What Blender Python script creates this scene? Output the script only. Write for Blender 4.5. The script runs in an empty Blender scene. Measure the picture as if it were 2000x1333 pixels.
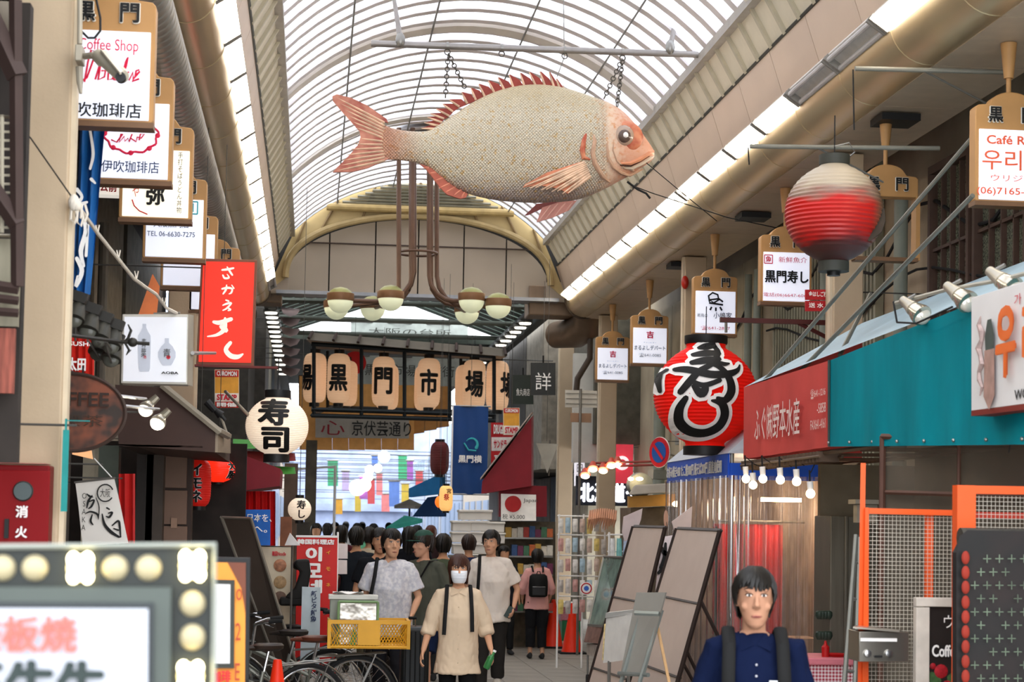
import bpy, bmesh, math, random
from mathutils import Vector, Matrix, noise
V = Vector; PI = math.pi
random.seed(7)
scene = bpy.context.scene
COL = scene.collection
# ---------------------------------------------------------------- camera
F = 3600.0; PPX, PPY = 1000.0, 833.0; EYE = 1.95
_a = V(((605-PPX)/F, -(1012-PPY)/F, -1)).normalized()
_z = V((.0233, 1, 0)); _z = (_z - _a*_a.dot(_z)).normalized()
_x = _a.cross(_z).normalized()
def c2w(v): return V((v.dot(_x), v.dot(_a), v.dot(_z)))
cam = bpy.data.cameras.new('camera'); co = bpy.data.objects.new('camera', cam); COL.objects.link(co)
m3 = Matrix((c2w(V((1,0,0))), c2w(V((0,1,0))), c2w(V((0,0,1))))).transposed()
co.matrix_world = Matrix.Translation((0,0,EYE)) @ m3.to_4x4()
cam.sensor_width = 36; cam.lens = 36*F/2000; cam.shift_y = (PPY-666.5)/2000
cam.clip_start = .1; cam.clip_end = 400
cam.dof.use_dof = True; cam.dof.focus_distance = 18.0; cam.dof.aperture_fstop = 4.2
scene.camera = co
def ray(px, py): return c2w(V(((px-PPX)/F, -(py-PPY)/F, -1)))
def S(px, py, Y):
    d = ray(px, py); return V((0,0,EYE)) + d*(Y/d.y)
def SX(px, py, X):
    d = ray(px, py); return V((0,0,EYE)) + d*(X/d.x)
# ---------------------------------------------------------------- sky, exposure
w = bpy.data.worlds.new('sky'); scene.world = w; w.use_nodes = True
nt = w.node_tree; bg = nt.nodes['Background']
tc = nt.nodes.new('ShaderNodeTexCoord'); nz = nt.nodes.new('ShaderNodeTexNoise'); nz.inputs['Scale'].default_value = 2.5
cr = nt.nodes.new('ShaderNodeValToRGB'); cr.color_ramp.elements[0].color = (.80,.87,.98,1); cr.color_ramp.elements[1].color = (1,1,1,1)
nt.links.new(tc.outputs['Generated'], nz.inputs['Vector']); nt.links.new(nz.outputs['Fac'], cr.inputs['Fac']); nt.links.new(cr.outputs['Color'], bg.inputs['Color'])
bg.inputs['Strength'].default_value = 3.6
scene.view_settings.view_transform = 'Standard'; scene.view_settings.look = 'None'
scene.view_settings.gamma = 1; scene.view_settings.exposure = 0.6; scene.view_settings.use_curve_mapping = False
# ---------------------------------------------------------------- materials
def lin(h):
    h = h.lstrip('#'); c = [int(h[i:i+2],16)/255 for i in (0,2,4)]
    return tuple(x/12.92 if x <= .04045 else ((x+.055)/1.055)**2.4 for x in c)
MC = {}
def mat(col, rough=.6, metal=0, var=.12, scale=6, bump=0, bscale=40, emit=0, ecol=None, alpha=1, trans=0, spec=.3, coat=0, stretch=None):
    key = (col, rough, metal, var, scale, bump, bscale, emit, ecol, alpha, trans, spec, coat, stretch)
    if key in MC: return MC[key]
    m = bpy.data.materials.new('m%d' % len(MC)); m.use_nodes = True; MC[key] = m
    n = m.node_tree; N = n.nodes; L = n.links; b = N['Principled BSDF']
    c = lin(col)
    b.inputs['Roughness'].default_value = rough; b.inputs['Metallic'].default_value = metal
    b.inputs['Specular IOR Level'].default_value = spec; b.inputs['Coat Weight'].default_value = coat
    t = N.new('ShaderNodeTexCoord'); mp = N.new('ShaderNodeMapping'); L.new(t.outputs['Object'], mp.inputs['Vector'])
    if stretch: mp.inputs['Scale'].default_value = stretch
    if var > 0:
        z = N.new('ShaderNodeTexNoise'); z.inputs['Scale'].default_value = scale; z.inputs['Detail'].default_value = 5
        L.new(mp.outputs[0], z.inputs['Vector'])
        r = N.new('ShaderNodeValToRGB'); r.color_ramp.elements[0].position = .3; r.color_ramp.elements[1].position = .7
        r.color_ramp.elements[0].color = (*[x*(1-var) for x in c],1); r.color_ramp.elements[1].color = (*[min(1,x*(1+var*.7)) for x in c],1)
        L.new(z.outputs['Fac'], r.inputs['Fac']); L.new(r.outputs['Color'], b.inputs['Base Color'])
    else: b.inputs['Base Color'].default_value = (*c,1)
    if bump > 0:
        z2 = N.new('ShaderNodeTexNoise'); z2.inputs['Scale'].default_value = bscale; L.new(mp.outputs[0], z2.inputs['Vector'])
        bp = N.new('ShaderNodeBump'); bp.inputs['Strength'].default_value = bump; bp.inputs['Distance'].default_value = .02
        L.new(z2.outputs['Fac'], bp.inputs['Height']); L.new(bp.outputs[0], b.inputs['Normal'])
    if emit:
        b.inputs['Emission Color'].default_value = (*lin(ecol or col),1); b.inputs['Emission Strength'].default_value = emit
    if alpha < 1: b.inputs['Alpha'].default_value = alpha
    if trans: b.inputs['Transmission Weight'].default_value = trans
    return m
def roof_pane_mat():
    m = bpy.data.materials.new('polycarbonate'); m.use_nodes = True; n = m.node_tree; n.nodes.clear(); N = n.nodes.new
    o = N('ShaderNodeOutputMaterial'); a = N('ShaderNodeBsdfTransparent'); t = N('ShaderNodeBsdfTranslucent'); d = N('ShaderNodeBsdfDiffuse')
    mx = N('ShaderNodeMixShader'); m2 = N('ShaderNodeMixShader')
    tc = N('ShaderNodeTexCoord'); nz = N('ShaderNodeTexNoise'); nz.inputs['Scale'].default_value = 1.3; r = N('ShaderNodeValToRGB')
    r.color_ramp.elements[0].color = (.50,.51,.56,1); r.color_ramp.elements[1].color = (.70,.70,.71,1); r.color_ramp.elements[0].position = .35; r.color_ramp.elements[1].position = .65
    n.links.new(tc.outputs['Object'], nz.inputs['Vector']); n.links.new(nz.outputs['Fac'], r.inputs['Fac']); n.links.new(r.outputs[0], a.inputs[0])
    t.inputs[0].default_value = (.75,.75,.78,1); d.inputs[0].default_value = (.7,.7,.72,1)
    m2.inputs[0].default_value = .35; n.links.new(t.outputs[0], m2.inputs[1]); n.links.new(d.outputs[0], m2.inputs[2])
    mx.inputs[0].default_value = .45; n.links.new(a.outputs[0], mx.inputs[1]); n.links.new(m2.outputs[0], mx.inputs[2]); n.links.new(mx.outputs[0], o.inputs[0])
    return m
def vinyl_mat():
    m = bpy.data.materials.new('clear_vinyl'); m.use_nodes = True; n = m.node_tree; n.nodes.clear(); N = n.nodes.new
    o = N('ShaderNodeOutputMaterial'); a = N('ShaderNodeBsdfTransparent'); g = N('ShaderNodeBsdfGlossy'); d = N('ShaderNodeBsdfDiffuse')
    a.inputs[0].default_value = (.93,.9,.88,1); g.inputs['Roughness'].default_value = .12; d.inputs[0].default_value = (.6,.52,.5,1)
    f = N('ShaderNodeLayerWeight'); f.inputs[0].default_value = .35
    m1 = N('ShaderNodeMixShader'); m2 = N('ShaderNodeMixShader'); m1.inputs[0].default_value = .22
    n.links.new(a.outputs[0], m1.inputs[1]); n.links.new(d.outputs[0], m1.inputs[2])
    n.links.new(f.outputs['Fresnel'], m2.inputs[0]); n.links.new(m1.outputs[0], m2.inputs[1]); n.links.new(g.outputs[0], m2.inputs[2]); n.links.new(m2.outputs[0], o.inputs[0])
    return m
def two_tone(c1, c2, scale, kind='noise', lo=.45, hi=.55, rough=.7, stretch=(1,1,1), c3=None, bump=0):
    m = bpy.data.materials.new('tt'); m.use_nodes = True; n = m.node_tree; N = n.nodes; L = n.links; b = N['Principled BSDF']; b.inputs['Roughness'].default_value = rough
    t = N.new('ShaderNodeTexCoord'); mp = N.new('ShaderNodeMapping'); mp.inputs['Scale'].default_value = stretch; L.new(t.outputs['Object'], mp.inputs['Vector'])
    if kind == 'noise': z = N.new('ShaderNodeTexNoise'); z.inputs['Scale'].default_value = scale; o = z.outputs['Fac']
    elif kind == 'checker':
        z = N.new('ShaderNodeTexChecker'); z.inputs['Scale'].default_value = scale; o = z.outputs['Fac']
    else: z = N.new('ShaderNodeTexVoronoi'); z.inputs['Scale'].default_value = scale; o = z.outputs['Distance']
    L.new(mp.outputs[0], z.inputs['Vector']); r = N.new('ShaderNodeValToRGB'); e = r.color_ramp.elements
    e[0].position = lo; e[1].position = hi; e[0].color = (*lin(c1),1); e[1].color = (*lin(c2),1)
    if c3: q = e.new((lo+hi)/2); q.color = (*lin(c3),1)
    L.new(o, r.inputs['Fac']); L.new(r.outputs[0], b.inputs['Base Color'])
    if bump:
        bp = N.new('ShaderNodeBump'); bp.inputs['Strength'].default_value = bump; bp.inputs['Distance'].default_value = .01; L.new(o, bp.inputs['Height']); L.new(bp.outputs[0], b.inputs['Normal'])
    return m
# ---------------------------------------------------------------- mesh builder
class MB:
    def __init__(s): s.v = []; s.f = []
    def add(s, vs, fs):
        o = len(s.v); s.v += [V(p) for p in vs]; s.f += [tuple(i+o for i in f) for f in fs]; return s
    def box(s, c, d, rot=None, taper=1):
        x,y,z = d[0]/2,d[1]/2,d[2]/2; c = V(c)
        p = [V((a*x*(taper if k>0 else 1), b*y*(taper if k>0 else 1), k*z)) for k in (-1,1) for b in (-1,1) for a in (-1,1)]
        if rot is not None: p = [rot @ q for q in p]
        return s.add([c+q for q in p], [(0,2,3,1),(4,5,7,6),(0,1,5,4),(2,6,7,3),(0,4,6,2),(1,3,7,5)])
    def bb(s, a, b):
        a = V(a); b = V(b); return s.box((a+b)/2, [abs(q) for q in (b-a)])
    def hexa(s, p):   # 4 bottom/front + 4 top/back corners
        return s.add(p, [(3,2,1,0),(4,5,6,7),(0,1,5,4),(1,2,6,5),(2,3,7,6),(3,0,4,7)])
    def slab(s, q, t):   # quad (4 world points) with thickness vector
        t = V(t); q = [V(p) for p in q]; return s.hexa(q + [p+t for p in q])
    def tube(s, pts, r, n=8, cap=True, flat=1.0):
        pts = [V(p) for p in pts]; k = len(pts); rs = r if isinstance(r,(list,tuple)) else [r]*k
        vs = []; up = None
        for i,p in enumerate(pts):
            d = (pts[min(i+1,k-1)] - pts[max(i-1,0)])
            d = d.normalized() if d.length > 1e-9 else V((0,0,1))
            if up is None: up = V((0,0,1)) if abs(d.z) < .9 else V((1,0,0))
            sd = d.cross(up)
            if sd.length < 1e-4: sd = d.orthogonal()
            sd.normalize(); u2 = sd.cross(d).normalized(); up = u2
            for j in range(n):
                a = 2*PI*j/n; vs.append(p + sd*math.cos(a)*rs[i] + u2*math.sin(a)*rs[i]*flat)
        fs = [(i*n+j, i*n+(j+1)%n, (i+1)*n+(j+1)%n, (i+1)*n+j) for i in range(k-1) for j in range(n)]
        if cap: fs += [tuple(reversed(range(n))), tuple(range((k-1)*n, k*n))]
        return s.add(vs, fs)
    def cyl(s, a, b, r, r2=None, n=16): return s.tube([a,b], [r, r if r2 is None else r2], n)
    def lathe(s, c, prof, n=24, axis='z', cap=True):
        c = V(c); vs = []
        for (r,h) in prof:
            for j in range(n):
                a = 2*PI*j/n; x, y = r*math.cos(a), r*math.sin(a)
                vs.append(c + (V((x,y,h)) if axis=='z' else V((x,h,y)) if axis=='y' else V((h,x,y))))
        k = len(prof); fs = [(i*n+j, i*n+(j+1)%n, (i+1)*n+(j+1)%n, (i+1)*n+j) for i in range(k-1) for j in range(n)]
        if cap: fs += [tuple(reversed(range(n))), tuple(range((k-1)*n, k*n))]
        return s.add(vs, fs)
    def ball(s, c, r, n=16, m=10, rot=None):
        if not isinstance(r,(list,tuple)): r = (r,r,r)
        c = V(c); vs = [];
        for i in range(m+1):
            t = PI*i/m; st = max(math.sin(t), .001)
            for j in range(n):
                a = 2*PI*j/n; q = V((r[0]*st*math.cos(a), r[1]*st*math.sin(a), -r[2]*math.cos(t)))
                vs.append(c + (rot @ q if rot else q))
        fs = [(i*n+j, i*n+(j+1)%n, (i+1)*n+(j+1)%n, (i+1)*n+j) for i in range(m) for j in range(n)]
        return s.add(vs, fs + [tuple(reversed(range(n))), tuple(range(m*n,(m+1)*n))])
    def rings(s, R):  # list of equal-length point rings
        n = len(R[0]); vs = [p for r in R for p in r]; k = len(R)
        fs = [(i*n+j, i*n+(j+1)%n, (i+1)*n+(j+1)%n, (i+1)*n+j) for i in range(k-1) for j in range(n)]
        return s.add(vs, fs + [tuple(reversed(range(n))), tuple(range((k-1)*n, k*n))])
    def loftz(s, R, n=20):   # (z, cx, cy, rx, ry)
        return s.rings([[V((cx+rx*math.cos(2*PI*j/n), cy+ry*math.sin(2*PI*j/n), z)) for j in range(n)] for (z,cx,cy,rx,ry) in R])
    def poly(s, pts, t):   # planar outline extruded by vector t
        pts = [V(p) for p in pts]; t = V(t); n = len(pts)
        return s.add(pts + [p+t for p in pts], [tuple(reversed(range(n))), tuple(range(n,2*n))] + [(i,(i+1)%n,n+(i+1)%n,n+i) for i in range(n)])
    def grid(s, fn, nu, nv):
        vs = [fn(i/nu, j/nv) for j in range(nv+1) for i in range(nu+1)]
        return s.add(vs, [(j*(nu+1)+i, j*(nu+1)+i+1, (j+1)*(nu+1)+i+1, (j+1)*(nu+1)+i) for j in range(nv) for i in range(nu)])
    def mesh(s, name, off=None, smooth=35):
        me = bpy.data.meshes.new(name); o = V(off) if off else V((0,0,0))
        me.from_pydata([tuple(p-o) for p in s.v], [], s.f)
        bm = bmesh.new(); bm.from_mesh(me); bmesh.ops.recalc_face_normals(bm, faces=bm.faces); bm.to_mesh(me); bm.free()
        if smooth:
            me.polygons.foreach_set('use_smooth', [True]*len(me.polygons)); me.set_sharp_from_angle(angle=math.radians(smooth))
        return me
def tagp(o, label=None, cat=None, group=None, kind=None):
    if label: o['label'] = label
    if cat: o['category'] = cat
    if group: o['group'] = group
    if kind: o['kind'] = kind
    return o
def thing(name, label, cat, loc=(0,0,0), rz=0, group=None, kind=None):
    o = bpy.data.objects.new(name, None); COL.objects.link(o); o.empty_display_size = .1
    o.location = loc; o.rotation_euler = (0,0,rz); return tagp(o, label, cat, group, kind)
def root_of(o):
    while o.parent: o = o.parent
    return o
def part(root, name, mb, m, smooth=35, label=None, kind=None, local=False, bev=0):
    """mesh in world coordinates (or the root's own when local) as a child of root"""
    me = mb if isinstance(mb, bpy.types.Mesh) else mb.mesh(name, None if local else root_of(root).location, smooth)
    o = bpy.data.objects.new(name, me); COL.objects.link(o); o.parent = root
    if m: me.materials.clear(); me.materials.append(m)
    if bev:
        b = o.modifiers.new('bevel','BEVEL'); b.width = bev; b.segments = 2; b.limit_method = 'ANGLE'
    return tagp(o, label, kind=kind)
def single(name, label, cat, mb, m, group=None, kind=None, smooth=35, bev=0):
    """a thing that is one mesh; origin at its lowest centre"""
    xs = [p.x for p in mb.v]; ys = [p.y for p in mb.v]; zs = [p.z for p in mb.v]
    L = V(((min(xs)+max(xs))/2, (min(ys)+max(ys))/2, min(zs)))
    me = mb.mesh(name, L, smooth); o = bpy.data.objects.new(name, me); COL.objects.link(o); o.location = L
    me.materials.append(m)
    if bev:
        b = o.modifiers.new('bevel','BEVEL'); b.width = bev; b.segments = 2; b.limit_method = 'ANGLE'
    return tagp(o, label, cat, group, kind)
def copyobj(o, parent=None):
    c = o.copy(); COL.objects.link(c); c.parent = parent
    for ch in list(o.children): copyobj(ch, c)
    return c
# ---------------------------------------------------------------- lettering
def textmesh(s, bold=0, ext=.0, spacing=1, line=1):
    cu = bpy.data.curves.new('t','FONT'); cu.body = s; cu.size = 1; cu.offset = bold; cu.extrude = 0; cu.align_x = 'CENTER'
    cu.space_character = spacing; cu.space_line = line; cu.resolution_u = 3
    o = bpy.data.objects.new('t', cu); COL.objects.link(o)
    me = bpy.data.meshes.new_from_object(o.evaluated_get(bpy.context.evaluated_depsgraph_get()))
    bpy.data.objects.remove(o); bpy.data.curves.remove(cu)
    return me
_tc = {}
def text2d(s, bold=0, spacing=1, line=1):
    k = (s, bold, spacing, line)
    if k not in _tc:
        sh_ = bold >= .03   # heavy weights: shifted copies of the regular glyph
        me = textmesh(s, 0 if sh_ else bold, 0, spacing, line); vs = [(v.co.x, v.co.y) for v in me.vertices]; fs = [tuple(p.vertices) for p in me.polygons]
        if sh_:
            n0 = len(vs); v0, f0 = vs, fs; vs = []; fs = []
            for q_, (ax, ay) in enumerate(((0,0),(1,0),(-1,0),(0,1),(0,-1),(.7,.7),(-.7,.7),(.7,-.7),(-.7,-.7))):
                vs += [(x+ax*bold, y+ay*bold*.8) for x,y in v0]; fs += [tuple(i+q_*n0 for i in f) for f in f0]
        bpy.data.meshes.remove(me)
        if not vs: vs = [(0,0),(1,0),(0,1)]; fs = [(0,1,2)]
        x0 = min(v[0] for v in vs); x1 = max(v[0] for v in vs); y0 = min(v[1] for v in vs); y1 = max(v[1] for v in vs)
        _tc[k] = ([((x-x0)/(x1-x0)-.5, (y-y0)/(y1-y0)-.5) for x,y in vs], fs)
    return _tc[k]
RX, RU, RN = V((1,0,0)), V((0,0,1)), V((0,-1,0))
def text(root, s, c, w, h, m, r=RX, u=RU, bold=0, off=.004, name='lettering', label=None, vert=False, line=1, local=False, thick=.003):
    if vert: s = '\n'.join(s)
    vs, fs = text2d(s, bold, 1, line); r = V(r).normalized(); u = V(u).normalized(); n = r.cross(u).normalized(); c = V(c) + n*off
    n0 = max(1, len(vs)//9) if bold >= .03 else len(vs)+1   # layered copies sit a hair apart
    mb = MB(); mb.v = [c + r*(x*w) + u*(y*h) + n*(thick+.0008*(i//n0)) for i,(x,y) in enumerate(vs)]; mb.f = list(fs)
    return part(root, name, mb, m, smooth=0, label=label, local=local)
def brush(strokes, res=5):
    """variable width strokes -> list of (verts2d, faces). stroke = [(x,y,w),...]"""
    vs = []; fs = []
    for st in strokes:
        P = []
        n = len(st)
        for i in range(n-1):
            p0 = st[max(i-1,0)]; p1 = st[i]; p2 = st[i+1]; p3 = st[min(i+2,n-1)]
            for k in range(res):
                t = k/res; P.append(tuple(.5*((2*p1[a])+(-p0[a]+p2[a])*t+(2*p0[a]-5*p1[a]+4*p2[a]-p3[a])*t*t+(-p0[a]+3*p1[a]-3*p2[a]+p3[a])*t**3) for a in range(3)))
        P.append(st[-1]); o = len(vs)
        d0 = V((P[1][0]-P[0][0], P[1][1]-P[0][1])).normalized(); d1 = V((P[-1][0]-P[-2][0], P[-1][1]-P[-2][1])).normalized()
        P = [(P[0][0]-d0.x*P[0][2]*.4, P[0][1]-d0.y*P[0][2]*.4, P[0][2]*.5)] + P + [(P[-1][0]+d1.x*P[-1][2]*.4, P[-1][1]+d1.y*P[-1][2]*.4, P[-1][2]*.5)]
        for i,(x,y,wd) in enumerate(P):
            a = P[max(i-1,0)]; b = P[min(i+1,len(P)-1)]; d = V((b[0]-a[0], b[1]-a[1]))
            d = d.normalized() if d.length > 1e-6 else V((1,0)); nn = V((-d.y, d.x))
            vs += [(x+nn.x*wd/2, y+nn.y*wd/2), (x, y), (x-nn.x*wd/2, y-nn.y*wd/2)]
        for i in range(len(P)-1):
            a = o+i*3; fs += [(a,a+1,a+4,a+3),(a+1,a+2,a+5,a+4)]
    return vs, fs
def fatten(strokes, g): return [[(x,y,w_+g) for x,y,w_ in s] for s in strokes]
def brush_px(root, strokes, Y, m, off=0, name='lettering', k=1, ox=0, oy=0, label=None):
    """strokes given at photo scale on a plane facing the street end"""
    vs, fs = brush([[(ox+x*k, oy+y*k, w_*k) for x,y,w_ in s] for s in strokes])
    mb = MB(); mb.v = [S(x,y,Y-off) for x,y in vs]; mb.f = fs
    return part(root, name, mb, m, smooth=0, label=label)
def refine2d(vs, fs, step):
    bm = bmesh.new(); bv = [bm.verts.new((x,y,0)) for x,y in vs]
    for f in fs:
        try: bm.faces.new([bv[i] for i in f])
        except ValueError: pass
    for ax in (0,1):
        lo = min(v.co[ax] for v in bm.verts); hi = max(v.co[ax] for v in bm.verts); t = lo+step
        while t < hi:
            no = (1,0,0) if ax == 0 else (0,1,0); co_ = (t,0,0) if ax == 0 else (0,t,0)
            bmesh.ops.bisect_plane(bm, geom=bm.verts[:]+bm.edges[:]+bm.faces[:], plane_co=co_, plane_no=no); t += step
    bm.verts.index_update(); r = ([(v.co.x, v.co.y) for v in bm.verts], [tuple(v.index for v in f.verts) for f in bm.faces]); bm.free(); return r
# ---------------------------------------------------------------- shared materials
M = dict(
 beige=mat('b7a48b',.55,var=.06,scale=3), beige2=mat('a89478',.6,var=.1), black=mat('151515',.5), dkbrown=mat('3a2a22',.6), brown=mat('5d4030',.6),
 white=mat('e8e6e2',.5,var=.03), steel=mat('8b8984',.35,.8), chrome=mat('c8c8c8',.2,.95,var=.03), grey=mat('77756f',.6), dkgrey=mat('34352f',.6),
 wood=mat('9a6b3e',.55,var=.2,scale=4,stretch=(1,1,8)), gold=mat('ad8250',.5,var=.08), red=mat('b01515',.5), dkred=mat('7e1220',.6), orange=mat('e8521c',.45,var=.05),
 ink=mat('111111',.6,var=0), inkred=mat('c81830',.6,var=0), inknavy=mat('1c2c50',.6,var=0), inkwhite=mat('f2f0ec',.6,var=0), inkor=mat('e0603a',.6,var=0),
 lit=mat('e9edf5',.5,var=.02,emit=.32,ecol='e6eaff'), litw=mat('efe7d2',.5,var=.02,emit=.55), bulb=mat('fff1d6',.4,var=0,emit=14,ecol='ffe2b0'), tube=mat('fff8ec',.4,var=0,emit=11.0,ecol='fff4e4'),
 teal=mat('038592',.8,var=.2,scale=3,stretch=(1,1,.3),spec=.08), vinyl=vinyl_mat(), rubber=mat('1b1b1b',.8), tan=mat('c9a172',.6), glassd=mat('22282a',.1,var=.05),
)
# ================================================================ structure
CX = 1.785
def inst(root, name, me, m, loc, rot=None, kind=None, label=None):
    o = bpy.data.objects.new(name, me); COL.objects.link(o); o.parent = root; o.location = V(loc) - V(root.location)
    if rot: o.rotation_euler = rot
    if m and not me.materials: me.materials.append(m)
    return tagp(o, label, kind=kind)
SHARE = {}
def panel_mesh(key, a, b, bev=.006):
    if key not in SHARE: SHARE[key] = MB().bb(a, b).mesh(key, None, 0)
    return SHARE[key]
floor = thing('floor', None, None, kind='structure'); 
part(floor, 'subfloor', MB().bb((-8,-4,-.25),(14,150,-.02)), mat('77726a',.8,var=.2,scale=2))
slabm = mat('8a857d',.7,var=.16,scale=1.7,bump=.15,bscale=60); slab_me = MB().bb((-.297,-.297,-.03),(.297,.297,0)).mesh('paving_slab')
slab_me.materials.append(slabm); n_ = 0
for j in range(29):
    for i in range(9):
        inst(floor, 'paving_slab', slab_me, None, (.3+i*.6, 17+j*.6, random.uniform(-.002,.002)))
part(floor, 'paving_field', MB().bb((-3,-3,-.03),(8,16.69,-.001)).bb((-3,34.1,-.03),(8,75,-.001)).bb((-3,16.7,-.03),(-.01,34.09,-.001)).bb((5.41,16.7,-.03),(8,34.09,-.001)), slabm)
# --- vaulted roof
ceiling = thing('ceiling', None, None, kind='structure')
HW, ZG, RISE = 2.2, 6.85, .95
RAD = (HW*HW+RISE*RISE)/(2*RISE); A0 = math.asin(HW/RAD)
def arc(t, dr=0):   # t -1..1
    a = A0*t; return V((CX+(RAD+dr)*math.sin(a), 0, ZG+RISE-RAD+(RAD+dr)*math.cos(a)))
def arcslab(t0, t1, y0, y1, r0, r1, n):
    mb = MB()
    for k in range(n):
        a = t0+(t1-t0)*k/n; b = t0+(t1-t0)*(k+1)/n; P = []
        for yy in (y0,y1): P += [arc(a,r0)+V((0,yy,0)), arc(b,r0)+V((0,yy,0)), arc(b,r1)+V((0,yy,0)), arc(a,r1)+V((0,yy,0))]
        mb.hexa(P)
    return mb
PIT = .46; pane_m = roof_pane_mat()
pane_me = MB().grid(lambda u,v: arc(-1+2*u)+V((0,v*(PIT-.04),0)), 20, 1).mesh('roof_pane', None, 60); pane_me.materials.append(pane_m)
rib_me = arcslab(-1,1,0,.14,-.02,.03,20).mesh('roof_rib', None, 40); rib_me.materials.append(mat('d4cecd',.5,var=.04))
ring_me = arcslab(-1,1,0,.26,-.05,.04,24).mesh('ring_beam', None, 40); ring_me.materials.append(mat('d6cfc6',.5,var=.05))
NP = int(25.8/PIT)
for i in range(NP):
    y = 6+i*PIT
    inst(ceiling, 'roof_pane', pane_me, None, (0,y+.02,0)); inst(ceiling, 'roof_rib', rib_me, None, (0,y-.055,0))
for y in (11.5, 16.4, 21.3, 26.2): inst(ceiling, 'ring_beam', ring_me, None, (0,y,0))
for t in (-.62,-.2,.25,.66):
    part(ceiling, 'purlin', MB().tube([arc(t,-.05)+V((0,6,0)), arc(t,-.05)+V((0,31.7,0))], .012, 6), M['grey'])
for s in (-1,1): part(ceiling, 'gutter_beam', MB().bb((CX+s*2.2-.05,6,6.78),(CX+s*2.2+.05,31.75,6.88)), mat('9c968c',.5))
# --- sloped bands and fascias either side of the vault (trim_1 left, trim_2 right)
for s, nm in ((-1,'trim_1'),(1,'trim_2')):
    tr = thing(nm, None, None, kind='structure'); q = lambda dx,z,y: V((CX+s*dx, y, z))
    lm = mat('cac1aa',.5,var=.05); key = nm+'band'
    bm_ = MB().slab([q(2.2,6.84,.03), q(2.42,6.45,.03), q(2.42,6.45,.47), q(2.2,6.84,.47)], (s*.03,0,.02)).mesh('louver_panel', None, 0); bm_.materials.append(lm)
    rm_ = MB().slab([q(2.17,6.83,-.03), q(2.40,6.42,-.03), q(2.40,6.42,.03), q(2.17,6.83,.03)], (s*.03,0,.02)).mesh('band_rib', None, 0); rm_.materials.append(mat('aea58e',.5))
    for i in range(51):
        inst(tr, 'louver_panel', bm_, None, (0,6.2+i*.5,0)); inst(tr, 'band_rib', rm_, None, (0,6.2+i*.5,0))
    fm = MB().slab([q(2.42,6.44,.008), q(2.62,5.83,.008), q(2.62,5.83,1.252), q(2.42,6.44,1.252)], (s*.03,0,.01)).mesh('fascia_panel', None, 0); fm.materials.append(mat('c4ae98',.42,var=.05,scale=1.5))
    for i in range(21): inst(tr, 'fascia_panel', fm, None, (0,5.5+i*1.26,0))
    part(tr, 'edge_rail', MB().tube([q(2.42,6.44,6), q(2.42,6.44,31.8)], .018, 6), M['dkgrey'])
    part(tr, 'backing_board', MB().slab([q(2.5,6.9,5.5), q(2.72,5.8,5.5), q(2.72,5.8,31.8), q(2.5,6.9,31.8)], (s*.03,0,0)), M['dkgrey'])
# --- soffits beside the ducts, dark covers added above to keep sky light out
sof = thing('trim_3', None, None, kind='structure'); sm = mat('c0ae96',.45,var=.08)
sp = MB().bb((4.7,.006,5.515),(5.45,1.394,5.54)).mesh('soffit_panel',None,0); sp.materials.append(sm)
sp2 = MB().bb((-1.88,.006,5.57),(-1.05,1.394,5.60)).mesh('soffit_panel',None,0); sp2.materials.append(sm)
for i in range(19):
    inst(sof, 'soffit_panel', sp, None, (0,5.2+i*1.4,0)); inst(sof, 'soffit_panel', sp2, None, (0,5.2+i*1.4,0))
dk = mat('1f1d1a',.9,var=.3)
part(sof, 'sky_blocker', MB().bb((4.35,4,6.6),(6.4,32,6.65)).bb((-3.2,4,6.6),(-.8,32,6.65)), dk)
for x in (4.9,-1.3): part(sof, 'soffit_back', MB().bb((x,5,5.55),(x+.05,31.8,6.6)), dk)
# --- side walls
wall_right = thing('wall_right', None, None, (6.0,0,0), kind='structure')
wc = mat('a89a82',.75,var=.22,scale=1.2,bump=.2,bscale=12)
part(wall_right, 'masonry', MB().bb((6.0,4,-.02),(6.3,34,6.6)), wc)
corr = MB()
for i in range(34): corr.bb((5.90,18.9+i*.13,2.6),(5.99,18.9+i*.13+.07,6.2))
part(wall_right, 'corrugated_cladding', corr, mat('8f8d78',.6,var=.25,scale=2), kind='stuff')
for i in range(9):
    y0 = 24.2+i*.85; part(wall_right, 'render_panel', MB().bb((5.93,y0,2.2),(5.995,y0+.83,5.6)), mat('b3a78c',.8,var=.25,scale=1.1,bump=.2,bscale=9))
part(wall_right, 'cable_run', MB().tube([(5.9,y,4.9+.25*math.sin(y*1.9)) for y in [9+i*.5 for i in range(34)]], .018, 6).tube([(5.88,y,4.3+.2*math.sin(y*1.1+1)) for y in [9+i*.5 for i in range(30)]], .014, 6), M['rubber'])
for y,r in ((17.6,.07),(20.3,.06),(23.5,.05),(24.0,.05),(30.2,.1)):
    part(wall_right, 'drain_pipe', MB().tube([(5.75,y,0),(5.75,y,5.3)], r, 12), mat('8a9084',.5,var=.1))
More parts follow.
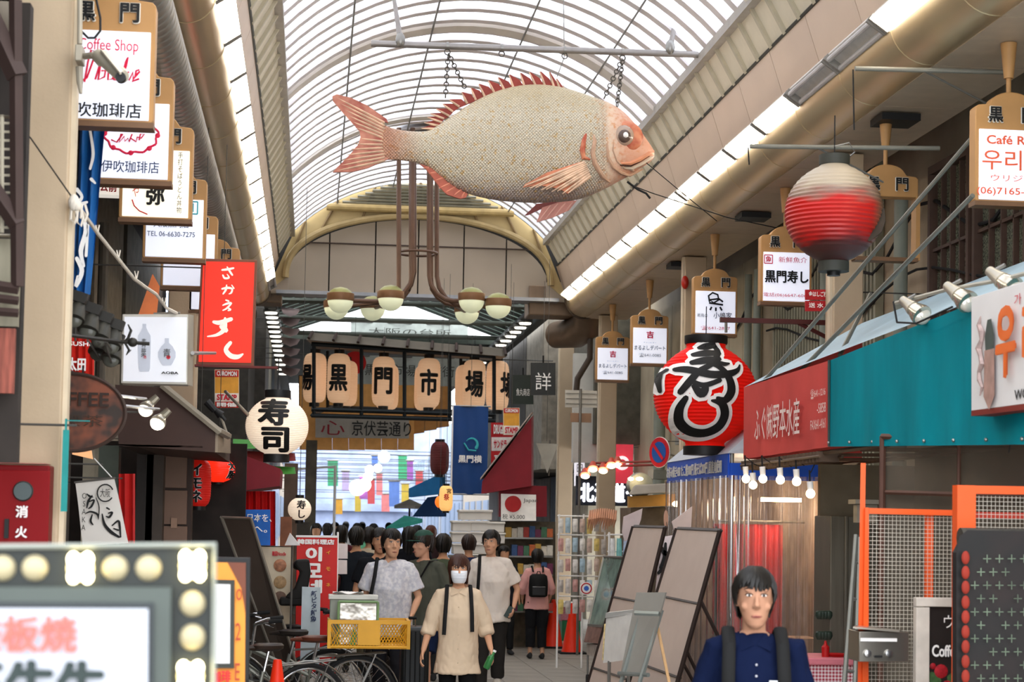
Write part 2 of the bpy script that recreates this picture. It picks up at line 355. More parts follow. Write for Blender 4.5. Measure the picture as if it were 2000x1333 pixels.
# windows upper right
n_w = 0
for (ya,yb) in ((13.3,14.55),(14.65,15.9),(16.0,17.1)):
    n_w += 1; wn = thing('window_%d' % n_w, None, None, (5.85,ya,3.65), kind='structure'); z0, z1 = 3.75, 5.35
    fm_ = mat('4e3a30',.6,var=.2)
    for nm,a,b in (('window_frame',(5.85,ya,z0-.08),(5.98,yb,z0)),('window_frame',(5.85,ya,z1),(5.98,yb,z1+.08)),('window_frame',(5.85,ya,z0),(5.98,ya+.06,z1)),('window_frame',(5.85,yb-.06,z0),(5.98,yb,z1))): part(wn, nm, MB().bb(a,b), fm_)
    for k in range(1,4):
        yy = ya+.06+(yb-ya-.12)*k/4; part(wn, 'muntin', MB().bb((5.88,yy-.012,z0),(5.93,yy+.012,z1)), fm_)
    part(wn, 'muntin', MB().bb((5.88,ya+.06,z0+.85),(5.93,yb-.06,z0+.88)), fm_)
    part(wn, 'pane', MB().bb((5.93,ya+.06,z0),(5.94,yb-.06,z1)), two_tone('3a4038','767a66',60,lo=.35,hi=.65,rough=.25,stretch=(1,1,1)))
part(wall_right, 'ledge', MB().bb((5.7,9,3.5),(6.0,18.6,3.58)), M['dkbrown'])
wall_left = thing('wall_left', None, None, (-2.7,0,0), kind='structure')
part(wall_left, 'masonry', MB().bb((-3.0,4,-.02),(-2.7,34,6.6)), mat('4a4038',.8,var=.35,scale=1.3))
for (y0,y1,z0,z1,c) in ((8,10.8,2.9,5.4,'2b2622'),(11,13.2,0,6.0,'6b4a40'),(13.4,15,0,2.6,'241d1a'),(15.3,17,3.2,5.5,'33302c'),(17.2,19.5,0,6.2,'7d5a4c'),(19.8,22,2.8,5.6,'39342f'),(22.3,25.5,0,6.2,'8d8270'),(26,31,0,6.1,'6d685c')):
    part(wall_left, 'facade_panel', MB().bb((-2.7,y0,z0),(-2.62,y1,z1)), mat('%s' % c,.7,var=.25))
for y,r in ((13.3,.06),(17.1,.05),(22.1,.06)): part(wall_left, 'drain_pipe', MB().tube([(-2.5,y,0),(-2.5,y,5.4)], r, 10), mat('6d675c',.5))
# --- far gable wall of the first arcade
gw = thing('wall_end', None, None, (CX,31.8,5.8), kind='structure')
def P(dx,zp,y): return V((CX+dx,y,EYE+zp))
N_ = 48; outer = []
for i in range(N_+1):
    t = -1+2*i/N_
    if abs(t) > .9: k = (abs(t)-.9)/.1; p = V((CX+math.copysign(2.2+.42*k,t),0,ZG-.05-1.0*k))
    else: p = arc(t/.9,.0)
    outer.append(p)
inner = [P(2.3*math.sin(PI/2*(-1+2*i/N_)), 4.12+1.14*max(math.cos(PI/2*(-1+2*i/N_)),0)**.85,0) for i in range(N_+1)]
spm = mat('b49d6c',.6,var=.12,scale=1.5)
edges = [0,5,11,17,24,31,37,43,48]
for a,b in zip(edges[:-1],edges[1:]):
    mb = MB()
    for k in range(a,b):
        q4 = [inner[k]+V((0,31.8,0)), inner[k+1]+V((0,31.8,0)), outer[k+1]+V((0,31.8,0)), outer[k]+V((0,31.8,0))]; mb.slab(q4,(0,.08,0))
    part(gw, 'spandrel_panel', mb, spm, smooth=0)
    if a: part(gw, 'spandrel_joint', MB().bb(inner[a]+V((-.025,31.74,-.02)), outer[a]+V((.025,31.81,0))) if abs(inner[a].x-outer[a].x) < .05 else MB().tube([inner[a]+V((0,31.77,0)), outer[a]+V((0,31.77,0))], .025, 6), mat('7c6540',.6))
part(gw, 'arch_trim', MB().tube([p+V((0,31.74,0)) for p in inner], .06, 8), mat('a08a5e',.5,var=.15))
part(gw, 'cross_beam', MB().tube([P(-1.62,5.36,31.68), P(1.62,5.36,31.68)], .065, 10), mat('a9905c',.5,var=.2))
lv = mat('77725f',.6,var=.2)
for k in range(7):
    z = 5.46+.055*k; hw = 1.35-.13*k
    part(gw, 'louver_slat', MB().box(P(0,z,31.72),(2*hw,.06,.03),Matrix.Rotation(.5,3,'X')), lv)
rp = mat('9a8c7a',.6,var=.08,scale=1)
xs = [-2.28,-1.55,-.75,.0,.8,1.55,2.28]
for a,b in zip(xs[:-1],xs[1:]):
    n = 8; top = [(x, 4.15+1.1*max(1-(x/2.3)**2,0)**.5) for x in [a+.012+(b-a-.024)*k/n for k in range(n+1)]]
    part(gw, 'recess_panel', MB().poly([P(a+.012,3.9,32.1)]+[P(x,z,32.1) for x,z in top]+[P(b-.012,3.9,32.1)], (0,.05,0)), rp, smooth=0)
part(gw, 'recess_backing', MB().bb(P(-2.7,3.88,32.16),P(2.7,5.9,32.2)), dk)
part(gw, 'seam_bar', MB().bb(P(-2.1,4.78,32.07),P(2.1,4.80,32.1)), M['dkbrown'])
part(gw, 'sill_channel', MB().bb(P(-2.45,3.84,31.7),P(2.45,3.90,32.2)), mat('8b8d90',.4,.6))
for s in (-1,1):
    part(gw, 'arch_lining', MB().bb(P(s*2.25,3.85,31.82),P(s*2.9,4.2,32.1)), rp)
# brown boxes at both springings
single('duct_box','boxed brown sheet-metal casing under the left spring of the end arch','duct',MB().bb(S(492,530,31.98),S(551,600,32.6)),mat('77624d',.5),bev=.02)
single('duct_box','boxed brown sheet-metal casing where the right duct meets the end arch','duct',MB().bb(S(1034,557,32.0),S(1110,626,32.7)),mat('77624d',.5),bev=.02)
# --- pillars
for k,(px,X,Y,sd,lab) in enumerate(((0,-1.30,9.8,-1,'big cream steel arcade pillar in the left foreground behind the fire box'),(0,-1.30,20.6,-1,'cream arcade pillar behind the white bottle lightbox on the left'),(0,4.87,16.9,1,'cream arcade pillar above the teal awning'),(0,4.87,23.9,1,'cream arcade pillar with a red bulb beside the small white shop sign'),(0,4.87,31.0,1,'cream arcade pillar behind the two lowest hanging signs on the right'),(0,4.87,36.2,1,'farthest right cream pillar past the end arch'))):
    x0, x1 = (X-.31, X) if sd < 0 else (X, X+.29)
    t = thing('arcade_pillar', lab, 'pillar', ((x0+x1)/2, Y+.14, 0))
    part(t, 'shaft', MB().bb((x0,Y,0),(x1,Y+.28,5.5)), mat('b5a084',.5,var=.07,scale=2.5,bump=.05), bev=.012)
    part(t, 'base_plate', MB().bb((x0-.04,Y-.04,0),(x1+.04,Y+.32,.03)), M['dkgrey'])
    part(t, 'edge_strip', MB().bb((x1 if sd<0 else x0-.025,Y+.03,0),(x1+.025 if sd<0 else x0,Y+.12,5.5)), mat('cbbba0',.5))
    if k == 3: part(t, 'alarm_lamp', MB().ball(S(1338,552,23.85),(.05,.05,.09)), mat('c03020',.3))
# --- ducts
duct_m = mat('c8b48e',.36,.75,var=.14,scale=2.2,stretch=(1,.15,1),bump=.03,bscale=25)
duct_s = mat('9c9890',.42,.75,var=.15,scale=2.2,stretch=(1,.3,1),bump=.05,bscale=25)
for X,r,m,lab,ZD in ((4.66,.31,duct_m,'large satin gold rounded duct running beside the right light row',5.83),(-1.0,.22,duct_m,'smooth satin gold duct running beside the left light row',5.80),(-1.17,.165,duct_s,'ribbed silver spiral duct below the smooth one on the left',5.40)):
    t = thing('ventilation_duct', lab, 'duct', (X,18,ZD))
    prof = [(r,0),(r+.005,.005),(r+.005,.02),(r,.025),(r,1.38),(r,1.4)] if r > .2 else [p for q_ in range(10) for p in ((r,q_*.14),(r+.008,q_*.14+.01),(r+.008,q_*.14+.03),(r,q_*.14+.04),(r,q_*.14+.1399))]
    me = MB().lathe((0,0,0), prof, 36, 'y').mesh('duct_section'); me.materials.append(m)
    for i in range(19): inst(t, 'duct_section', me, None, (X,5.2+i*1.4,ZD))
    part(t, 'end_collar', MB().lathe((X,31.62,ZD), [(r+.03,0),(r+.03,.06)], 36, 'y'), mat('4a3d30',.5,.5))
t = thing('duct_elbow','brown ventilation elbow turning down beyond the right duct end','duct',S(1110,640,32.8))
part(t,'elbow', MB().tube([S(1152,600,31.9),S(1150,630,32.2),S(1125,650,32.6),S(1085,655,33.1)],[.28,.3,.28,.24],20), mat('6f5b48',.4,.5))
part(t,'down_pipe', MB().tube([S(1153,650,32.2),S(1152,700,32.2),S(1128,740,32.4),S(1124,780,32.4)],.055,10), mat('4a3e34',.5))
# --- fluorescent rows
def fixture(X, y, side, lit, first={}):
    k = (side, lit)
    if k not in first:
        lab = {(-1,True):'twin-tube fluorescent fixture lit in the continuous row along the left duct',(1,True):'twin-tube fluorescent fixture lit in the continuous row along the right duct',(1,False):'unlit twin-tube fluorescent fixture near the top of the right row',(-1,False):'unlit fluorescent fixture at the far end of the left row'}[k]
        t = thing('fluorescent_fixture', lab, 'light', (X,y,5.86), 0, 'fluorescent row '+('left' if side<0 else 'right') if lit else None)
        part(t, 'batten', MB().bb((-.09,.02,.0),(.09,1.24,.04)), mat('dcd8d0',.4), local=True)
        for dx in (-.06,.06):
            tb = part(t, 'tube', MB().cyl((dx,.05,-.03),(dx,1.21,-.03),.024,n=10), M['tube'] if lit else mat('b9b6b4',.3), local=True)
        for yy in (.03,1.22): part(t, 'lamp_holder', MB().bb((-.1,yy-.015,-.055),(.08,yy+.015,.005)), mat('85817a',.4), local=True)
        first[k] = t
    else: t = copyobj(first[k]); t.location = (X,y,5.86)
    t.rotation_euler = (0,side*.6,0)
    if not lit: t['label'] = 'unlit fluorescent fixture, %s' % ('at the far end of the left row' if side<0 else 'lower of the two dark ones in the right row' if y > 14.5 else 'upper of the two dark ones in the right row')
    return t
for i in range(19):
    y = 7.4+i*1.262
    fixture(4.31, y, 1, not (i in (5,6)))
    fixture(-.74, y, -1, i != 18)
# --- second arcade beyond the crossing
ar = thing('ceiling_beyond', None, None, (CX,50,6.2), kind='structure'); ar.name = 'ceiling_2'
gm = mat('4a5148',.7,var=.25)
for k in range(14):
    for s in (-1,1):
        x0 = CX+s*.02; x1 = CX+s*2.6; y = 33.2+k*.62
        part(ar, 'roof_sheet', MB().slab([V((x0,y,6.95)),V((x1,y,6.05)),V((x1,y+.5,6.05)),V((x0,y+.5,6.95))],(0,0,.04)), mat('59665c' if k%2 else '47524a',.6,var=.2))
for s in (-1,1): part(ar, 'roof_edge', MB().bb((CX+s*2.6-.05,33,5.86),(CX+s*2.6+.1,56,6.15)), M['dkgrey'])
part(ar, 'roof_deck', MB().bb((CX-2.6,42,6.0),(CX+2.6,56,6.1)), gm)
for x in (-.82,4.095): part(ar, 'lamp_rail', MB().bb((x-.12,34,5.88),(x+.12,66,5.94)), M['dkgrey'])
for y in (34.5,37.5,40.5): part(ar, 'tie_bar', MB().tube([(CX-2.5,y,6.0),(CX+2.5,y,6.0)],.05,8), mat('6c7268',.5))
ws = thing('wall_left_beyond', None, None, (-1.6,50,0), kind='structure'); ws.name='wall_left_2'
cols = ['5d5a52','8d8577','443f38','4a4640','a59c88','35424a','6b5a44']
for k in range(7):
    y = 37+k*3.0; part(ws, 'front_panel', MB().bb((-3.0,y,0),(-1.7,y+2.9,3.0)), mat(cols[k%7],.7,var=.3,scale=3)); part(ws, 'upper_front', MB().bb((-2.6,y,3.05),(-.95,y+2.9,6.4)), mat(cols[(k+3)%7],.7,var=.3))
part(ws,'crossing_front',MB().bb((-2.6,33.2,3.2),(-1.15,36.9,6.4)),mat('3d3a34',.8,var=.3))
we = thing('wall_right_2', None, None, (6.5,50,0), kind='structure')
for k in range(7):
    y = 37+k*3.0; part(we, 'front_panel', MB().bb((5.6,y,0),(7.0,y+2.9,3.0)), mat(cols[(k+4)%7],.7,var=.3,scale=3)); part(we, 'upper_front', MB().bb((4.75,y+1,3.05),(7.0,y+3.9,6.4)), mat(cols[(k+1)%7],.7,var=.3))
part(we,'crossing_front',MB().bb((5.15,33.4,3.4),(7.0,37.9,6.4)),mat('5a564a',.8,var=.3))
dl = None
for s in (-1,1):
    for i in range(14):
        zp = 400-9.2*i if s<0 else 394-9*i; Y = 14040/zp; X = -.21*3.9 if s<0 else 1.05*3.9
        if dl is None:
            dl = thing('downlight','oval downlight glowing in the row along the left of the far arcade','light',(X,Y,5.83),0,'downlights left of the far arcade')
            part(dl,'lens',MB().lathe((0,0,0),[(.11,-.03),(.12,0)],16),mat('fff8e8',.4,var=0,emit=1.8),local=True); part(dl,'rim',MB().lathe((0,0,0),[(.15,0),(.15,.05)],16),M['steel'],local=True)
        else:
            c = copyobj(dl); c.location = (X,Y,5.83)
            if s > 0: c['label'] = 'oval downlight glowing in the row along the right of the far arcade'; c['group'] = 'downlights right of the far arcade'
# bright open street at the far end
es = thing('building_beyond','pale multi-storey block at the sunlit far end, left of the street','building',(-6,95,0))
eb = thing('building_beyond','pale multi-storey block at the sunlit far end, right of the street','building',(11,95,0))
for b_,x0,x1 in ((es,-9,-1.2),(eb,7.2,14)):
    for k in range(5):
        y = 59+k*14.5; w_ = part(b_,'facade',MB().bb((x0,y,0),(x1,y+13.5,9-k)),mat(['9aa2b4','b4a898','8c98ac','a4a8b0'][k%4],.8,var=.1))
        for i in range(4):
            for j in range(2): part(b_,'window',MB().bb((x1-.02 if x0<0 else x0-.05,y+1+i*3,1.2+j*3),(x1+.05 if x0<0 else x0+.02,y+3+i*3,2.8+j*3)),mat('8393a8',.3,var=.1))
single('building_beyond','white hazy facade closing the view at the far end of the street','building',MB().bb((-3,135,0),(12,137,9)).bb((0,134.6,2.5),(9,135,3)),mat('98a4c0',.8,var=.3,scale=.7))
# ================================================================ hanging shop signs
def hsign(label, pxl, pxr, pyb, Y, writes, hollow=False, header=True):
    """pxl..pxr = board width, pyb = bottom edge"""
    a = S(pxl, pyb, Y); b = S(pxr, pyb, Y); wd = .545; cx = (a.x+b.x)/2; zb = a.z; dp = .13
    if pxl is None: pass
    t = thing('hanging_sign', label, 'sign', (cx, Y+dp/2, zb), group='hanging signs under the soffit')
    zs = zb + 1.33*wd; h = wd/2
    prof = [(-h+.03,0),(h-.03,0),(h,.03),(h,1.29*wd),(h-.02,1.33*wd),(h*.62,1.345*wd)]
    prof += [(h*.58*math.cos(t_), 1.345*wd+.17*wd*math.sin(t_)) for t_ in [PI*k/12 for k in range(1,12)]]
    prof += [(-h*.62,1.345*wd),(-h+.02,1.33*wd),(-h,1.29*wd),(-h,.03)]
    if hollow: prof = [(x, max(z,1.0*wd)) for x,z in prof]; [part(t,'side_bar',MB().bb((cx+sx*h-.018,Y,zb),(cx+sx*h+.018,Y+dp,zb+1.01*wd)),M['gold']) for sx in (-1,1)]
    part(t, 'board', MB().poly([V((cx+x,Y,zb+z)) for x,z in prof], (0,dp,0)), M['gold'], bev=.006)
    if not hollow: part(t, 'light_panel', MB().bb((cx-h+.025,Y-.012,zb+.03),(cx+h-.025,Y+.01,zb+1.0*wd)), M['lit'], bev=.004)
    part(t, 'bottom_rail', MB().bb((cx-h-.002,Y-.004,zb-.012),(cx+h+.002,Y+dp+.004,zb+.022)), mat('6f5138',.5))
    top = zb+1.345*wd+.17*wd
    part(t, 'rod', MB().cyl((cx,Y+dp/2,top-.02),(cx,Y+dp/2,5.3),.018,n=10), M['gold'])
    part(t, 'ceiling_cup', MB().lathe((cx,Y+dp/2,5.25),[(.035,0),(.06,.26)],14), M['gold'])
    if header:
        zc = zb+1.2*wd
        for ch,dx in (('黒',-.125),('門',.125)):
            text(t, ch, (cx+dx,Y-.001,zc), .12,.125, mat('dcd6c8',.6,var=0), bold=.05, off=.001, name='header_outline')
            text(t, ch, (cx+dx,Y-.001,zc), .11,.115, M['ink'], bold=.025, off=.013, name='header_lettering')
    pc = V((cx, Y-.014, zb+.5*wd+.015))
    for wr in writes:
        s, dx, dz, w_, h_, m = wr[:6]; kw = wr[6] if len(wr) > 6 else {}
        text(t, s, pc+V((dx*wd,0,dz*wd)), w_*wd, h_*wd, m, **kw)
    return t, pc, wd
rd, nv, ik = M['inkred'], M['inknavy'], M['ink']
crim = mat('d01840',.6,var=0); blk = M['ink']; cy = mat('38a8b0',.6,var=0)
def script_px(t, pts, Y, m, r, name='script_lettering'):
    mb = MB(); 
    for st in pts: mb.tube([S(x,y,Y) for x,y in st], r, 5)
    return part(t, name, mb, m)
# left row
t,pc,wd = hsign('nearest hanging sign on the left, red script over black kanji, half behind the big pillar', 119, 290, 240, 10.7, [('Coffee Shop',.02,.30,.62,.16,crim,dict(bold=.0)),('伊吹珈琲店',-.05,-.38,.86,.16,blk,dict(bold=.015))])
yy = 10.68
script_px(t, [[(160,158),(170,152),(185,110),(186,100),(178,98),(172,120),(165,160)],[(186,155),(196,122),(200,112),(196,130),(192,156),(204,150),(206,138),(198,138)],[(212,140),(211,156),(220,154),(222,140),(223,156),(230,156)],[(236,156),(246,120),(250,112),(247,128),(241,148),(252,140),(244,146),(252,157),(260,140),(260,156),(266,148),(273,140),(272,136),(266,138),(264,150),(258,159),(272,154)]], yy, crim, .006)
t,pc,wd = hsign('second hanging sign on the left, red floral wreath round coffee script', 175, 333, 355, 12.5, [('COFFEE',0,.18,.33,.06,mat('704050',.6,var=0)),('伊吹珈琲店',0,-.33,.70,.15,nv,dict(bold=.004))])
wr = MB()
for k in range(40):
    a0 = 2*PI*k/40; a1 = 2*PI*(k+1)/40; R = lambda a: (1+.06*math.sin(a*10)); 
    wr.tube([pc+V((.175*math.cos(a0)*R(a0),0,.04+.125*math.sin(a0)*R(a0))), pc+V((.175*math.cos(a1)*R(a1),0,.04+.125*math.sin(a1)*R(a1)))], .008, 5)
for a in (0,PI/2,PI,-PI/2,.8,2.3,-.8,-2.3): wr.ball(pc+V((.175*math.cos(a),0,.04+.125*math.sin(a))), (.018,.006,.018), 8, 5)
part(t, 'wreath', wr, crim, kind=None)
script_px(t, [[(217,273),(228,278),(240,262),(236,262),(233,278),(243,266),(244,276),(250,270),(252,277),(258,262),(255,270),(266,277),(268,268),(276,270),(282,262),(274,262),(272,274)]], 12.47, crim, .0055)
t,pc,wd = hsign('third hanging sign on the left, cream panel with brush kanji and small vertical kana', 235, 370, 430, 14.1, [('伊勢屋',-.30,.05,.01,.01,ik),('屋',.0,.18,.22,.24,ik,dict(bold=.03)),('弥',.0,-.17,.26,.28,ik,dict(bold=.04)),('みつや',-.27,.05,.09,.5,rd,dict(vert=True)),('手打そばうどん丼物',.33,.02,.07,.86,ik,dict(vert=True))])
for c_ in t.children:
    if c_.name.startswith('light_panel'): c_.data.materials[0] = M['litw']
script_px(t, [[(258,390),(262,402),(272,412),(288,419)]], 14.07, rd, .005)
t,pc,wd = hsign('fourth hanging sign on the left with pale blue outlined name and a telephone line', 280, 398, 508, 16.3, [('大阪黒門店',-.05,.07,.56,.13,nv),('TEL 06-6630-7275',-.05,-.1,.76,.08,nv)])
bx = MB(); q = [(-.36,.24),(.36,.24),(.36,.44),(-.36,.44)]
for k in range(4): bx.tube([pc+V((q[k][0]*wd,0,q[k][1]*wd)), pc+V((q[(k+1)%4][0]*wd,0,q[(k+1)%4][1]*wd))], .006, 5)
part(t,'outline_mark',bx,cy); text(t,'N',pc+V((.24*wd,0,.34*wd)),.12*wd,.14*wd,cy)
hsign('fifth hanging sign on the left, blank glowing white panel', 315, 420, 563, 18.3, [])
hsign('small hanging sign on the left mostly hidden behind the red sushi sign', 388, 446, 610, 20.6, [])
# right row (far to near)
sg = [('き',0,.30,.01,.01,rd)]
def maruyoshi(lab,a,b,c,Y):
    t,pc,wd = hsign(lab,a,b,c,Y,[('吉',0,.29,.20,.2,crim,dict(bold=.04)),('チャンピオン',0,.08,.35,.035,nv),('まるよしデパート',0,-.06,.84,.13,ik,dict(bold=.01)),('☎641-0085',0,-.26,.6,.11,M['dkgrey'])])
maruyoshi('lowest and farthest hanging sign on the right with red kanji emblem',1165,1227,745,29.5)
maruyoshi('second hanging sign from the far end on the right with red kanji emblem',1232,1305,713,26.4)
t,pc,wd = hsign('hanging sign with black swirl bird logo above the big red lantern',1353,1440,655,22.0,[('若鳥の',-.30,-.08,.24,.08,ik),('小嶋家',.16,-.07,.42,.14,ik,dict(bold=.01)),('☎641-2817',0,-.36,.66,.1,rd)])
script_px(t, [[(1386,590),(1384,578),(1392,572),(1402,576),(1404,586),(1394,592),(1386,586),(1404,584),(1412,590)],[(1385,592),(1412,596)],[(1390,600),(1387,606)],[(1398,601),(1398,608)],[(1406,600),(1410,607)]], 21.95, ik, .012)
t,pc,wd = hsign('hanging sign left of the faded lantern, fresh fish sushi shop name in heavy black',1483,1587,593,18.8,[('魚',-.36,.33,.12,.12,rd,dict(bold=.02)),('新鮮魚介',.12,.33,.56,.11,rd),('黒門寿し',0,-.0,.86,.25,ik,dict(bold=.04)),('電話(06)6647-6067',0,-.36,.9,.09,rd)])
bx = MB(); q = [(-.44,.25),(-.28,.25),(-.28,.41),(-.44,.41)]
for k in range(4): bx.tube([pc+V((q[k][0]*wd,0,q[k][1]*wd)), pc+V((q[(k+1)%4][0]*wd,0,q[(k+1)%4][1]*wd))], .005, 5)
part(t,'emblem_frame',bx,rd)
hsign('hanging sign seen behind the faded lantern, an empty frame under its header',1668,1797,505,15.3,[],hollow=True)
t,pc,wd = hsign('nearest hanging sign on the right cut by the frame, orange Korean lettering',1899,2052,397,12.8,[("Café RIN",.0,.33,.72,.12,M['inkor'],dict(bold=.02)),('우리집',0,.06,.84,.27,M['inkor'],dict(bold=.005)),('ウリジプ',0,-.18,.6,.09,M['inkor']),('(06)7165-1213',0,-.37,.98,.12,M['inkor'],dict(bold=.01))])
# ================================================================ the giant sea bream
fY = 18.8
def fp(cx, cy, dy=0): return S(600+cx/2.7778, 60+cy/2.7778, fY+dy)
fish = thing('hanging_fish','giant painted sea bream model hanging by chains under the glass vault','fish', fp(1000,640))
def fish_mat():
    m = bpy.data.materials.new('bream_skin'); m.use_nodes = True; n = m.node_tree; N = n.nodes.new; L = n.links.new; b = n.nodes['Principled BSDF']; b.inputs['Roughness'].default_value = .5
    tc = N('ShaderNodeTexCoord'); sep = N('ShaderNodeSeparateXYZ'); L(tc.outputs['Object'], sep.inputs[0])
    def math_(op,a,bv=None,c=None):
        x = N('ShaderNodeMath'); x.operation = op
        for i,q in enumerate((a,bv,c)):
            if q is None: continue
            if isinstance(q,(int,float)): x.inputs[i].default_value = q
            else: L(q, x.inputs[i])
        return x.outputs[0]
    def mp(val,a,b_): x = N('ShaderNodeMapRange'); L(val,x.inputs[0]); x.inputs[1].default_value = a; x.inputs[2].default_value = b_; return x.outputs[0]
    def mix(f,a,b_):
        x = N('ShaderNodeMixRGB'); L(f,x.inputs[0]) if not isinstance(f,float) else None
        for i,q in ((1,a),(2,b_)):
            if isinstance(q,str): x.inputs[i].default_value = (*lin(q),1)
            else: L(q,x.inputs[i])
        return x.outputs[0]
    X, Z = sep.outputs['X'], sep.outputs['Z']
    nz = N('ShaderNodeTexNoise'); nz.inputs['Scale'].default_value = 4; nz.inputs['Detail'].default_value = 6; L(tc.outputs['Object'], nz.inputs['Vector'])
    n2 = N('ShaderNodeTexNoise'); n2.inputs['Scale'].default_value = 28; L(tc.outputs['Object'], n2.inputs['Vector'])
    zz = math_('ADD', Z, math_('MULTIPLY', math_('SUBTRACT', nz.outputs['Fac'], .5), .25))
    c = mix(mp(zz,-.52,-.30), 'b5a79f', 'd6ccb4'); c = mix(mp(n2.outputs['Fac'],.56,.72), c, 'c9a566'); c = mix(mp(zz,.30,.62), c, 'bfae88')
    hd = mp(math_('ADD', X, math_('MULTIPLY', n2.outputs['Fac'], .35)), 1.20, 1.55); c = mix(math_('MULTIPLY',hd,.75), c, 'c47c5e')
    tl = mp(math_('ADD', X, math_('MULTIPLY', n2.outputs['Fac'], -.1)), -.75, -1.1); c = mix(math_('MULTIPLY',tl,.75), c, 'b86a4a')
    # scales: diamond lattice of ridges
    u = math_('MULTIPLY', math_('ADD', X, Z), 95); v = math_('MULTIPLY', math_('SUBTRACT', X, Z), 95)
    sc = math_('MULTIPLY', math_('ABSOLUTE', math_('SINE', u)), math_('ABSOLUTE', math_('SINE', v)))
    fade = math_('SUBTRACT', 1, mp(X, 1.12, 1.2)); sc = math_('MULTIPLY', sc, fade)
    c = mix(math_('MULTIPLY', math_('SUBTRACT', fade, mp(sc,.0,.35)), .55), c, '8f7c66')
    L(c, b.inputs['Base Color']); bp = N('ShaderNodeBump'); bp.inputs['Strength'].default_value = .9; bp.inputs['Distance'].default_value = .012; L(sc, bp.inputs['Height']); L(bp.outputs[0], b.inputs['Normal'])
    return m
fm = fish_mat()
prof = [(395,495,705,.02),(430,520,700,.035),(480,535,702,.05),(550,547,708,.07),(620,548,722,.085),(660,546,740,.10),(700,522,772,.12),(750,486,815,.15),(800,455,850,.18),(850,418,876,.205),(900,386,896,.225),(1000,336,918,.26),(1100,306,930,.285),(1200,291,935,.30),(1300,294,936,.31),(1400,312,932,.315),(1500,345,912,.31),(1580,372,878,.30),(1650,400,842,.28),(1700,430,812,.255),(1740,470,795,.23),(1780,515,765,.20),(1820,570,740,.165),(1850,610,722,.13),(1870,640,705,.09),(1882,655,690,.04)]
R = []
for cx,t_,b_,ry in prof:
    ring = []; zc = (t_+b_)/2; hz = (b_-t_)/2
    for j in range(36):
        a = 2*PI*j/36; s_, c_ = math.sin(a), math.cos(a)
        e = .85; R_y = math.copysign(abs(c_)**e, c_)*ry; p = fp(cx, zc - hz*math.copysign(abs(s_)**1.0, s_)); p.y += R_y; ring.append(p)
    R.append(ring)
body = part(fish, 'body', MB().rings(R), fm, smooth=70)
sb = body.modifiers.new('s','SUBSURF'); sb.levels = sb.render_levels = 1
fin = two_tone('8f3a2a','c98a70',7,lo=.3,hi=.8,rough=.5); ray_m = mat('cdab8e',.5,var=.35,scale=9); finr = mat('8a3428',.55,var=.35,scale=5)
def finsheet(name, out, th=.03, y=0, m=fin, label=None): 
    return part(fish, name, MB().poly([fp(x,z,y-th/2) for x,z in out], (0,th,0)), m, smooth=0, label=label)
tail = finsheet('tail_fin', [(400,490),(440,500),(430,478),(330,408),(240,365),(160,345),(137,355),(140,380),(200,450),(250,505),(285,545),(290,580),(275,620),(225,680),(165,740),(138,768),(250,765),(330,745),(420,705),(450,690)], .035)
def rays(par, name, lines, r=.011, m=ray_m, y=0):
    for (x0,z0,x1,z1) in lines:
        for s in (-1,):
            mb = MB(); mb.tube([fp(x0,z0,y-.012), fp((x0+x1)/2,(z0+z1)/2,y-.018), fp(x1,z1,y-.012)], [r,r*.9,r*.35], 6)
            mb.tube([fp(x0,z0,y+.012), fp(x1,z1,y+.012)], [r,r*.35], 6); part(par, name, mb, m)
tl = []
for k in range(13):
    f = k/12; x0, z0 = 415, 500+205*f
    if f < .5: g = f/.5; x1, z1 = 150+135*g, 358+200*g
    else: g = (f-.5)/.5; x1, z1 = 285-135*g, 585+178*g
    tl.append((x0+5,z0,x1,z1))
rays(tail, 'fin_ray', tl, .013)
dors = [(690,525),(640,500)]
spk = [(618,530,700,525),(636,500,712,508),(652,470,730,490),(668,450,742,470),(700,425,770,455),(735,398,790,432),(770,375,825,405),(838,335,868,388),(888,312,915,368),(930,290,962,348),(982,272,1015,328),(1035,254,1070,315),(1095,240,1120,305),(1155,230,1180,298),(1205,226,1240,292),(1262,222,1290,292),(1312,225,1340,300),(1350,262,1372,308),(1385,300,1400,318)]
dm = finr
dorsal = None
for i,(x0,z0,x1,z1) in enumerate(spk):
    nx = spk[min(i+1,len(spk)-1)]; px_ = nx[2] if i < len(spk)-1 else x1+20; pz_ = nx[3] if i < len(spk)-1 else z1+8
    mx_, mz_ = x0*.35+nx[2]*.65, z0*.35+nx[3]*.65
    out = [(x1-6,z1+14),(x0,z0),(x0+6,z0-2),((x0+nx[0])/2*.5+nx[2]*.5,(z0+nx[1])/2*.5+nx[3]*.5),(px_,pz_+12)]
    if dorsal is None: dorsal = finsheet('dorsal_fin', out, .02, m=dm)
    else: part(dorsal, 'fin_web', MB().poly([fp(x,z,-.01) for x,z in out], (0,.02,0)), dm, smooth=0)
rays(dorsal, 'fin_ray', [(x1,z1+8,x0,z0) for x0,z0,x1,z1 in spk], .013)
anal = finsheet('anal_fin', [(610,722),(640,745),(680,795),(720,850),(760,890),(830,912),(862,905),(872,885),(820,860),(760,820),(700,760),(650,735)], .04, m=mat('b8604a',.5,var=.25))
rays(anal, 'fin_ray', [(660,745,632,745),(700,770,660,775),(740,800,690,815),(775,830,715,855),(805,850,745,880),(835,865,790,900),(855,878,835,910)], .013, mat('d98a70',.5))
pec = []
for k in range(9):
    f = k/8; pec.append((1505+30*f, 715+55*f+20*f*f, 1180+235*f, 842+40*f+ (8 if k%2 else 0)))
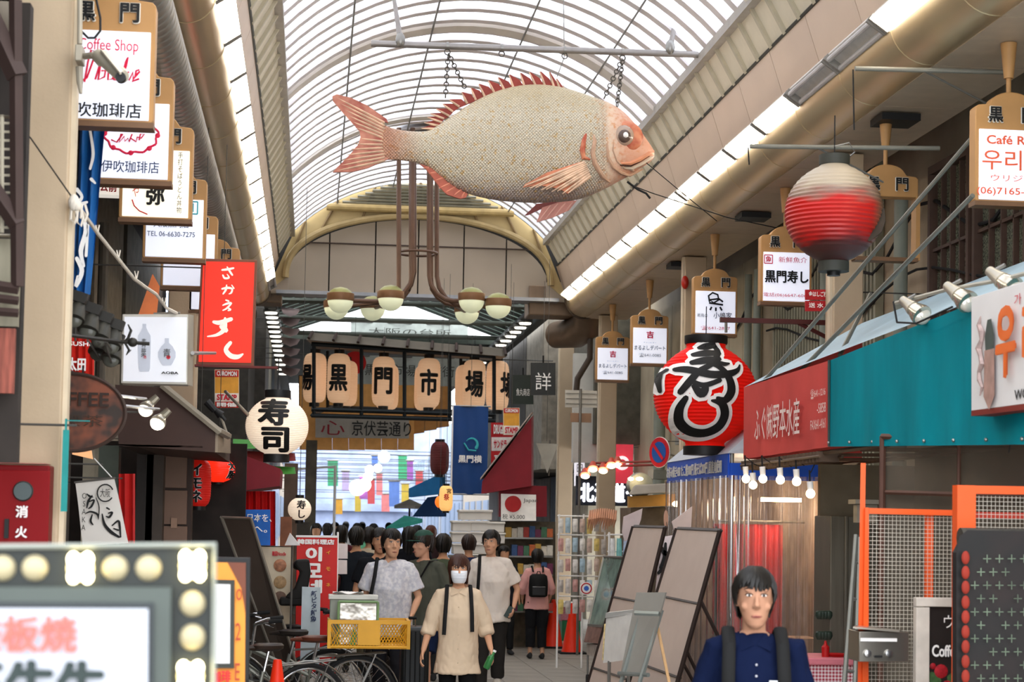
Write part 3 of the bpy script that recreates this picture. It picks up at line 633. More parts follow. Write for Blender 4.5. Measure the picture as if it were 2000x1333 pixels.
pl = part(fish, 'pectoral_fin', MB().poly([fp(1490,710,-.33),fp(1540,790,-.33),fp(1415,885,-.42),fp(1370,858,-.42),fp(1320,848,-.43),fp(1260,838,-.43),fp(1172,850,-.42),fp(1180,835,-.42),fp(1300,770,-.38)], (0,.02,0)), mat('c47a58',.5,var=.3), smooth=0)
for (x0,z0,x1,z1) in pec: part(pl, 'fin_ray', MB().tube([fp(x0,z0,-.345), fp((x0+x1)/2,(z0+z1)/2,-.40), fp(x1,z1,-.435)],[.018,.015,.006],6), ray_m)
finsheet('pelvic_fin', [(1180,1002),(1245,940),(1330,930),(1370,930),(1275,965),(1200,1000)], .03, -.12, mat('6d3430',.6))
pv = finsheet('pelvic_fin', [(1245,1040),(1275,960),(1360,932),(1465,920),(1420,975),(1330,1015)], .03, -.2, mat('b57c70',.6,var=.2))
rays(pv, 'fin_ray', [(1440,930,1400,985),(1400,935,1340,1010),(1360,940,1290,1025),(1320,950,1255,1035)], .009, mat('c9998a',.6), -.2)
# head relief
sk = mat('b9967c',.5,var=.25,scale=8); orr = two_tone('a8462c','c9825e',9,lo=.35,hi=.65,rough=.5)
def surfy(cx, cz):   # near surface of the body
    for (a,b) in zip(prof[:-1],prof[1:]):
        if a[0] <= cx <= b[0]:
            f = (cx-a[0])/(b[0]-a[0]); t_,bb,ry = [a[i]+(b[i]-a[i])*f for i in (1,2,3)]; zz = ((t_+bb)/2-cz)/((bb-t_)/2); return -ry*max(1-zz*zz,0)**.42
    return -.05
def fl(pts, r, nm, m, lift=.0, label=None): return part(fish, nm, MB().tube([fp(x,z,surfy(x,z)-lift) for x,z in pts], r, 8, flat=.8), m, label=label)
fl([(1545,545),(1560,600),(1548,660),(1560,720),(1600,790),(1640,822)], [.012,.03,.035,.035,.03,.012], 'gill_cover', sk, -.01)
fl([(1640,560),(1625,620),(1632,690),(1660,740),(1700,770),(1750,785),(1820,752)], [.01,.02,.024,.026,.024,.02,.01], 'cheek_ridge', sk, -.008)
fl([(1660,600),(1658,650),(1680,705),(1720,745),(1770,760)], .014, 'cheek_ridge', mat('b8977f',.6), -.006)
fl([(1512,560),(1500,600),(1492,650),(1500,690),(1535,700)], [.02,.035,.04,.035,.012], 'gill_patch', orr, -.012)
fl([(1700,720),(1750,722),(1800,700),(1850,668),(1876,655)], [.012,.03,.036,.036,.02], 'upper_lip', mat('cf8c68',.45,var=.2), -.012)
fl([(1705,742),(1760,748),(1815,722),(1860,692),(1878,680)], [.01,.024,.026,.026,.015], 'lower_lip', mat('c9b8a4',.5), -.008)
fl([(1700,730),(1755,735),(1805,711),(1855,680)], .009, 'mouth_gap', mat('3a2018',.6), .012)
ec = (1718,570); ey = surfy(*ec)
part(fish, 'eye_socket', MB().ball(fp(ec[0]+6,ec[1]+5,ey+.035), (.19,.06,.165), 28, 14), orr)
e = part(fish, 'eye', MB().ball(fp(ec[0],ec[1],ey+.0), (.105,.075,.11), 24, 14), mat('a8917e',.25,var=.2,coat=.5))
part(e, 'iris', MB().ball(fp(ec[0]+2,ec[1]+2,ey-.035), (.072,.055,.075), 20, 12), mat('5a4a42',.2)); part(e, 'pupil', MB().ball(fp(ec[0]+8,ec[1]-2,ey-.065), (.034,.035,.036), 16, 10), mat('e8e4e0',.15,var=0)); 
part(fish, 'nostril', MB().ball(fp(1790,577,surfy(1790,577)), (.02,.02,.028), 10, 8), mat('702818',.6))
# bar, arms, chains
bar = thing('hanger_bar','grey steel tube spanning the vault that carries the fish','bar', S(1045,96,fY))
part(bar,'tube',MB().tube([S(725,85,fY),S(1365,107,fY)],.034,14),mat('8f8a86',.4,.5))
for (x,y,x2,y2) in ((782,78,766,-25),(1309,92,1332,-20)):
    part(bar,'support_arm',MB().tube([S(x,y,fY),S(x2,y2,fY+.05)],[.03,.018],10),mat('8f8a86',.4,.5)); part(bar,'clamp',MB().ball(S(x,y,fY-.03),(.05,.04,.08),12,8),M['steel'])
def chain(lab, p0, p1, n):
    t = thing('chain', lab, 'chain', p1); d = (p1-p0)
    rot = d.to_track_quat('Z','Y').to_matrix(); L_ = d.length/n
    for i in range(n):
        c = p0+d*((i+.5)/n); mb = MB(); pts = [V((.022*math.cos(a), 0, L_*.62*math.sin(a))) for a in [2*PI*k/10 for k in range(11)]]
        if i%2: pts = [V((0,q.x,q.z)) for q in pts]
        mb.tube([c+rot@q for q in pts], .0065, 5, cap=False); part(t, 'link', mb, mat('5a554e',.5,.6))
    return t
chain('left straight chain down to the fish back, first of the left pair', S(875,110,fY), S(870,190,fY), 11)
chain('slanting chain from the left hook to the dorsal fin', S(876,105,fY), S(908,172,fY), 10)
chain('steep chain from the right hook to the fish head', S(1216,118,fY), S(1205,208,fY-.1), 12)
chain('slanting chain from the right hook to the fish nape', S(1215,116,fY), S(1180,192,fY), 11)
for x,lab in ((874,'leftmost'),(980,'middle spare'),(1103,'third'),(1216,'rightmost')):
    t = thing('hanger_hook', lab+' hook clamp on the fish carrying bar','hook', S(x,100,fY)); y = 85+(x-725)*.0344
    part(t,'ring',MB().lathe(S(x,y,fY),[(.042,-.012),(.042,.012)],14,'x'),M['steel']); part(t,'eyelet',MB().tube([S(x,y+4,fY)+V((.03*math.cos(a),0,-.04+.03*math.sin(a))) for a in [2*PI*k/8 for k in range(9)]],.007,5),mat('4f4a44',.5,.6))
single('guy_wire','thin wire from the fish jaw out to the right fascia','wire',MB().tube([S(1232,362,fY-.2),S(1275,378,fY),S(1420,425,fY+.6),S(1600,463,fY+1)],.006,5),M['rubber'])
single('guy_wire','thin wire from the fish jaw up across the fascia','wire',MB().tube([S(1262,318,fY-.1),S(1330,375,fY+.2),S(1400,432,fY+.8)],.005,5),M['rubber'])
single('guy_wire','short twisted rope end under the fish jaw','rope',MB().tube([S(1225,355,fY-.2),S(1245,370,fY-.2),S(1262,378,fY-.2),S(1270,388,fY-.2)],.012,6),M['rubber'])
single('guy_wire','slack wire crossing the soffit beside the sushi sign','wire',MB().tube([S(1100,-60,fY),S(1102,112,fY),S(1088,150,fY)],.005,5),M['grey'])
# ================================================================ globe chandelier
brz = mat('5f4636',.45,.3); chY = 27.2
ch = thing('chandelier','bronze pipe chandelier with seven two-tone globes in front of the end arch','chandelier', S(815,600,chY))
def pipe(pts, nm='pipe'): return part(ch, nm, MB().tube(pts,.035,8), brz)
cxp = 815
top = lambda x,Y: S(x,250,Y)
for x,gx,gy,Y,gY in ((779,763,583,27.0,27.0),(803,728,603,27.3,28.4),(809,657,601,27.5,28.6),(806,665,587,27.0,27.0),(838,921,587,27.2,27.0),(842,912,610,27.5,28.6),(853,973,598,27.3,27.0)):
    a = S(x,555,Y); b = S(gx,gy,gY); s = 1 if gx > x else -1; r = min(.45,abs(b.x-a.x)*.6); zb = b.z
    pts = [top(x,Y), S(x,495,Y), V((a.x,a.y,zb+r))] + [V((a.x+s*r*(1-math.cos(t)), a.y+(b.y-a.y)*.2, zb+r*(1-math.sin(t)))) for t in (.4,.8,1.2,1.57)] + [b]
    pipe(pts)
    g = part(ch,'globe',MB().lathe(b,[(.19*math.cos(t),.19*math.sin(t)) for t in [-PI/2+.01+(PI/2)*k/8 for k in range(9)]],24),mat('dfe3c0',.4,var=.03,emit=.25))
    part(g,'globe_band',MB().lathe(b,[(.196,-.01),(.2,.0),(.2,.10),(.178,.105)],24),mat('7c5a3e',.4,.3)); part(g,'globe_cap',MB().lathe(b,[(.178,.10),(.15,.14),(.1,.175),(.02,.195)],24),mat('8c8a52',.4,.3))
ring = MB(); c = S(816,495,27.25); ring.tube([c+V((.29*math.cos(a),.29*math.sin(a),0)) for a in [2*PI*k/24 for k in range(25)]],.02,6); part(ch,'ring',ring,brz)
part(ch,'ceiling_plate',MB().lathe(S(815,248,27.2),[(.35,0),(.35,.05)],20),brz)
# ================================================================ lantern builder
def lantern(label, px, py, wpx, hpx, Y, m, ribs=26, capw=.33, caph=.06, capm=None, e=.72, group=None, name='paper_lantern', cord=True, shape=None, cat='lantern'):
    s = F/Y; R = wpx/2/s; H = hpx/2/s; c = S(px,py,Y); c.y += R
    t = thing(name, label, cat, (c.x,c.y,c.z-H), group=group); prof = []; n = ribs*2
    rf = shape or (lambda u: (1-abs(u)**2.1)**e)
    def rad(u): return R*max(rf(u), capw*.95)
    for i in range(n+1):
        u = -1+2*i/n; prof.append((rad(u)*(1.0 if i%2 else .975), c.z+u*H))
    part(t,'shade',MB().lathe((c.x,c.y,0),prof,48),m,smooth=20)
    cm = capm or M['black']; k = R*capw
    part(t,'bottom_cap',MB().lathe((c.x,c.y,c.z-H),[(k,-caph),(k*1.03,-caph),(k*1.03,.015),(k*.9,.02)],28),cm); part(t,'top_cap',MB().lathe((c.x,c.y,c.z+H),[(k,-.015),(k*1.03,0),(k*1.03,caph),(k*.97,caph)],28),cm)
    if cord: part(t,'cord',MB().tube([(c.x,c.y,c.z+H+caph),(c.x,c.y,c.z+H+caph+(.3 if cord is True else cord))],.005,5),M['rubber'])
    def wrap(vs, fs, mt, off=.006, nm='lettering', step=.03, ang=0, copies=1):
        """2d metres about the centre -> on the shade"""
        mb = MB(); n0 = len(vs)//copies; m0 = len(fs)//copies
        for q in range(copies):
            vs2, fs2 = refine2d(vs[q*n0:(q+1)*n0], [tuple(i-q*n0 for i in f) for f in fs[q*m0:(q+1)*m0]], step); P2 = []
            for x,z in vs2:
                u = max(-.999,min(.999,z/H)); r = rad(u)+off+q*.0008; a = math.asin(max(-1,min(1,x/r)))+ang; P2.append(V((c.x+r*math.sin(a), c.y-r*math.cos(a), c.z+z)))
            mb.add(P2, fs2)
        return part(t, nm, mb, mt, smooth=0)
    return t, wrap, s, c, R, H
def wtext(wrap, s, x, z, w_, h_, m, bold=.04, vert=True, ang=0, off=.006, line=1, step=.03):
    vs, fs = text2d('\n'.join(s) if vert else s, bold, 1, line); wrap([(x+a*w_, z+b*h_) for a,b in vs], fs, m, off, 'lettering', step, ang, 9 if bold >= .03 else 1)
def paper(col, em=.35, ec=None): return mat(col,.6,var=.05,scale=3,emit=em,ecol=ec or col)
# big red sushi lantern
t,wrap,s,c,R,H = lantern('big round red paper lantern with black sushi calligraphy edged in white','1' and 1400,766,214,216,17.6,mat('d3120c',.6,var=.08,scale=2,spec=.1,emit=.14,ecol='e02010'),ribs=30,capw=.40,caph=.07,e=.62)
Q = lambda st: [[((1100+x/2.776-1400)/s, -(420+y/2.776-768)/s, w_/2.776/s) for x,y,w_ in a] for a in st]
kj = Q([[(765,708,20),(800,700,40),(850,688,34)],[(720,752,22),(790,742,40),(868,738,30)],[(705,800,26),(780,786,42),(862,775,26)],[(850,690,30),(862,730,36),(820,800,30),(740,850,34),(690,905,40),(640,968,34)],[(618,838,24),(680,840,40),(800,868,44),(900,862,40),(960,838,26),(982,805,10)],[(800,800,20),(860,830,34),(905,890,44),(915,960,50),(880,1010,40),(835,1000,20)],[(690,905,26),(760,930,30),(850,900,26)],[(705,935,24),(745,975,52),(770,950,40)],[(835,790,20),(880,805,26),(915,800,10)],
 [(668,1000,30),(640,1060,44),(650,1130,46),(710,1180,44),(790,1190,44),(860,1155,50),(885,1090,50),(862,1030,44),(805,1015,14)]])
vs,fs = brush(fatten(kj,.075)); wrap(vs,fs,M['inkwhite'],.010,'lettering_outline',.05)
vs,fs = brush(kj); wrap(vs,fs,M['ink'],.018,'lettering',.05)
side = Q([[(560,850,14),(545,900,22),(548,960,16)],[(548,860,10),(585,835,16),(590,830,6)]])
vs,fs = brush(fatten(side,.05)); wrap(vs,fs,M['inkwhite'],.010,'lettering_outline',.05); vs,fs = brush(side); wrap(vs,fs,M['ink'],.018,'lettering',.05)
t = thing('lantern_bracket','dark red steel angle bracket holding the big red lantern','bracket',S(1640,632,17.9))
part(t,'arm',MB().slab([S(1408,620,17.9),S(1660,627,17.9),S(1660,636,17.9),S(1408,629,17.9)],(0,.06,0)),mat('4f2420',.5)); part(t,'brace',MB().tube([S(1560,632,17.93),S(1632,668,17.93)],.022,6),mat('4f2420',.5)); part(t,'hook',MB().tube([S(1418,628,17.93),S(1418,650,17.93)],.015,6),M['steel'])
# faded red lantern
oldm = bpy.data.materials.new('faded_paper'); oldm.use_nodes = True
def _old(m):
    n = m.node_tree; N = n.nodes.new; L = n.links.new; b = n.nodes['Principled BSDF']; b.inputs['Roughness'].default_value = .45
    tc = N('ShaderNodeTexCoord'); sp = N('ShaderNodeSeparateXYZ'); L(tc.outputs['Object'],sp.inputs[0]); nz = N('ShaderNodeTexNoise'); nz.inputs['Scale'].default_value = 3; nz.inputs['Detail'].default_value = 6
    mp = N('ShaderNodeMapping'); mp.inputs['Scale'].default_value = (1,1,4); L(tc.outputs['Object'],mp.inputs[0]); L(mp.outputs[0],nz.inputs['Vector'])
    a = N('ShaderNodeMath'); a.operation='MULTIPLY_ADD'; L(nz.outputs['Fac'],a.inputs[0]); a.inputs[1].default_value=.32; L(sp.outputs['Z'],a.inputs[2])
    r = N('ShaderNodeValToRGB'); L(a.outputs[0],r.inputs[0]); e = r.color_ramp.elements; e[0].position=.14; e[0].color=(*lin('3a2a26'),1); e[1].position=.98; e[1].color=(*lin('9a8f7c'),1)
    for p_,c_ in ((.27,'4a1512'),(.36,'a81410'),(.58,'bc1810'),(.66,'8c6a5c'),(.74,'a89a84')): q = e.new(p_); q.color=(*lin(c_),1)
    x = N('ShaderNodeMapRange'); L(sp.outputs['X'],x.inputs[0]); x.inputs[1].default_value=.20; x.inputs[2].default_value=.30
    mx = N('ShaderNodeMixRGB'); L(x.outputs[0],mx.inputs[0]); L(r.outputs[0],mx.inputs[1]); mx.inputs[2].default_value=(*lin('7a5c44'),1); L(mx.outputs[0],b.inputs['Base Color'])
_old(oldm)
t,wrap,s,c,R,H = lantern('weathered lantern, bleached grey on top and red in the middle, torn on its right side',1657,401,205,210,12.9,oldm,ribs=24,capw=.30,caph=.06,capm=M['dkgrey'],e=.6)
part(t,'tear',MB().tube([c+V((R*.86,-R*.5,.02)),c+V((R*.80,-R*.62,-.08)),c+V((R*.7,-R*.68,-.16)),c+V((R*.5,-R*.72,-.24))],[.012,.03,.035,.01],7,flat=.3),mat('3a322a',.9)); part(t,'frame_wire',MB().tube([c+V((R*.2,0,H+.02)),c+V((R*.42,0,H+.09)),c+V((R*.3,0,H+.16)),c+V((0,0,H+.13))],.006,5),M['steel'])
single('bottom_tuft','dark stub hanging under the weathered lantern','fitting',MB().cyl(c+V((0,0,-H-.06)),c+V((0,0,-H-.09)),.05,n=12),M['black'])
wY = c.y
for (x0,y0,x1,y1,Y,lab) in ((1670,134,1965,141,wY,'upper grey steel pole over the weathered lantern'),(1465,286,1835,290,14.2,'lower grey steel pole reaching out behind the weathered lantern')):
    t = thing('lantern_pole',lab,'pole',S(x1,y1,Y)); part(t,'tube',MB().tube([S(x0,y0,Y),S(x1,y1,Y)],.018,10),mat('7d7c72',.5,.3)); part(t,'stay',MB().tube([S(x0+130,y0+2,Y),S(x0+260,y0+70,Y+.5)],.008,6),M['grey']); part(t,'hanging_wire',MB().tube([S(x0-4,y0+2,Y),S(x0-2,y0+(120 if Y==wY else 36),Y)],.006,5),M['rubber'])
# white sushi lantern left
pw = paper('e6d8c4',.32,'ffe6cc')
t,wrap,s,c,R,H = lantern('round cream paper lantern with two black sushi kanji above the red awning',540,830,125,118,16.4,pw,ribs=34,capw=.40,caph=.055,e=.55)
wtext(wrap,'寿',-.03,.115,.28,.25,M['ink'],bold=.045,vert=False); wtext(wrap,'司',-.01,-.13,.25,.22,M['ink'],bold=.045,vert=False)
single('lantern_pole','slim pole sloping out from the brown awning to the cream sushi lantern','pole',MB().tube([S(440,765,16.2),S(486,812,16.62)],.014,8),M['steel'])
t,wrap,s,c,R,H = lantern('small round cream lantern with sushi kana low beside the red curtain',585,995,46,46,22.5,pw,ribs=18,capw=.35,caph=.03,e=.55)
wtext(wrap,'寿し',.02,.0,.11,.22,M['ink'],bold=.03)
t,wrap,s,c,R,H = lantern('tall yellow lantern with red and black characters under the blue banner',872,974,27,50,30,paper('e0b070',.5,'ffc070'),ribs=18,capw=.5,caph=.03,shape=lambda u:(1-abs(u)**5)**.3)
wtext(wrap,'祭',.0,.02,.09,.11,M['inkred'],bold=.03,vert=False); wtext(wrap,'宮',.04,.12,.08,.08,M['ink'],bold=.02,vert=False)
t,wrap,s,c,R,H = lantern('small orange lantern beside the tall yellow lantern',860,981,20,26,30.6,paper('e07020',.8,'ff7020'),ribs=8,capw=.4,caph=.02)
t,wrap,s,c,R,H = lantern('dusky maroon lantern hanging dark at the edge of the bright street',860,895,38,66,33,mat('5a211f',.7,var=.3,emit=.02),ribs=20,capw=.5,caph=.04,shape=lambda u:(1-abs(u)**4)**.35)
t,wrap,s,c,R,H = lantern('glowing red lantern with white-edged characters under the brown awning',425,918,66,48,18.0,mat('d81810',.4,var=.05,emit=.7,ecol='ff2a10'),ribs=14,capw=.3,caph=.02,e=.5)
for k in (0,1):
    vs, fs = text2d('大\n阪',.10 if not k else .04,1,1); wrap([(.0+a*.09,b*.17) for a,b in vs],fs,M['inkwhite'] if not k else M['ink'],.006+.010*k,'lettering',.03,.9,9)
t,wrap,s,c,R,H = lantern('tall dark red lantern with black katakana edged in white beneath the brown awning',388,944,46,92,17.2,mat('b8140f',.5,var=.1,emit=.15,ecol='d02010'),ribs=20,capw=.55,caph=.03,shape=lambda u:(1-abs(u)**4)**.3)
for k in (0,1):
    vs, fs = text2d('イ\nモ\nネ',.09 if not k else .035,1,1); wrap([(-.02+a*.11,b*.36) for a,b in vs],fs,M['inkwhite'] if not k else M['ink'],.006+.006*k+(.004 if k else 0),'lettering',.03,0,9)
# ================================================================ gate with ten lanterns
gY = 33.5
g = thing('market_gate','black steel canopy frame hung with the rows of big tan lanterns','gate',S(790,820,gY+.7))
gm_ = mat('23282a',.5,.3); lid = mat('5d5446',.5,var=.1)
def bar(a,b,r=.03,m=None,nm='frame_bar'):
    return part(g,nm,MB().tube([a,b],r,4),m or gm_)
fx = [613,706,790,878,965]; dY = 1.9
for x in fx:
    yt = 672+(x-613)*.075; bar(S(x,yt,gY),S(x,812+(x-613)*.03,gY),.035)
for y0,y1 in ((812,822),(800,811),(672,697)): bar(S(608,y0,gY),S(968,y1,gY),.04)
for x,yy in ((640,700),(900,715)): bar(S(x,yy-14,gY+dY),S(x,800,gY+dY),.03)
bar(S(640,795,gY+dY),S(960,806,gY+dY)); bar(S(608,812,gY),S(650,795,gY+dY)); bar(S(965,822,gY),S(960,806,gY+dY))
part(g,'roof_lid',MB().hexa([S(598,664,gY-.2),S(990,697,gY-.2),S(970,706,gY+dY),S(620,682,gY+dY),S(608,650,gY-.05),S(985,681,gY-.05),S(968,698,gY+dY),S(622,672,gY+dY)]),lid,smooth=0)
for k in range(9):
    f = k/8; part(g,'lid_rib',MB().tube([S(603+385*f,661+33*f,gY-.24),S(611+374*f,648+31*f,gY-.1)],.03,6),M['dkbrown'])
tanp = paper('d9b896',.22,'ffc89a')
lsh = lambda u:(1-abs(u)**6)**.28
for x,y,chs,ang,lab,Y in ((662,738,'黒',0,'front gate lantern with the first kanji, second from the left',gY+.45),(750,744,'門',0,'front gate lantern with the gate-shaped kanji in the middle left',gY+.45),(839,747,'市',0,'front gate lantern with the third kanji, right of the middle',gY+.45),(928,750,'場',0,'front gate lantern with the fourth kanji near the right post',gY+.45),
    (974,752,'場',.95,'rightmost gate lantern turned so its kanji is cut by its edge',gY+.9),(615,737,'場',-.95,'leftmost gate lantern turned with its kanji on the left edge',gY+.9),(676,748,'',0,'rear gate lantern half hidden behind the first kanji lantern',gY+1.6),(757,755,'',0,'rear gate lantern peeping out behind the gate-shaped kanji lantern',gY+1.6),(833,757,'',0,'rear gate lantern peeping out left of the third kanji lantern',gY+1.6),(913,756,'',0,'rear gate lantern peeping out left of the fourth kanji lantern',gY+1.6)):
    t,wrap,s,c,R,H = lantern(lab,x,y,46,98 if chs else 90,Y,tanp,ribs=20,capw=.42,caph=.07,shape=lsh,group='lanterns of the market gate',name='gate_lantern')
    if chs: wtext(wrap,chs,-.01 if ang<=0 else 0,-.0,.34,.50,M['ink'],bold=.04,vert=False,ang=ang)
# ================================================================ beyond the gate
t = thing('street_signboard','wide wooden lintel with a grey calligraphy board over the street','sign',S(710,878,39))
for k in range(7):
    x0 = 585+k*32; part(t,'plank',MB().hexa([S(x0,879,39.1),S(x0+31.8,880,39.1),S(x0+31.8,880,39.4),S(x0,879,39.4),S(x0,735,39.1),S(x0+31.8,736,39.1),S(x0+31.8,736,39.4),S(x0,735,39.4)]),mat('c08a4c',.6,var=.15,emit=.05),smooth=0)
for k in range(3):
    x0 = 806+k*24; part(t,'plank',MB().slab([S(x0,737,39.2),S(x0+23.7,737,39.2),S(x0+23,845-k*6,39.2),S(x0,848-k*6,39.2)],(0,.2,0)),mat('b07a40',.6,var=.15),smooth=0)
part(t,'backing',MB().slab([S(583,733,39.5),S(880,735,39.5),S(880,800,39.5),S(583,870,39.5)],(0,.05,0)),M['dkbrown'],smooth=0)
b_ = part(t,'board',MB().slab([S(616,817,39.0),S(799,819,39.0),S(799,857,39.0),S(616,855,39.0)],(0,.08,0)),mat('9b948a',.6,var=.1),smooth=0)
text(t,'京伏芸通り',S(745,838,38.95),1.25,.33,M['ink'],bold=.01); text(t,'心',S(650,836,38.95),.5,.3,M['dkred'],bold=0)
t = thing('old_dome_sign','dark domed medallion board half hidden behind the gate lanterns','sign',S(748,830,39.3))
part(t,'dome',MB().lathe(S(748,792,39.25),[(.02,-.1),(.3,-.07),(.62,0),(.60,.06)],28,'y'),mat('4c5148',.5,var=.2)); 
for y,w_,h_,txt in ((725,250,56,'黒門市場商店街'),(650,230,36,'大阪の台所')):
    Yb = 37.5 if y==725 else 43.0; c = S(800,y,Yb); w2 = w_*Yb/F; h2 = h_*Yb/F
    b_ = thing('cloth_banner','pale banner strung behind the gate lanterns' if y==725 else 'pale banner with a mountain outline strung above the gate','banner',c)
    part(b_,'cloth',MB().grid(lambda u,v: c+V(((u-.5)*w2, .06*math.sin(u*19), (v-.5)*h2)),30,3),mat('9aa09a',.7,var=.15)); text(b_,txt,c+V((0,-.08,0)),w2*.7,h2*.4,M['dkgrey'])
single('celebration_disc','small round red celebration badge behind the first gate lanterns','sign',MB().lathe(S(693,709,35.5),[(.02,-.02),(.22,-.02),(.22,.03)],20,'y'),M['red'])
t = thing('hanging_banner','tall navy blue banner with a white fish logo hanging at the gate','banner',S(917,965,31.2))
bl = mat('143f7a',.6,var=.1,scale=2); c = S(918,880,31.2)
part(t,'cloth',MB().grid(lambda u,v: c+V(((u-.5)*.60,.02*math.sin(u*9+v*4),(v-.5)*1.5)),12,8),bl); part(t,'side_stripe',MB().bb(c+V((-.32,-.02,-.75)),c+V((-.295,.02,.75))),M['white']); part(t,'rod',MB().tube([c+V((-.34,0,.75)),c+V((.34,0,.75))],.015,6),M['steel']); part(t,'rod',MB().tube([c+V((-.34,0,-.75)),c+V((.34,0,-.75))],.015,6),M['steel'])
text(t,'黒門横',c+V((.0,-.04,-.15)),.40,.13,M['inkwhite'],bold=.03)
fl_ = MB(); fc = c+V((.02,-.05,.1))
for k in range(14): a = -.6+k*.24; fl_.ball(fc+V((.10*math.cos(a),0,.10*math.sin(a))),(.028-.0015*k,.006,.03-.0015*k),8,5)
fl_.tube([fc+V((-.13,0,.02)),fc+V((-.05,0,-.10)),fc+V((.08,0,-.11))],.014,5); part(t,'logo',fl_,cy)
# right wall dark signs and posters near the gate
for (x0,y0,x1,y1,Y,lab,txt,c_,tc_) in ((1037,709,1085,772,30.6,'black square sign with white emblem below the right duct elbow','詳',"2c2e2c",M['inkwhite']),(1001,733,1042,790,32.8,'dark green shop sign beside the rightmost gate lantern','魚丸商店',"2b332c",M['inkwhite'])):
    t = thing('wall_sign',lab,'sign',S((x0+x1)/2,y1,Y)); part(t,'board',MB().slab([S(x0,y0,Y),S(x1,y0,Y),S(x1,y1,Y),S(x0,y1,Y)],(0,.06,0)),mat(c_,.5),smooth=0); text(t,txt,S((x0+x1)/2,(y0+y1)/2+5,Y-.01),(x1-x0)*Y/F*.65,(y1-y0)*Y/F*(.55 if len(txt)==1 else .25),tc_); part(t,'hanger',MB().tube([S((x0+x1)/2,y0-14,Y),S((x0+x1)/2,y0,Y)],.015,5),M['black'])
def poster(label, x0,y0,x1,y1,Y, rows, base='d8c8a8', nm='poster', cat='poster'):
    t = thing(nm,label,cat,S((x0+x1)/2,y1,Y)); part(t,'sheet',MB().slab([S(x0,y0,Y),S(x1,y0,Y),S(x1,y1,Y),S(x0,y1,Y)],(0,.02,0)),mat(base,.6,var=.05),smooth=0)
    for (f0,f1,c_,txt,tm) in rows:
        a = y0+(y1-y0)*f0; b = y0+(y1-y0)*f1
        if c_: part(t,'band',MB().slab([S(x0+1,a,Y-.006),S(x1-1,a,Y-.006),S(x1-1,b,Y-.006),S(x0+1,b,Y-.006)],(0,.004,0)),mat(c_,.6,var=.15,scale=9),smooth=0)
        if txt: text(t,txt,S((x0+x1)/2,(a+b)/2,Y-.01),(x1-x0)*Y/F*.8,(b-a)*Y/F*.7,tm,bold=.04)
    return t
poster('red and yellow stamp rally poster hanging under the red sushi sign',419,722,467,797,21.5,[(.02,.2,'c22a1c','CUROMON',M['inkwhite']),(.2,.62,'e0a23a',None,None),(.62,.84,'ece6da','STAMP',M['inkred']),(.84,1,'c22a1c','開催',M['inkwhite'])])
poster('small red and yellow stamp rally poster beside the blue banner',983,797,1015,850,30.9,[(.02,.2,'c22a1c','CUROMON',M['inkwhite']),(.2,.66,'e0a23a',None,None),(.66,1,'ece6da','STAMP',M['inkred'])])
poster('red and white drugstore banner between the blue banner and the maroon awning',959,826,1008,915,32.5,[(0,.3,'b81a20','DRUG&COSME',M['inkwhite']),(.32,.62,'e8e2dc','サンドラッグ',M['inkred']),(.65,1,'c02024','薬',M['inkwhite'])],'b81a20')
t = thing('shop_awning','dark maroon awning wedge beside the blue banner on the far right','awning',S(985,960,28.5))
part(t,'canopy',MB().hexa([S(940,965,27.6),S(1038,950,27.6),S(1042,950,29.8),S(950,965,29.8),S(942,940,27.6),S(1038,815,27.6),S(1042,812,29.8),S(952,938,29.8)]),mat('7e1420',.6,var=.08),smooth=0)
part(t,'canopy_top',MB().slab([S(938,938,27.5),S(1036,812,27.5),S(1041,808,29.9),S(950,934,29.9)],(0,0,.03)),mat('a89c94',.6),smooth=0)
t = thing('market_stall','maroon framed tax-free shop stall with white round-logo sign','stall',S(1030,1060,28))
part(t,'header',MB().slab([S(975,948,27.9),S(1068,950,27.9),S(1068,1010,27.9),S(975,1010,27.9)],(0,.2,0)),mat('7e1420',.6),smooth=0)
part(t,'sign_board',MB().slab([S(979,965,27.8),S(1047,967,27.8),S(1047,1018,27.8),S(979,1018,27.8)],(0,.05,0)),mat('dcd8d0',.5,emit=.15),smooth=0)
part(t,'logo',MB().lathe(S(1002,985,27.75),[(.01,-.02),(.125,-.02),(.125,.01)],20,'y'),M['red']); text(t,'Japan',S(1036,979,27.76),.22,.07,M['dkgrey']); text(t,'税 ¥5,000',S(1003,1010,27.76),.34,.08,M['dkgrey'])
part(t,'back_panel',MB().slab([S(940,1018,28.6),S(1085,1020,28.6),S(1085,1270,28.6),S(940,1270,28.6)],(0,.05,0)),mat('5c5446',.7,var=.5,scale=6),smooth=0)
for k in range(5): part(t,'shelf',MB().slab([S(985,1050+k*36,28.1),S(1080,1051+k*36,28.1),S(1080,1054+k*36,28.1),S(985,1053+k*36,28.1)],(0,.4,0)),M['steel'],smooth=0)
gc = ['c9a24a','b8443a','4a7a5c','d8d0c0','3a5a8a','c86a3a','e0dccf','7a3a5a']
n_=0
for k in range(5):
    for j in range(8):
        x = 988+j*11.5; y = 1050+k*36; h = random.uniform(14,24)
        if n_%9!=8: single('goods_packet','%s packet on the tax-free stall, %s shelf, %s' % (['ochre','brick red','green','cream','blue','orange','white','plum'][(j*3+k)%8],['top','second','third','fourth','lowest'][k],['far left','left','left of middle','near middle left','near middle right','right of middle','right','far right'][j]),'packet',MB().bb(S(x,y,28.15),S(x+9,y-h,28.3)),mat(gc[(j*3+k)%8],.5,var=.2,scale=20),group='packets on the tax-free stall')
        n_+=1
n_=0
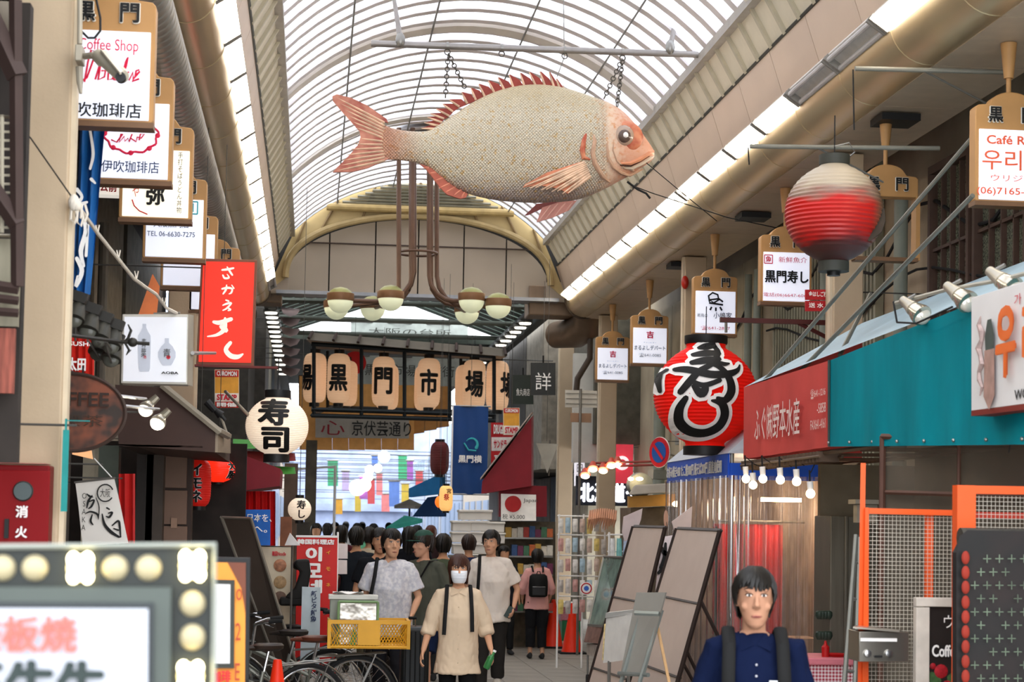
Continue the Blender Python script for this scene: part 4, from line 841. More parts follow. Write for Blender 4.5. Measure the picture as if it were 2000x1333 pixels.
for (x,y,w_,h_) in ((883,1060,34,22),(919,1060,30,22),(951,1062,32,22),(884,1038,34,21),(920,1038,32,21),(898,1016,30,20),(885,1083,36,22),(923,1083,34,22),(928,1016,30,20),(952,1040,30,21)):
    b = single('foam_box','white styrofoam box in the pile, %s row, %s' % ({1060:'third',1062:'third',1038:'second',1040:'second',1016:'top',1083:'lowest'}[y],'left' if x<900 else 'middle' if x<935 else 'right'),'box',MB().bb(S(x,y,27.3),S(x+w_-2,y-h_+1,27.7)).bb(S(x-1,y-h_+5,27.27),S(x+w_-1,y-h_+1,27.73)),mat('d8d4cc',.6,var=.05),group='styrofoam boxes stacked by the stall',bev=.01)
# far street clutter: banners, lamps, parasols
bc = [('a868b4','purple'),('d09c3c','amber'),('48a878','green'),('d05858','red'),('6888cc','blue'),('b8a8d0','white'),('dc8484','pink'),('ccb048','yellow')]
for i,(x,y0,y1,w_) in enumerate(((702,930,975,16),(718,935,985,14),(735,925,968,12),(778,890,938,17),(760,940,990,20),(693,960,1000,12),(640,900,950,20),(668,920,960,14),(795,900,940,12),(812,920,970,14),(745,965,1000,16),(655,975,1005,14),(726,890,915,12),(784,945,985,15))):
    Y = 62+(i*7)%26; c_,cn = bc[(i*3+(0 if i!=3 else 1))%8]
    t = thing('street_banner','faint %s banner hanging over the bright street, %s' % (cn,['at its left','left of middle','near the middle','upper right','in the middle low','far left low','beside the cream lantern','left, mid height','by the blue awning','at the right edge','low centre','lowest at left','top centre','right, mid height'][i]),'banner',S(x,y1,Y))
    part(t,'cloth',MB().slab([S(x,y0,Y),S(x+w_,y0,Y),S(x+w_,y1,Y),S(x,y1,Y)],(0,.04,0)),mat(c_,.7,var=.1,emit=.0),smooth=0); part(t,'rod',MB().tube([S(x-2,y0,Y),S(x+w_+2,y0,Y)],.03,5),M['steel'])
for i,(x,y,r) in enumerate(((750,893,.36),(722,918,.28),(738,915,.26),(719,932,.3),(698,953,.5),(712,948,.4))):
    single('globe_lamp','white glowing ball lamp over the far street, %s'%['highest','left of the middle pair','right of the middle pair','below the pair','large low left','large low right'][i],'lamp',MB().ball(S(x,y,62),r*.55,14,10),mat('fffaf4',.4,var=0,emit=3.5))
def parasol(lab,x,y,wpx,Y,c_,tilt=0):
    r = wpx/2*Y/F; c = S(x,y,Y); t = thing('parasol',lab,'parasol',(c.x,c.y,0)); n=10; mb = MB(); P = [c+V((r*math.cos(2*PI*k/n),r*math.sin(2*PI*k/n),-.0+tilt*r*math.cos(2*PI*k/n))) for k in range(n)]; top_ = c+V((0,0,r*.42))
    for k in range(n): part(t,'canopy_panel',MB().add([P[k],P[(k+1)%n],top_,P[k]-V((0,0,.08)),P[(k+1)%n]-V((0,0,.08))],[(0,1,2),(0,3,4,1)]),mat(c_,.7,var=.08),smooth=0)
    part(t,'pole',MB().tube([(c.x,c.y,0),top_],.025,8),M['steel'])
parasol('turquoise parasol tilted over the crowd in the middle distance',790,1022,70,38,'2f8f80',.25)
parasol('white parasol above the turquoise one',800,988,60,46,'d6d2cc')
t = thing('shop_awning','deep blue awning edge in the middle distance left of the yellow lantern','awning',S(830,965,40))
part(t,'canopy',MB().hexa([S(798,972,39),S(862,965,39),S(870,965,42),S(806,972,42),S(798,955,39),S(862,925,39),S(870,925,42),S(806,952,42)]),mat('1c6aa0',.6),smooth=0)
part(t,'underside',MB().hexa([S(805,1010,40),S(868,1010,40),S(872,1010,42),S(810,1010,42),S(835,972,40),S(868,968,40),S(872,968,42),S(840,972,42)]),mat('143a66',.7),smooth=0)
# green cloth column & left far red/green awnings
for (y0,y1,c_,cn) in ((858,878,'3f8a3a','green'),(880,905,'7e2a28','dark red'),(907,930,'4f9a40','bright green')):
    single('shop_awning','%s striped valance strip behind the cream sushi lantern' % cn,'awning',MB().hexa([S(455,y1,24),S(575,y1-4,24),S(578,y1-4,24.5),S(458,y1,24.5),S(455,y0,24.2),S(573,y0+6,24.2),S(576,y0+6,24.5),S(458,y0,24.5)]),mat(c_,.6,var=.1),smooth=0)
for k in range(7):
    y = 600+k*19.5; single('scalloped_awning','greyish pink scalloped window hood at the left of the far arcade, %s' % ['topmost','second from top','third','fourth','fifth','second lowest','lowest'][k],'awning',MB().add([S(548,y,36),S(586,y+4,36),S(580,y+15,35.4),S(567,y+19,35.2),S(553,y+13,35.4),S(548,y+2,36.6),S(586,y+6,36.6)],[(0,1,2,3,4),(0,4,5),(1,6,2),(5,4,3,2,6),(0,5,6,1)]),mat('8f7974',.6,var=.1),smooth=0,group='window hoods left of the far arcade')
# ================================================================ right side: awnings and shop fronts
XV = 3.9
aw = thing('shop_awning','long fabric awning with a faded red valance at its far end and teal valance nearer','awning',(XV+.4,12,2.5))
def vpl(px, top, bot): return SX(px,top,XV), SX(px,bot,XV)
a0,b0 = vpl(1453,757,897); a1,b1 = vpl(1622,704,873); a2,b2 = vpl(2080,520,790)
redf = mat('c8504a',.8,var=.12,scale=2,spec=.08)
def wavy(root,name,p0,p1,q0,q1,m,n=24,amp=.015):   # p bottom edge, q top edge
    return part(root,name,MB().grid(lambda u,v: (p0.lerp(p1,u)).lerp(q0.lerp(q1,u),v)+V((-amp*(math.sin(u*31)+.6*math.sin(u*53+1))*(1-v)*.6,0,0)),n,4),m,smooth=60)
wavy(aw,'red_valance',b0,b1,a0,a1,redf); 
b1t = SX(1622,873,XV); tb = wavy(aw,'teal_valance',b1,SX(2080,868,XV),a1,a2,M['teal'],40,.02)
ins = lambda p,dx,dz: p+V((dx,0,dz))
part(aw,'canopy_top',MB().grid(lambda u,v: (a0.lerp(a2,u)).lerp(ins(a0,1.1,.62).lerp(ins(a2,1.1,.55),u),v)+V((0,0,-.03*math.sin(v*PI)*abs(math.sin(u*20)))),24,6),mat('9fb8c4',.55,var=.1,scale=2),smooth=60)
part(aw,'end_flap',MB().add([a0,b0,ins(b0,1.1,0),ins(a0,1.1,.62)],[(0,1,2,3)]),redf)
text(aw,'ふぐ㈱野本水産',SX(1517,822,XV-.03),1.5,.30,mat('e8d4cc',.6,var=0),r=V((0,-1,0)),u=V((0,0,1)),bold=.005)
for py_,tx_ in ((768,'☎641-1216'),(797,'-5858'),(829,'FAX641-4161')): text(aw,tx_,SX(1599 if tx_[0]!='-' else 1606,py_,XV-.03),.42 if tx_[0]!='-' else .24,.075,mat('e8d4cc',.6,var=0),r=V((0,-1,0)),u=V((0,0,1)),bold=.0)
part(aw,'seam_strip',MB().tube([a1+V((-.01,0,0)),b1+V((-.01,0,0))],.012,6),mat('2c3a38',.6))
for k in range(9):
    f = k/8; p = b1.lerp(SX(2080,868,XV),f)
    part(aw,'eyelet',MB().ball(p+V((-.015,0,.03)),.012,8,5),M['steel'])
fr = mat('5a4636',.6,var=.2)
part(aw,'frame_rail',MB().tube([b0+V((.05,0,-.03)),V((XV+.05,7,b1.z-.03))],.02,6),fr); part(aw,'frame_rail',MB().tube([b0+V((.9,0,-.03)),V((XV+.9,7,b1.z-.03))],.02,6),fr)
for k in range(8):
    y = b0.y-.1-k*1.1; part(aw,'cross_slat',MB().tube([(XV+.05,y,b0.z-.04),(XV+1.1,y,b0.z-.02)],.016,6),fr)
rack = thing('bulb_rail','wire-mesh cable tray running under the red valance','rail',(XV+.1,15.2,b0.z-.12)); rk = MB()
for k in range(26): y = 16.4-k*.1; rk.bb((XV-.02,y-.004,b0.z-.10),(XV+.16,y+.004,b0.z-.02))
part(rack,'mesh',rk,fr,kind='stuff'); part(rack,'tray_rail',MB().tube([(XV-.02,16.4,b0.z-.06),(XV-.02,13.8,b0.z-.06)],.012,6),fr); part(rack,'tray_rail',MB().tube([(XV+.16,16.4,b0.z-.06),(XV+.16,13.8,b0.z-.06)],.012,6),fr)
for i,(x,y,Y) in enumerate(((1457,936,15.9),(1471,948,15.7),(1490,936,15.3),(1524,938,14.9),(1556,941,14.5),(1583,965,14.2))):
    t = thing('light_bulb','glowing bare bulb under the red valance, %s' % ['leftmost','second, hanging lower','third from the left','fourth from the left','fifth','rightmost on the longest cord'][i],'light bulb',S(x,y,Y),group='bare bulbs under the red valance')
    part(t,'globe',MB().ball(S(x,y,Y),.036,14,10),M['bulb']); part(t,'socket',MB().cyl(S(x,y-8,Y),S(x-1,y-24,Y),.024,.026,12),M['white']); part(t,'cord',MB().tube([S(x-1,y-24,Y),S(x-2,y-46,Y)],.008,5),M['rubber'])
# slanted tie rods
for i,(x0,y0,x1,y1,Y0,Y1) in enumerate(((1490,748,1905,262,16.0,13.2),(1560,728,1900,382,15.0,12.4),(1640,695,1700,575,14.0,15.4))):
    single('tie_rod','grey steel tie rod slanting up from the awning, %s' % ['longest, from the red valance','second, parallel to the longest','short one by the pillar'][i],'rod',MB().tube([S(x0,y0,Y0),S(x1,y1,Y1)],.018,8),mat('7b7a70',.5,.4))
# red fire notice
t = thing('wall_sign','two small stacked red fire notice plates beside the pillar','sign',S(1602,608,17.2))
for y0,y1,tx in ((566,586,'金はしご梯子'),(588,608,'送 水 口')):
    part(t,'plate',MB().slab([S(1573,y0,17.2),S(1630,y0,17.2),S(1630,y1,17.2),S(1573,y1,17.2)],(0,.02,0)),mat('b01a20',.5),smooth=0); text(t,tx,S(1601,(y0+y1)/2-1,17.18),.22,.05,M['inkwhite'],bold=.02)
# white Korean shop banner
t = thing('shop_sign','white shop sign with raised orange Korean letters hung on the teal awning','sign',S(1900,800,10.6)); XB = 3.78
w0,w1,w2,w3 = SX(1897,582,XB),SX(1897,803,XB),SX(2090,778,XB),SX(2090,522,XB)
part(t,'panel',MB().slab([w0,w3,w2,w1],(.06,0,0)),mat('dcdad8',.5,var=.03),smooth=0,bev=.004); part(t,'red_box_edge',MB().slab([w1,w2,w2+V((.3,0,0)),w1+V((.3,0,0))],(0,0,-.03)),mat('7a2a20',.6),smooth=0)
rgt = V((0,-1,0)); orl = mat('e06a28',.4,var=.03)
def xt(tx,px,py,w_,h_,m,**k): text(t,tx,SX(px,py,XB),w_,h_,m,r=rgt,u=RU,**k)
xt('우',1976,668,.30,.40,orl,bold=.045,thick=.02,off=.012); xt('리',2030,655,.30,.40,orl,bold=.045,thick=.02,off=.012); xt('WORI',2003,769,.28,.055,M['ink'],bold=.015); xt('가',1990,585,.10,.06,M['inkred'])
bt = MB(); c = SX(1932,690,XB-.02); bt.rings([[c+V((-.004-.02*math.cos(a)*0,.075*w_*math.cos(a),z))  for a in [2*PI*k/10 for k in range(10)]] for z,w_ in ((.17,.2),(.16,.5),(.1,.8),(.04,.9),(.0,.5))])
part(t,'printed_bottle',MB().add([c+V((0,-.0+y,z)) for y,z in ((-.03,.19),(.03,.19),(.07,.10),(.06,.02),(-.06,.02),(-.07,.10))],[(0,1,2,3,4,5)]),mat('46524c',.5,var=.2),smooth=0)
part(t,'printed_block',MB().add([c+V((0,y,z)) for y,z in ((-.075,.02),(.075,.02),(.085,-.24),(.0,-.32),(-.085,-.24))],[(0,1,2,3,4)]),mat('a8867a',.6,var=.2,scale=14),smooth=0)
part(t,'printed_herb',MB().tube([c+V((-.002,.13+.03*math.sin(k*1.9),.22-.045*k)) for k in range(11)],[.004,.014,.02,.012,.02,.014,.018,.012,.015,.01,.004],5),mat('b09a94',.7,var=.3,scale=20))
# spotlights on a pole over the sign
t0 = thing('light_rail','pale conduit carrying the spotlights over the teal awning','rail',S(1800,590,10.7)); part(t0,'conduit',MB().tube([SX(1750,592,3.85),SX(1850,566,3.85),SX(1950,548,3.85),SX(2060,520,3.85)],.013,6),mat('a8a496',.5)); part(t0,'cable',MB().tube([SX(1745,590,3.85),SX(1752,630,3.83),SX(1790,632,3.8),SX(1860,600,3.8)],.007,5),M['rubber'])
for i,(x,y,X) in enumerate(((1780,600,3.82),(1868,573,3.82),(1953,545,3.82))):
    c = SX(x,y,X); t = thing('spotlight','clear glass reflector spotlight over the teal awning, %s' % ['farthest and lowest','middle one','nearest and highest'][i],'lamp',c); d = V((-.25,-.55,-.6)).normalized(); d = V((.35,-.75,-.55)).normalized()
    part(t,'housing',MB().tube([c-d*.10,c-d*.02,c+d*.02],[.028,.04,.05],14),mat('b0aa9c',.3,.5)); part(t,'reflector',MB().tube([c+d*.02,c+d*.09,c+d*.12],[.045,.068,.07],16),mat('c9c2b2',.15,.8)); part(t,'lens',MB().ball(c+d*.115,(.06,.03,.06),14,8),mat('d8d4c8',.08,.3)); part(t,'stem',MB().tube([c-d*.08,c+V((.03,0,.08))],.012,6),M['steel'])
single('security_camera','small dome camera with a loose cable under the white shop sign','camera',MB().ball(S(1958,818,10.4),(.035,.035,.045),14,10).tube([S(1962,830,10.4),S(1975,855,10.4),S(1970,885,10.4)],.004,5).box(S(1958,808,10.4),(.04,.04,.04)),M['black'])
# framed clear vinyl screen behind the gate
t = thing('vinyl_screen','brown framed smoky vinyl screen under the teal awning','screen',S(1860,1400,11.4)); fb = mat('5a3c30',.6,var=.15)
for a,b,r in (((1724,853),(2070,866),.022),((1724,853),(1718,1500),.022),((1732,962),(2070,972),.018),((1873,866),(1868,1500),.012)): part(t,'frame_bar',MB().tube([S(*a,12.3-(a[0]-1724)*.0061),S(*b,12.3-(b[0]-1724)*.0061)],r,6),fb)
part(t,'vinyl_sheet',MB().grid(lambda u,v: S(1726+340*u,858+600*v,12.33-340*u*.0061)+V((0,.015*math.sin(u*22+v*3),0)),30,10),mat('6e665a',.25,var=.25,scale=1.5,alpha=.72),smooth=60)
bk = thing('shop_interior','dim back wall and shelves of the shop behind the vinyl screen','wall',(4.9,12.8,0)); part(bk,'back_wall',MB().bb((4.9,9,0),(4.98,14.6,2.6)).bb((4.45,15.8,0),(5.5,15.88,2.5)),mat('6b6151',.8,var=.35,scale=2))
for z in (.7,1.2,1.7): part(bk,'shelf',MB().bb((4.6,10,z),(4.9,14.5,z+.03)),M['dkbrown'])
single('ceiling_lamp','warm strip lamp glowing behind the orange wire gate','lamp',MB().bb(S(1925,992,13.3),S(1990,1000,13.4)),mat('fff0d0',.4,var=0,emit=9,ecol='ffdca8'))
single('shop_box','small beige louvered unit on the wall behind the orange post','appliance',MB().bb(S(1671,976,14.2),S(1708,986,14.4)).bb(S(1674,986,14.3),S(1706,1022,14.4)),mat('9b9282',.6))
single('metal_locker','tall brushed grey-brown sheet metal locker beside the vinyl booth','cabinet',MB().bb(S(1622,1008,15.2),S(1680,1450,15.7)).bb(S(1650,1008,15.18),S(1653,1450,15.2)),mat('625c50',.45,.4,var=.15,stretch=(6,1,.4)),bev=.01)
# orange gate
GY = 10.4; og = mat('e5571c',.4,var=.04)
def wiremesh(root, x0,y0,x1,y1,Y,pit=.0235,r=.0013,m=None):
    a = S(x0,y0,Y); b = S(x1,y1,Y); mb = MB(); n = int((b.x-a.x)/pit); k = int((a.z-b.z)/pit)
    for i in range(n+1): x = a.x+i*pit; mb.tube([(x,Y,b.z),(x,Y,a.z)],r,4)
    for j in range(k+1): z = b.z+j*pit; mb.tube([(a.x,Y-.003,z),(b.x,Y-.003,z)],r,4)
    return part(root,'wire_mesh',mb,m or mat('d8d2c4',.4),kind='stuff')
t = thing('wire_gate','tall orange framed gate filled with white wire mesh','gate',S(1690,1556,GY))
part(t,'post',MB().hexa([S(1672,1550,GY),S(1683,1550,GY),S(1683,1550,GY+.06),S(1672,1550,GY+.06),S(1681,905,GY),S(1691,905,GY),S(1691,905,GY+.06),S(1681,905,GY+.06)]),og,smooth=0)
part(t,'frame_stile',MB().hexa([S(1681,1550,GY-.03),S(1696,1550,GY-.03),S(1696,1550,GY+.03),S(1681,1550,GY+.03),S(1690,992,GY-.03),S(1697,992,GY-.03),S(1697,992,GY+.03),S(1690,992,GY+.03)]),og,smooth=0)
part(t,'frame_rail',MB().slab([S(1697.5,993,GY-.03),S(1869,997,GY-.03),S(1869,1008,GY-.03),S(1697.5,1004,GY-.03)],(0,.06,0)),og,smooth=0)
part(t,'frame_stile',MB().bb(S(1809,1005,GY+.03),S(1817,1500,GY+.06)),og,smooth=0)
wiremesh(t,1697,1006,1868,1545,GY)
single('mailbox','stainless steel mailbox with two round locks fixed on the orange gate','mailbox',MB().bb(S(1678,1234,GY-.25),S(1752,1289,GY-.04)),mat('8f8a80',.25,.85,var=.05),bev=.004)
mbx = bpy.data.objects['mailbox']
part(mbx,'lid',MB().hexa([S(1666,1228,GY-.27),S(1757,1236,GY-.27),S(1757,1236,GY-.02),S(1672,1226,GY-.02),S(1666,1225,GY-.27),S(1757,1233,GY-.27),S(1757,1231,GY-.02),S(1672,1222,GY-.02)]),mat('b8b0a2',.3,.7),smooth=0); part(mbx,'name_strip',MB().bb(S(1681,1247,GY-.26),S(1751,1254,GY-.25)),M['white'])
for x in (1694,1735): part(mbx,'lock',MB().lathe(S(x,1277,GY-.25),[(.006,-.02),(.02,-.018),(.024,0)],16,'y'),M['chrome'])
part(mbx,'slot',MB().bb(S(1708,1281,GY-.262),S(1722,1285,GY-.25)),M['black'])
for ch_ in mbx.children: pass
G2 = 9.8
t = thing('wire_gate','nearer orange framed wire mesh panel at the right edge of the frame','gate',S(1890,1590,G2))
part(t,'frame_stile',MB().bb(S(1870,948,G2),S(1893,1590,G2+.08)),og,smooth=0); part(t,'frame_rail',MB().slab([S(1906,949,G2),S(2100,952,G2),S(2100,968,G2),S(1906,965,G2)],(0,.08,0)),og,smooth=0); part(t,'frame_rail',MB().bb(S(1893,1000,G2+.1),S(2100,1016,G2+.16)),mat('b0301a',.5),smooth=0)
wiremesh(t,1896,968,2095,1300,G2+.02)
# black mesh cover with crosses
t = thing('mesh_screen','black net cover with pale cross stitches over a stand at the right edge','screen',S(1960,1600,9.2))
nm = two_tone('080707','1c0e0c',3,lo=.4,hi=.7)
part(t,'net_body',MB().add([S(1872,1500,9.2),S(1868,1300,9.2),S(1868,1080,9.2),S(1874,1048,9.2),S(1890,1036,9.2),S(2100,1040,9.2),S(2100,1500,9.2)],[(0,1,2,3,4,5,6)]).poly([S(1868,1500,9.25),S(1868,1080,9.25),S(1890,1038,9.25),S(2100,1042,9.25),S(2100,1500,9.25)],(0,.06,0)),nm,smooth=0)
part(t,'top_roll',MB().tube([S(1875,1052,9.3),S(2100,1056,9.3)],.055,12),mat('3c3a34',.6,var=.3,scale=60))
hh = MB(); 
for i in range(7):
    for j in range(10):
        if (i*3+j*5)%7==0: continue
        x = 1904+i*24+(12 if j%2 else 0); y = 1092+j*26; 
        hh.add([S(x-8,y-.8,9.17),S(x+8,y-.8,9.17),S(x+8,y+.8,9.17),S(x-8,y+.8,9.17),S(x-.8,y-8,9.17),S(x+.8,y-8,9.17),S(x+.8,y+8,9.17),S(x-.8,y+8,9.17)],[(0,1,2,3),(4,5,6,7)])
part(t,'cross_stitches',hh,mat('6a7a66',.6,var=.5,scale=6),kind='stuff')
for j in range(9): part(t,'red_tassel',MB().ball(S(1886,1090+j*29,9.16),(.022,.01,.035),8,6),mat('8a2a1c',.7))
# coffee board
t = thing('menu_board','dark coffee poster with red roses in a worn white frame on the gate','sign',S(1830,1400,10.15)); K=10.15
part(t,'poster',MB().bb(S(1806,1184,K),S(1900,1400,K+.02)),mat('201a18',.5,var=.3,scale=5),smooth=0)
for a,b in (((1790,1168),(1900,1186)),((1790,1187),(1808,1400))): part(t,'frame_rail',MB().bb(S(*a,K-.03),S(*b,K+.03)),mat('c8c0b4',.7,var=.12,scale=12),smooth=0,bev=.004)
text(t,'ウ',S(1852,1215,K-.01),.056,.072,M['inkwhite'],bold=.0); text(t,'Coffee',S(1846,1272,K-.01),.16,.068,M['inkwhite'],bold=.03)
for x,y,r in ((1838,1312,.04),(1868,1290,.02),(1822,1302,.018),(1880,1318,.02),(1850,1340,.03)): part(t,'printed_rose',MB().lathe(S(x,y,K-.005),[(.001,-.006),(r*.6,-.005),(r,0)],12,'y'),mat('a01420',.6,var=.4,scale=60))
part(t,'printed_leaves',MB().lathe(S(1822,1330,K-.003),[(.001,-.003),(.05,0)],7,'y').lathe(S(1862,1328,K-.003),[(.001,-.003),(.04,0)],7,'y'),mat('3a5a30',.7,var=.4,scale=40))
# gingham table, booth, ladder
t = thing('stall_table','small table under a red and white gingham cloth by the locker','table',S(1640,1500,14.9))
gg = two_tone('b81c34','f0c8cc',1,lo=.2,hi=.8); 
def gingham():
    m = bpy.data.materials.new('gingham'); m.use_nodes = True; n = m.node_tree; N=n.nodes.new; L=n.links.new; b=n.nodes['Principled BSDF']; tc=N('ShaderNodeTexCoord'); sp=N('ShaderNodeSeparateXYZ'); L(tc.outputs['Object'],sp.inputs[0]); out=[]
    for ax in ('X','Z'):
        a=N('ShaderNodeMath'); a.operation='MULTIPLY'; a.inputs[1].default_value=36; L(sp.outputs[ax],a.inputs[0]); f=N('ShaderNodeMath'); f.operation='FRACT'; L(a.outputs[0],f.inputs[0]); g=N('ShaderNodeMath'); g.operation='GREATER_THAN'; g.inputs[1].default_value=.5; L(f.outputs[0],g.inputs[0]); out.append(g.outputs[0])
    s=N('ShaderNodeMath'); s.operation='ADD'; L(out[0],s.inputs[0]); L(out[1],s.inputs[1]); d=N('ShaderNodeMath'); d.operation='MULTIPLY'; d.inputs[1].default_value=.5; L(s.outputs[0],d.inputs[0]); r=N('ShaderNodeValToRGB'); L(d.outputs[0],r.inputs[0]); e=r.color_ramp.elements; e[0].color=(*lin('f2dede'),1); e[1].color=(*lin('b01030'),1); L(r.outputs[0],b.inputs['Base Color']); return m
part(t,'cloth',MB().bb(S(1560,1290,14.6),S(1642,1400,15.1)),gingham(),bev=.02)
part(t,'tabletop',MB().bb(S(1556,1286,14.55),S(1646,1290,15.15)),mat('d87a84',.6),bev=.01)
for x in (1562,1638):
    for y in (14.65,15.05): part(t,'leg',MB().bb(S(x-2,1400,y),V((S(x+2,1400,y).x,y+.03,0))),M['dkbrown'])
single('dish','red plastic dish on the gingham table','dish',MB().lathe(S(1632,1287,14.75),[(.05,0),(.09,.03),(.1,.04),(.085,.032)],20),M['red'])
single('sauce_bottle','small red sauce dispenser on the gingham table','bottle',MB().lathe(S(1612,1286,14.7),[(.03,0),(.032,.09),(.015,.11),(.008,.14)],14),M['red'])
for i in (0,1): 
    t = thing('tableware_stack','stack of dark green bowls behind the vinyl, %s' % ('upper stack' if i==0 else 'lower stack'),'bowls',S(1608,1208+i*40,15.2))
    for k in range(4): part(t,'bowl',MB().lathe(S(1600+k*6,1210+i*40,15.2),[(.02,0),(.035,.03),(.032,.06),(.02,.07)],12),mat('2c3a30',.4))
t = thing('step_ladder','folded grey metal ladder leaning by the orange gate','ladder',S(1665,1450,12.6))
for a,b in (((1672,1045),(1644,1400)),((1680,1050),(1668,1400))): part(t,'rail',MB().tube([S(*a,12.6),S(*b,12.4)],.018,6),mat('8a8a82',.4,.5))
for k in range(5): f=.15+k*.2; part(t,'rung',MB().tube([S(1672-28*f,1045+355*f,12.6-.2*f),S(1680-12*f,1050+350*f,12.6-.2*f)],.014,6),M['steel'])
# vinyl booth with blue awning
t = thing('vinyl_booth','food booth wrapped in clear vinyl curtains under a blue printed valance','stall',S(1500,1380,18.5)); BY=17.5; blu = mat('1450c0',.5,var=.08); xl = SX(1300,930,3.99); cr_ = S(1425,930,BY); xr = S(1627,935,BY)
zt0 = S(1425,886,BY).z; zb0 = S(1425,933,BY).z; X0 = cr_.x; X1 = xr.x; YF = xl.y
part(t,'printed_valance',MB().bb((X0-.02,BY,zb0),(X0,YF,zt0)),blu,smooth=0); part(t,'side_valance',MB().bb((X0,BY-.02,zb0-.02),(X1,BY,zb0+.14)),blu,smooth=0)
text(t,'お好み焼き450 たこ焼100円 焼そば200円 国産肉使用',V((X0-.02,(BY+YF)/2+.1,(zt0+zb0)/2)),(YF-BY)*.92,.13,M['inkwhite'],r=rgt,u=RU,bold=.03,off=.004)
part(t,'roof_sheet',MB().hexa([V((X0-.03,BY-.03,zt0)),V((X1,BY-.03,zt0)),V((X1,YF,zt0)),V((X0-.03,YF,zt0)),V((X0+.3,BY+.1,zt0+.28)),V((X1,BY+.1,zt0+.34)),V((X1,YF,zt0+.34)),V((X0+.3,YF,zt0+.28))]),mat('a9b0b8',.5,var=.08),smooth=0)
part(t,'corner_pole',MB().cyl((X0+.03,BY+.03,0),(X0+.03,BY+.03,zt0),.02,n=8),M['steel']); part(t,'corner_pole',MB().cyl((X1,BY+.03,0),(X1,BY+.03,zt0),.02,n=8),M['steel']); part(t,'edge_strip',MB().bb((X1-.03,BY-.03,0),(X1+.02,BY-.01,zb0)),mat('c8b8a8',.5))
ns = 6
for k in range(ns):
    a = X0+(X1-X0)*k/ns-.02; b = X0+(X1-X0)*(k+1)/ns+.02; ph = k*1.7
    part(t,'vinyl_strip',MB().grid(lambda u,v: V((a+(b-a)*u, BY-.03-.012*(k%2)+.018*math.sin(u*17+ph+v*1.5)*(.4+v*.6)+.01*math.sin(u*41+ph), zb0+.02-(zb0-.25)*v)),22,8),M['vinyl'],smooth=80)
for k in range(5):
    a = BY+(YF-BY)*k/5; b = BY+(YF-BY)*(k+1)/5+.05; ph = k*1.3
    part(t,'vinyl_strip',MB().grid(lambda u,v: V((X0-.03+.02*math.sin(u*15+ph+v)*(.4+v*.6)+.008*math.sin(u*47), a+(b-a)*u, zb0+.02-(zb0-.25)*v)),22,8),M['vinyl'],smooth=80)
part(t,'red_cloth',MB().grid(lambda u,v: V((X0+.05+(X1-X0-.1)*u*.78, BY+.9+.03*math.sin(u*40), zb0-.45-(1.25)*v)),60,3),mat('b01c20',.6,var=.15),smooth=60)
part(t,'counter',MB().bb((X0+.1,BY+.25,0),(X1-.05,BY+.7,.85)),mat('a89484',.6,var=.2)); part(t,'back_wall',MB().bb((X0+.05,YF-.3,0),(X1,YF-.25,zt0)).bb((X1,BY,0),(X1+.03,YF,zt0)),mat('8a7868',.7,var=.3)); part(t,'inner_rail',MB().tube([(X0+.1,BY+.85,zb0-.42),(X1-.05,BY+.85,zb0-.42)],.015,6),M['steel'])
part(t,'strip_lamp',MB().bb((X0+.45,BY+.5,zb0-.22),(X0+.85,BY+.56,zb0-.18)),mat('ffe8c0',.4,var=0,emit=30,ecol='ffd9a0'))
for yy_ in (BY+.5,BY+1.8):  # added point lights brightening the booth inside, with no fitting of their own
    ld = bpy.data.lights.new('booth_fill','POINT'); ld.energy = 13; ld.color = (1,.78,.55); ld.shadow_soft_size = .12; lo_ = bpy.data.objects.new('booth_fill_light',ld); COL.objects.link(lo_); lo_.location = (X0+.6,yy_,zb0-.3)
# beige kiosk behind + small signs on right wall
t = thing('kiosk','small kiosk with a grey curved roof and amber header beyond the blue awning','stall',S(1270,1300,23)); 
part(t,'roof',MB().hexa([S(1226,968,22.5),S(1322,962,22.5),S(1322,962,24.5),S(1232,966,24.5),S(1240,948,22.6),S(1318,944,22.6),S(1318,944,24.4),S(1244,948,24.4)]),mat('948c80',.6,var=.1),bev=.02)
part(t,'header',MB().slab([S(1228,970,22.6),S(1320,965,22.6),S(1320,988,22.6),S(1228,992,22.6)],(0,.1,0)),mat('b08038',.6),smooth=0); part(t,'body',MB().slab([S(1232,992,22.8),S(1320,990,22.8),S(1320,1330,22.8),S(1232,1330,22.8)],(0,.8,0)),mat('6a5c4c',.7,var=.3),smooth=0); part(t,'lamp',MB().ball(S(1322,985,22.4),(.06,.04,.035),10,8),M['bulb'])
t = thing('road_sign','round no-parking sign, blue with a red ring, seen at an angle','sign',S(1288,913,24)); c = S(1288,884,24); rot = Matrix.Rotation(-1.05,3,'Z')
def disc(r,off,m,nm):
    mb = MB(); P = [c+rot@V((r*math.cos(a),-off,r*math.sin(a))) for a in [2*PI*k/32 for k in range(32)]]; mb.poly(P, rot@V((0,.012,0))); part(t,nm,mb,m,smooth=0)
disc(.205,.0,M['white'],'rim'); disc(.198,.008,mat('b81c28',.5,var=0),'red_ring'); disc(.14,.014,mat('1d4f98',.5,var=0),'blue_disc'); part(t,'slash',MB().poly([c+rot@V((x,-.024,z)) for x,z in ((-.11,.08),(-.08,.11),(.11,-.08),(.08,-.11))],rot@V((0,.004,0))),mat('b81c28',.5,var=0),smooth=0)
part(t,'arm',MB().tube([c+V((0,.02,.03)),S(1340,900,24.6)],.014,6),M['steel'])
t = thing('lamp_bracket','dark red wall bracket carrying small red-shaded lamps','lamp',S(1280,905,25)); rr = mat('7c2c22',.5)
for y0 in (901,908): part(t,'rail',MB().tube([S(1160,y0+4,25.5),S(1300,y0,24.5)],.018,6),rr)
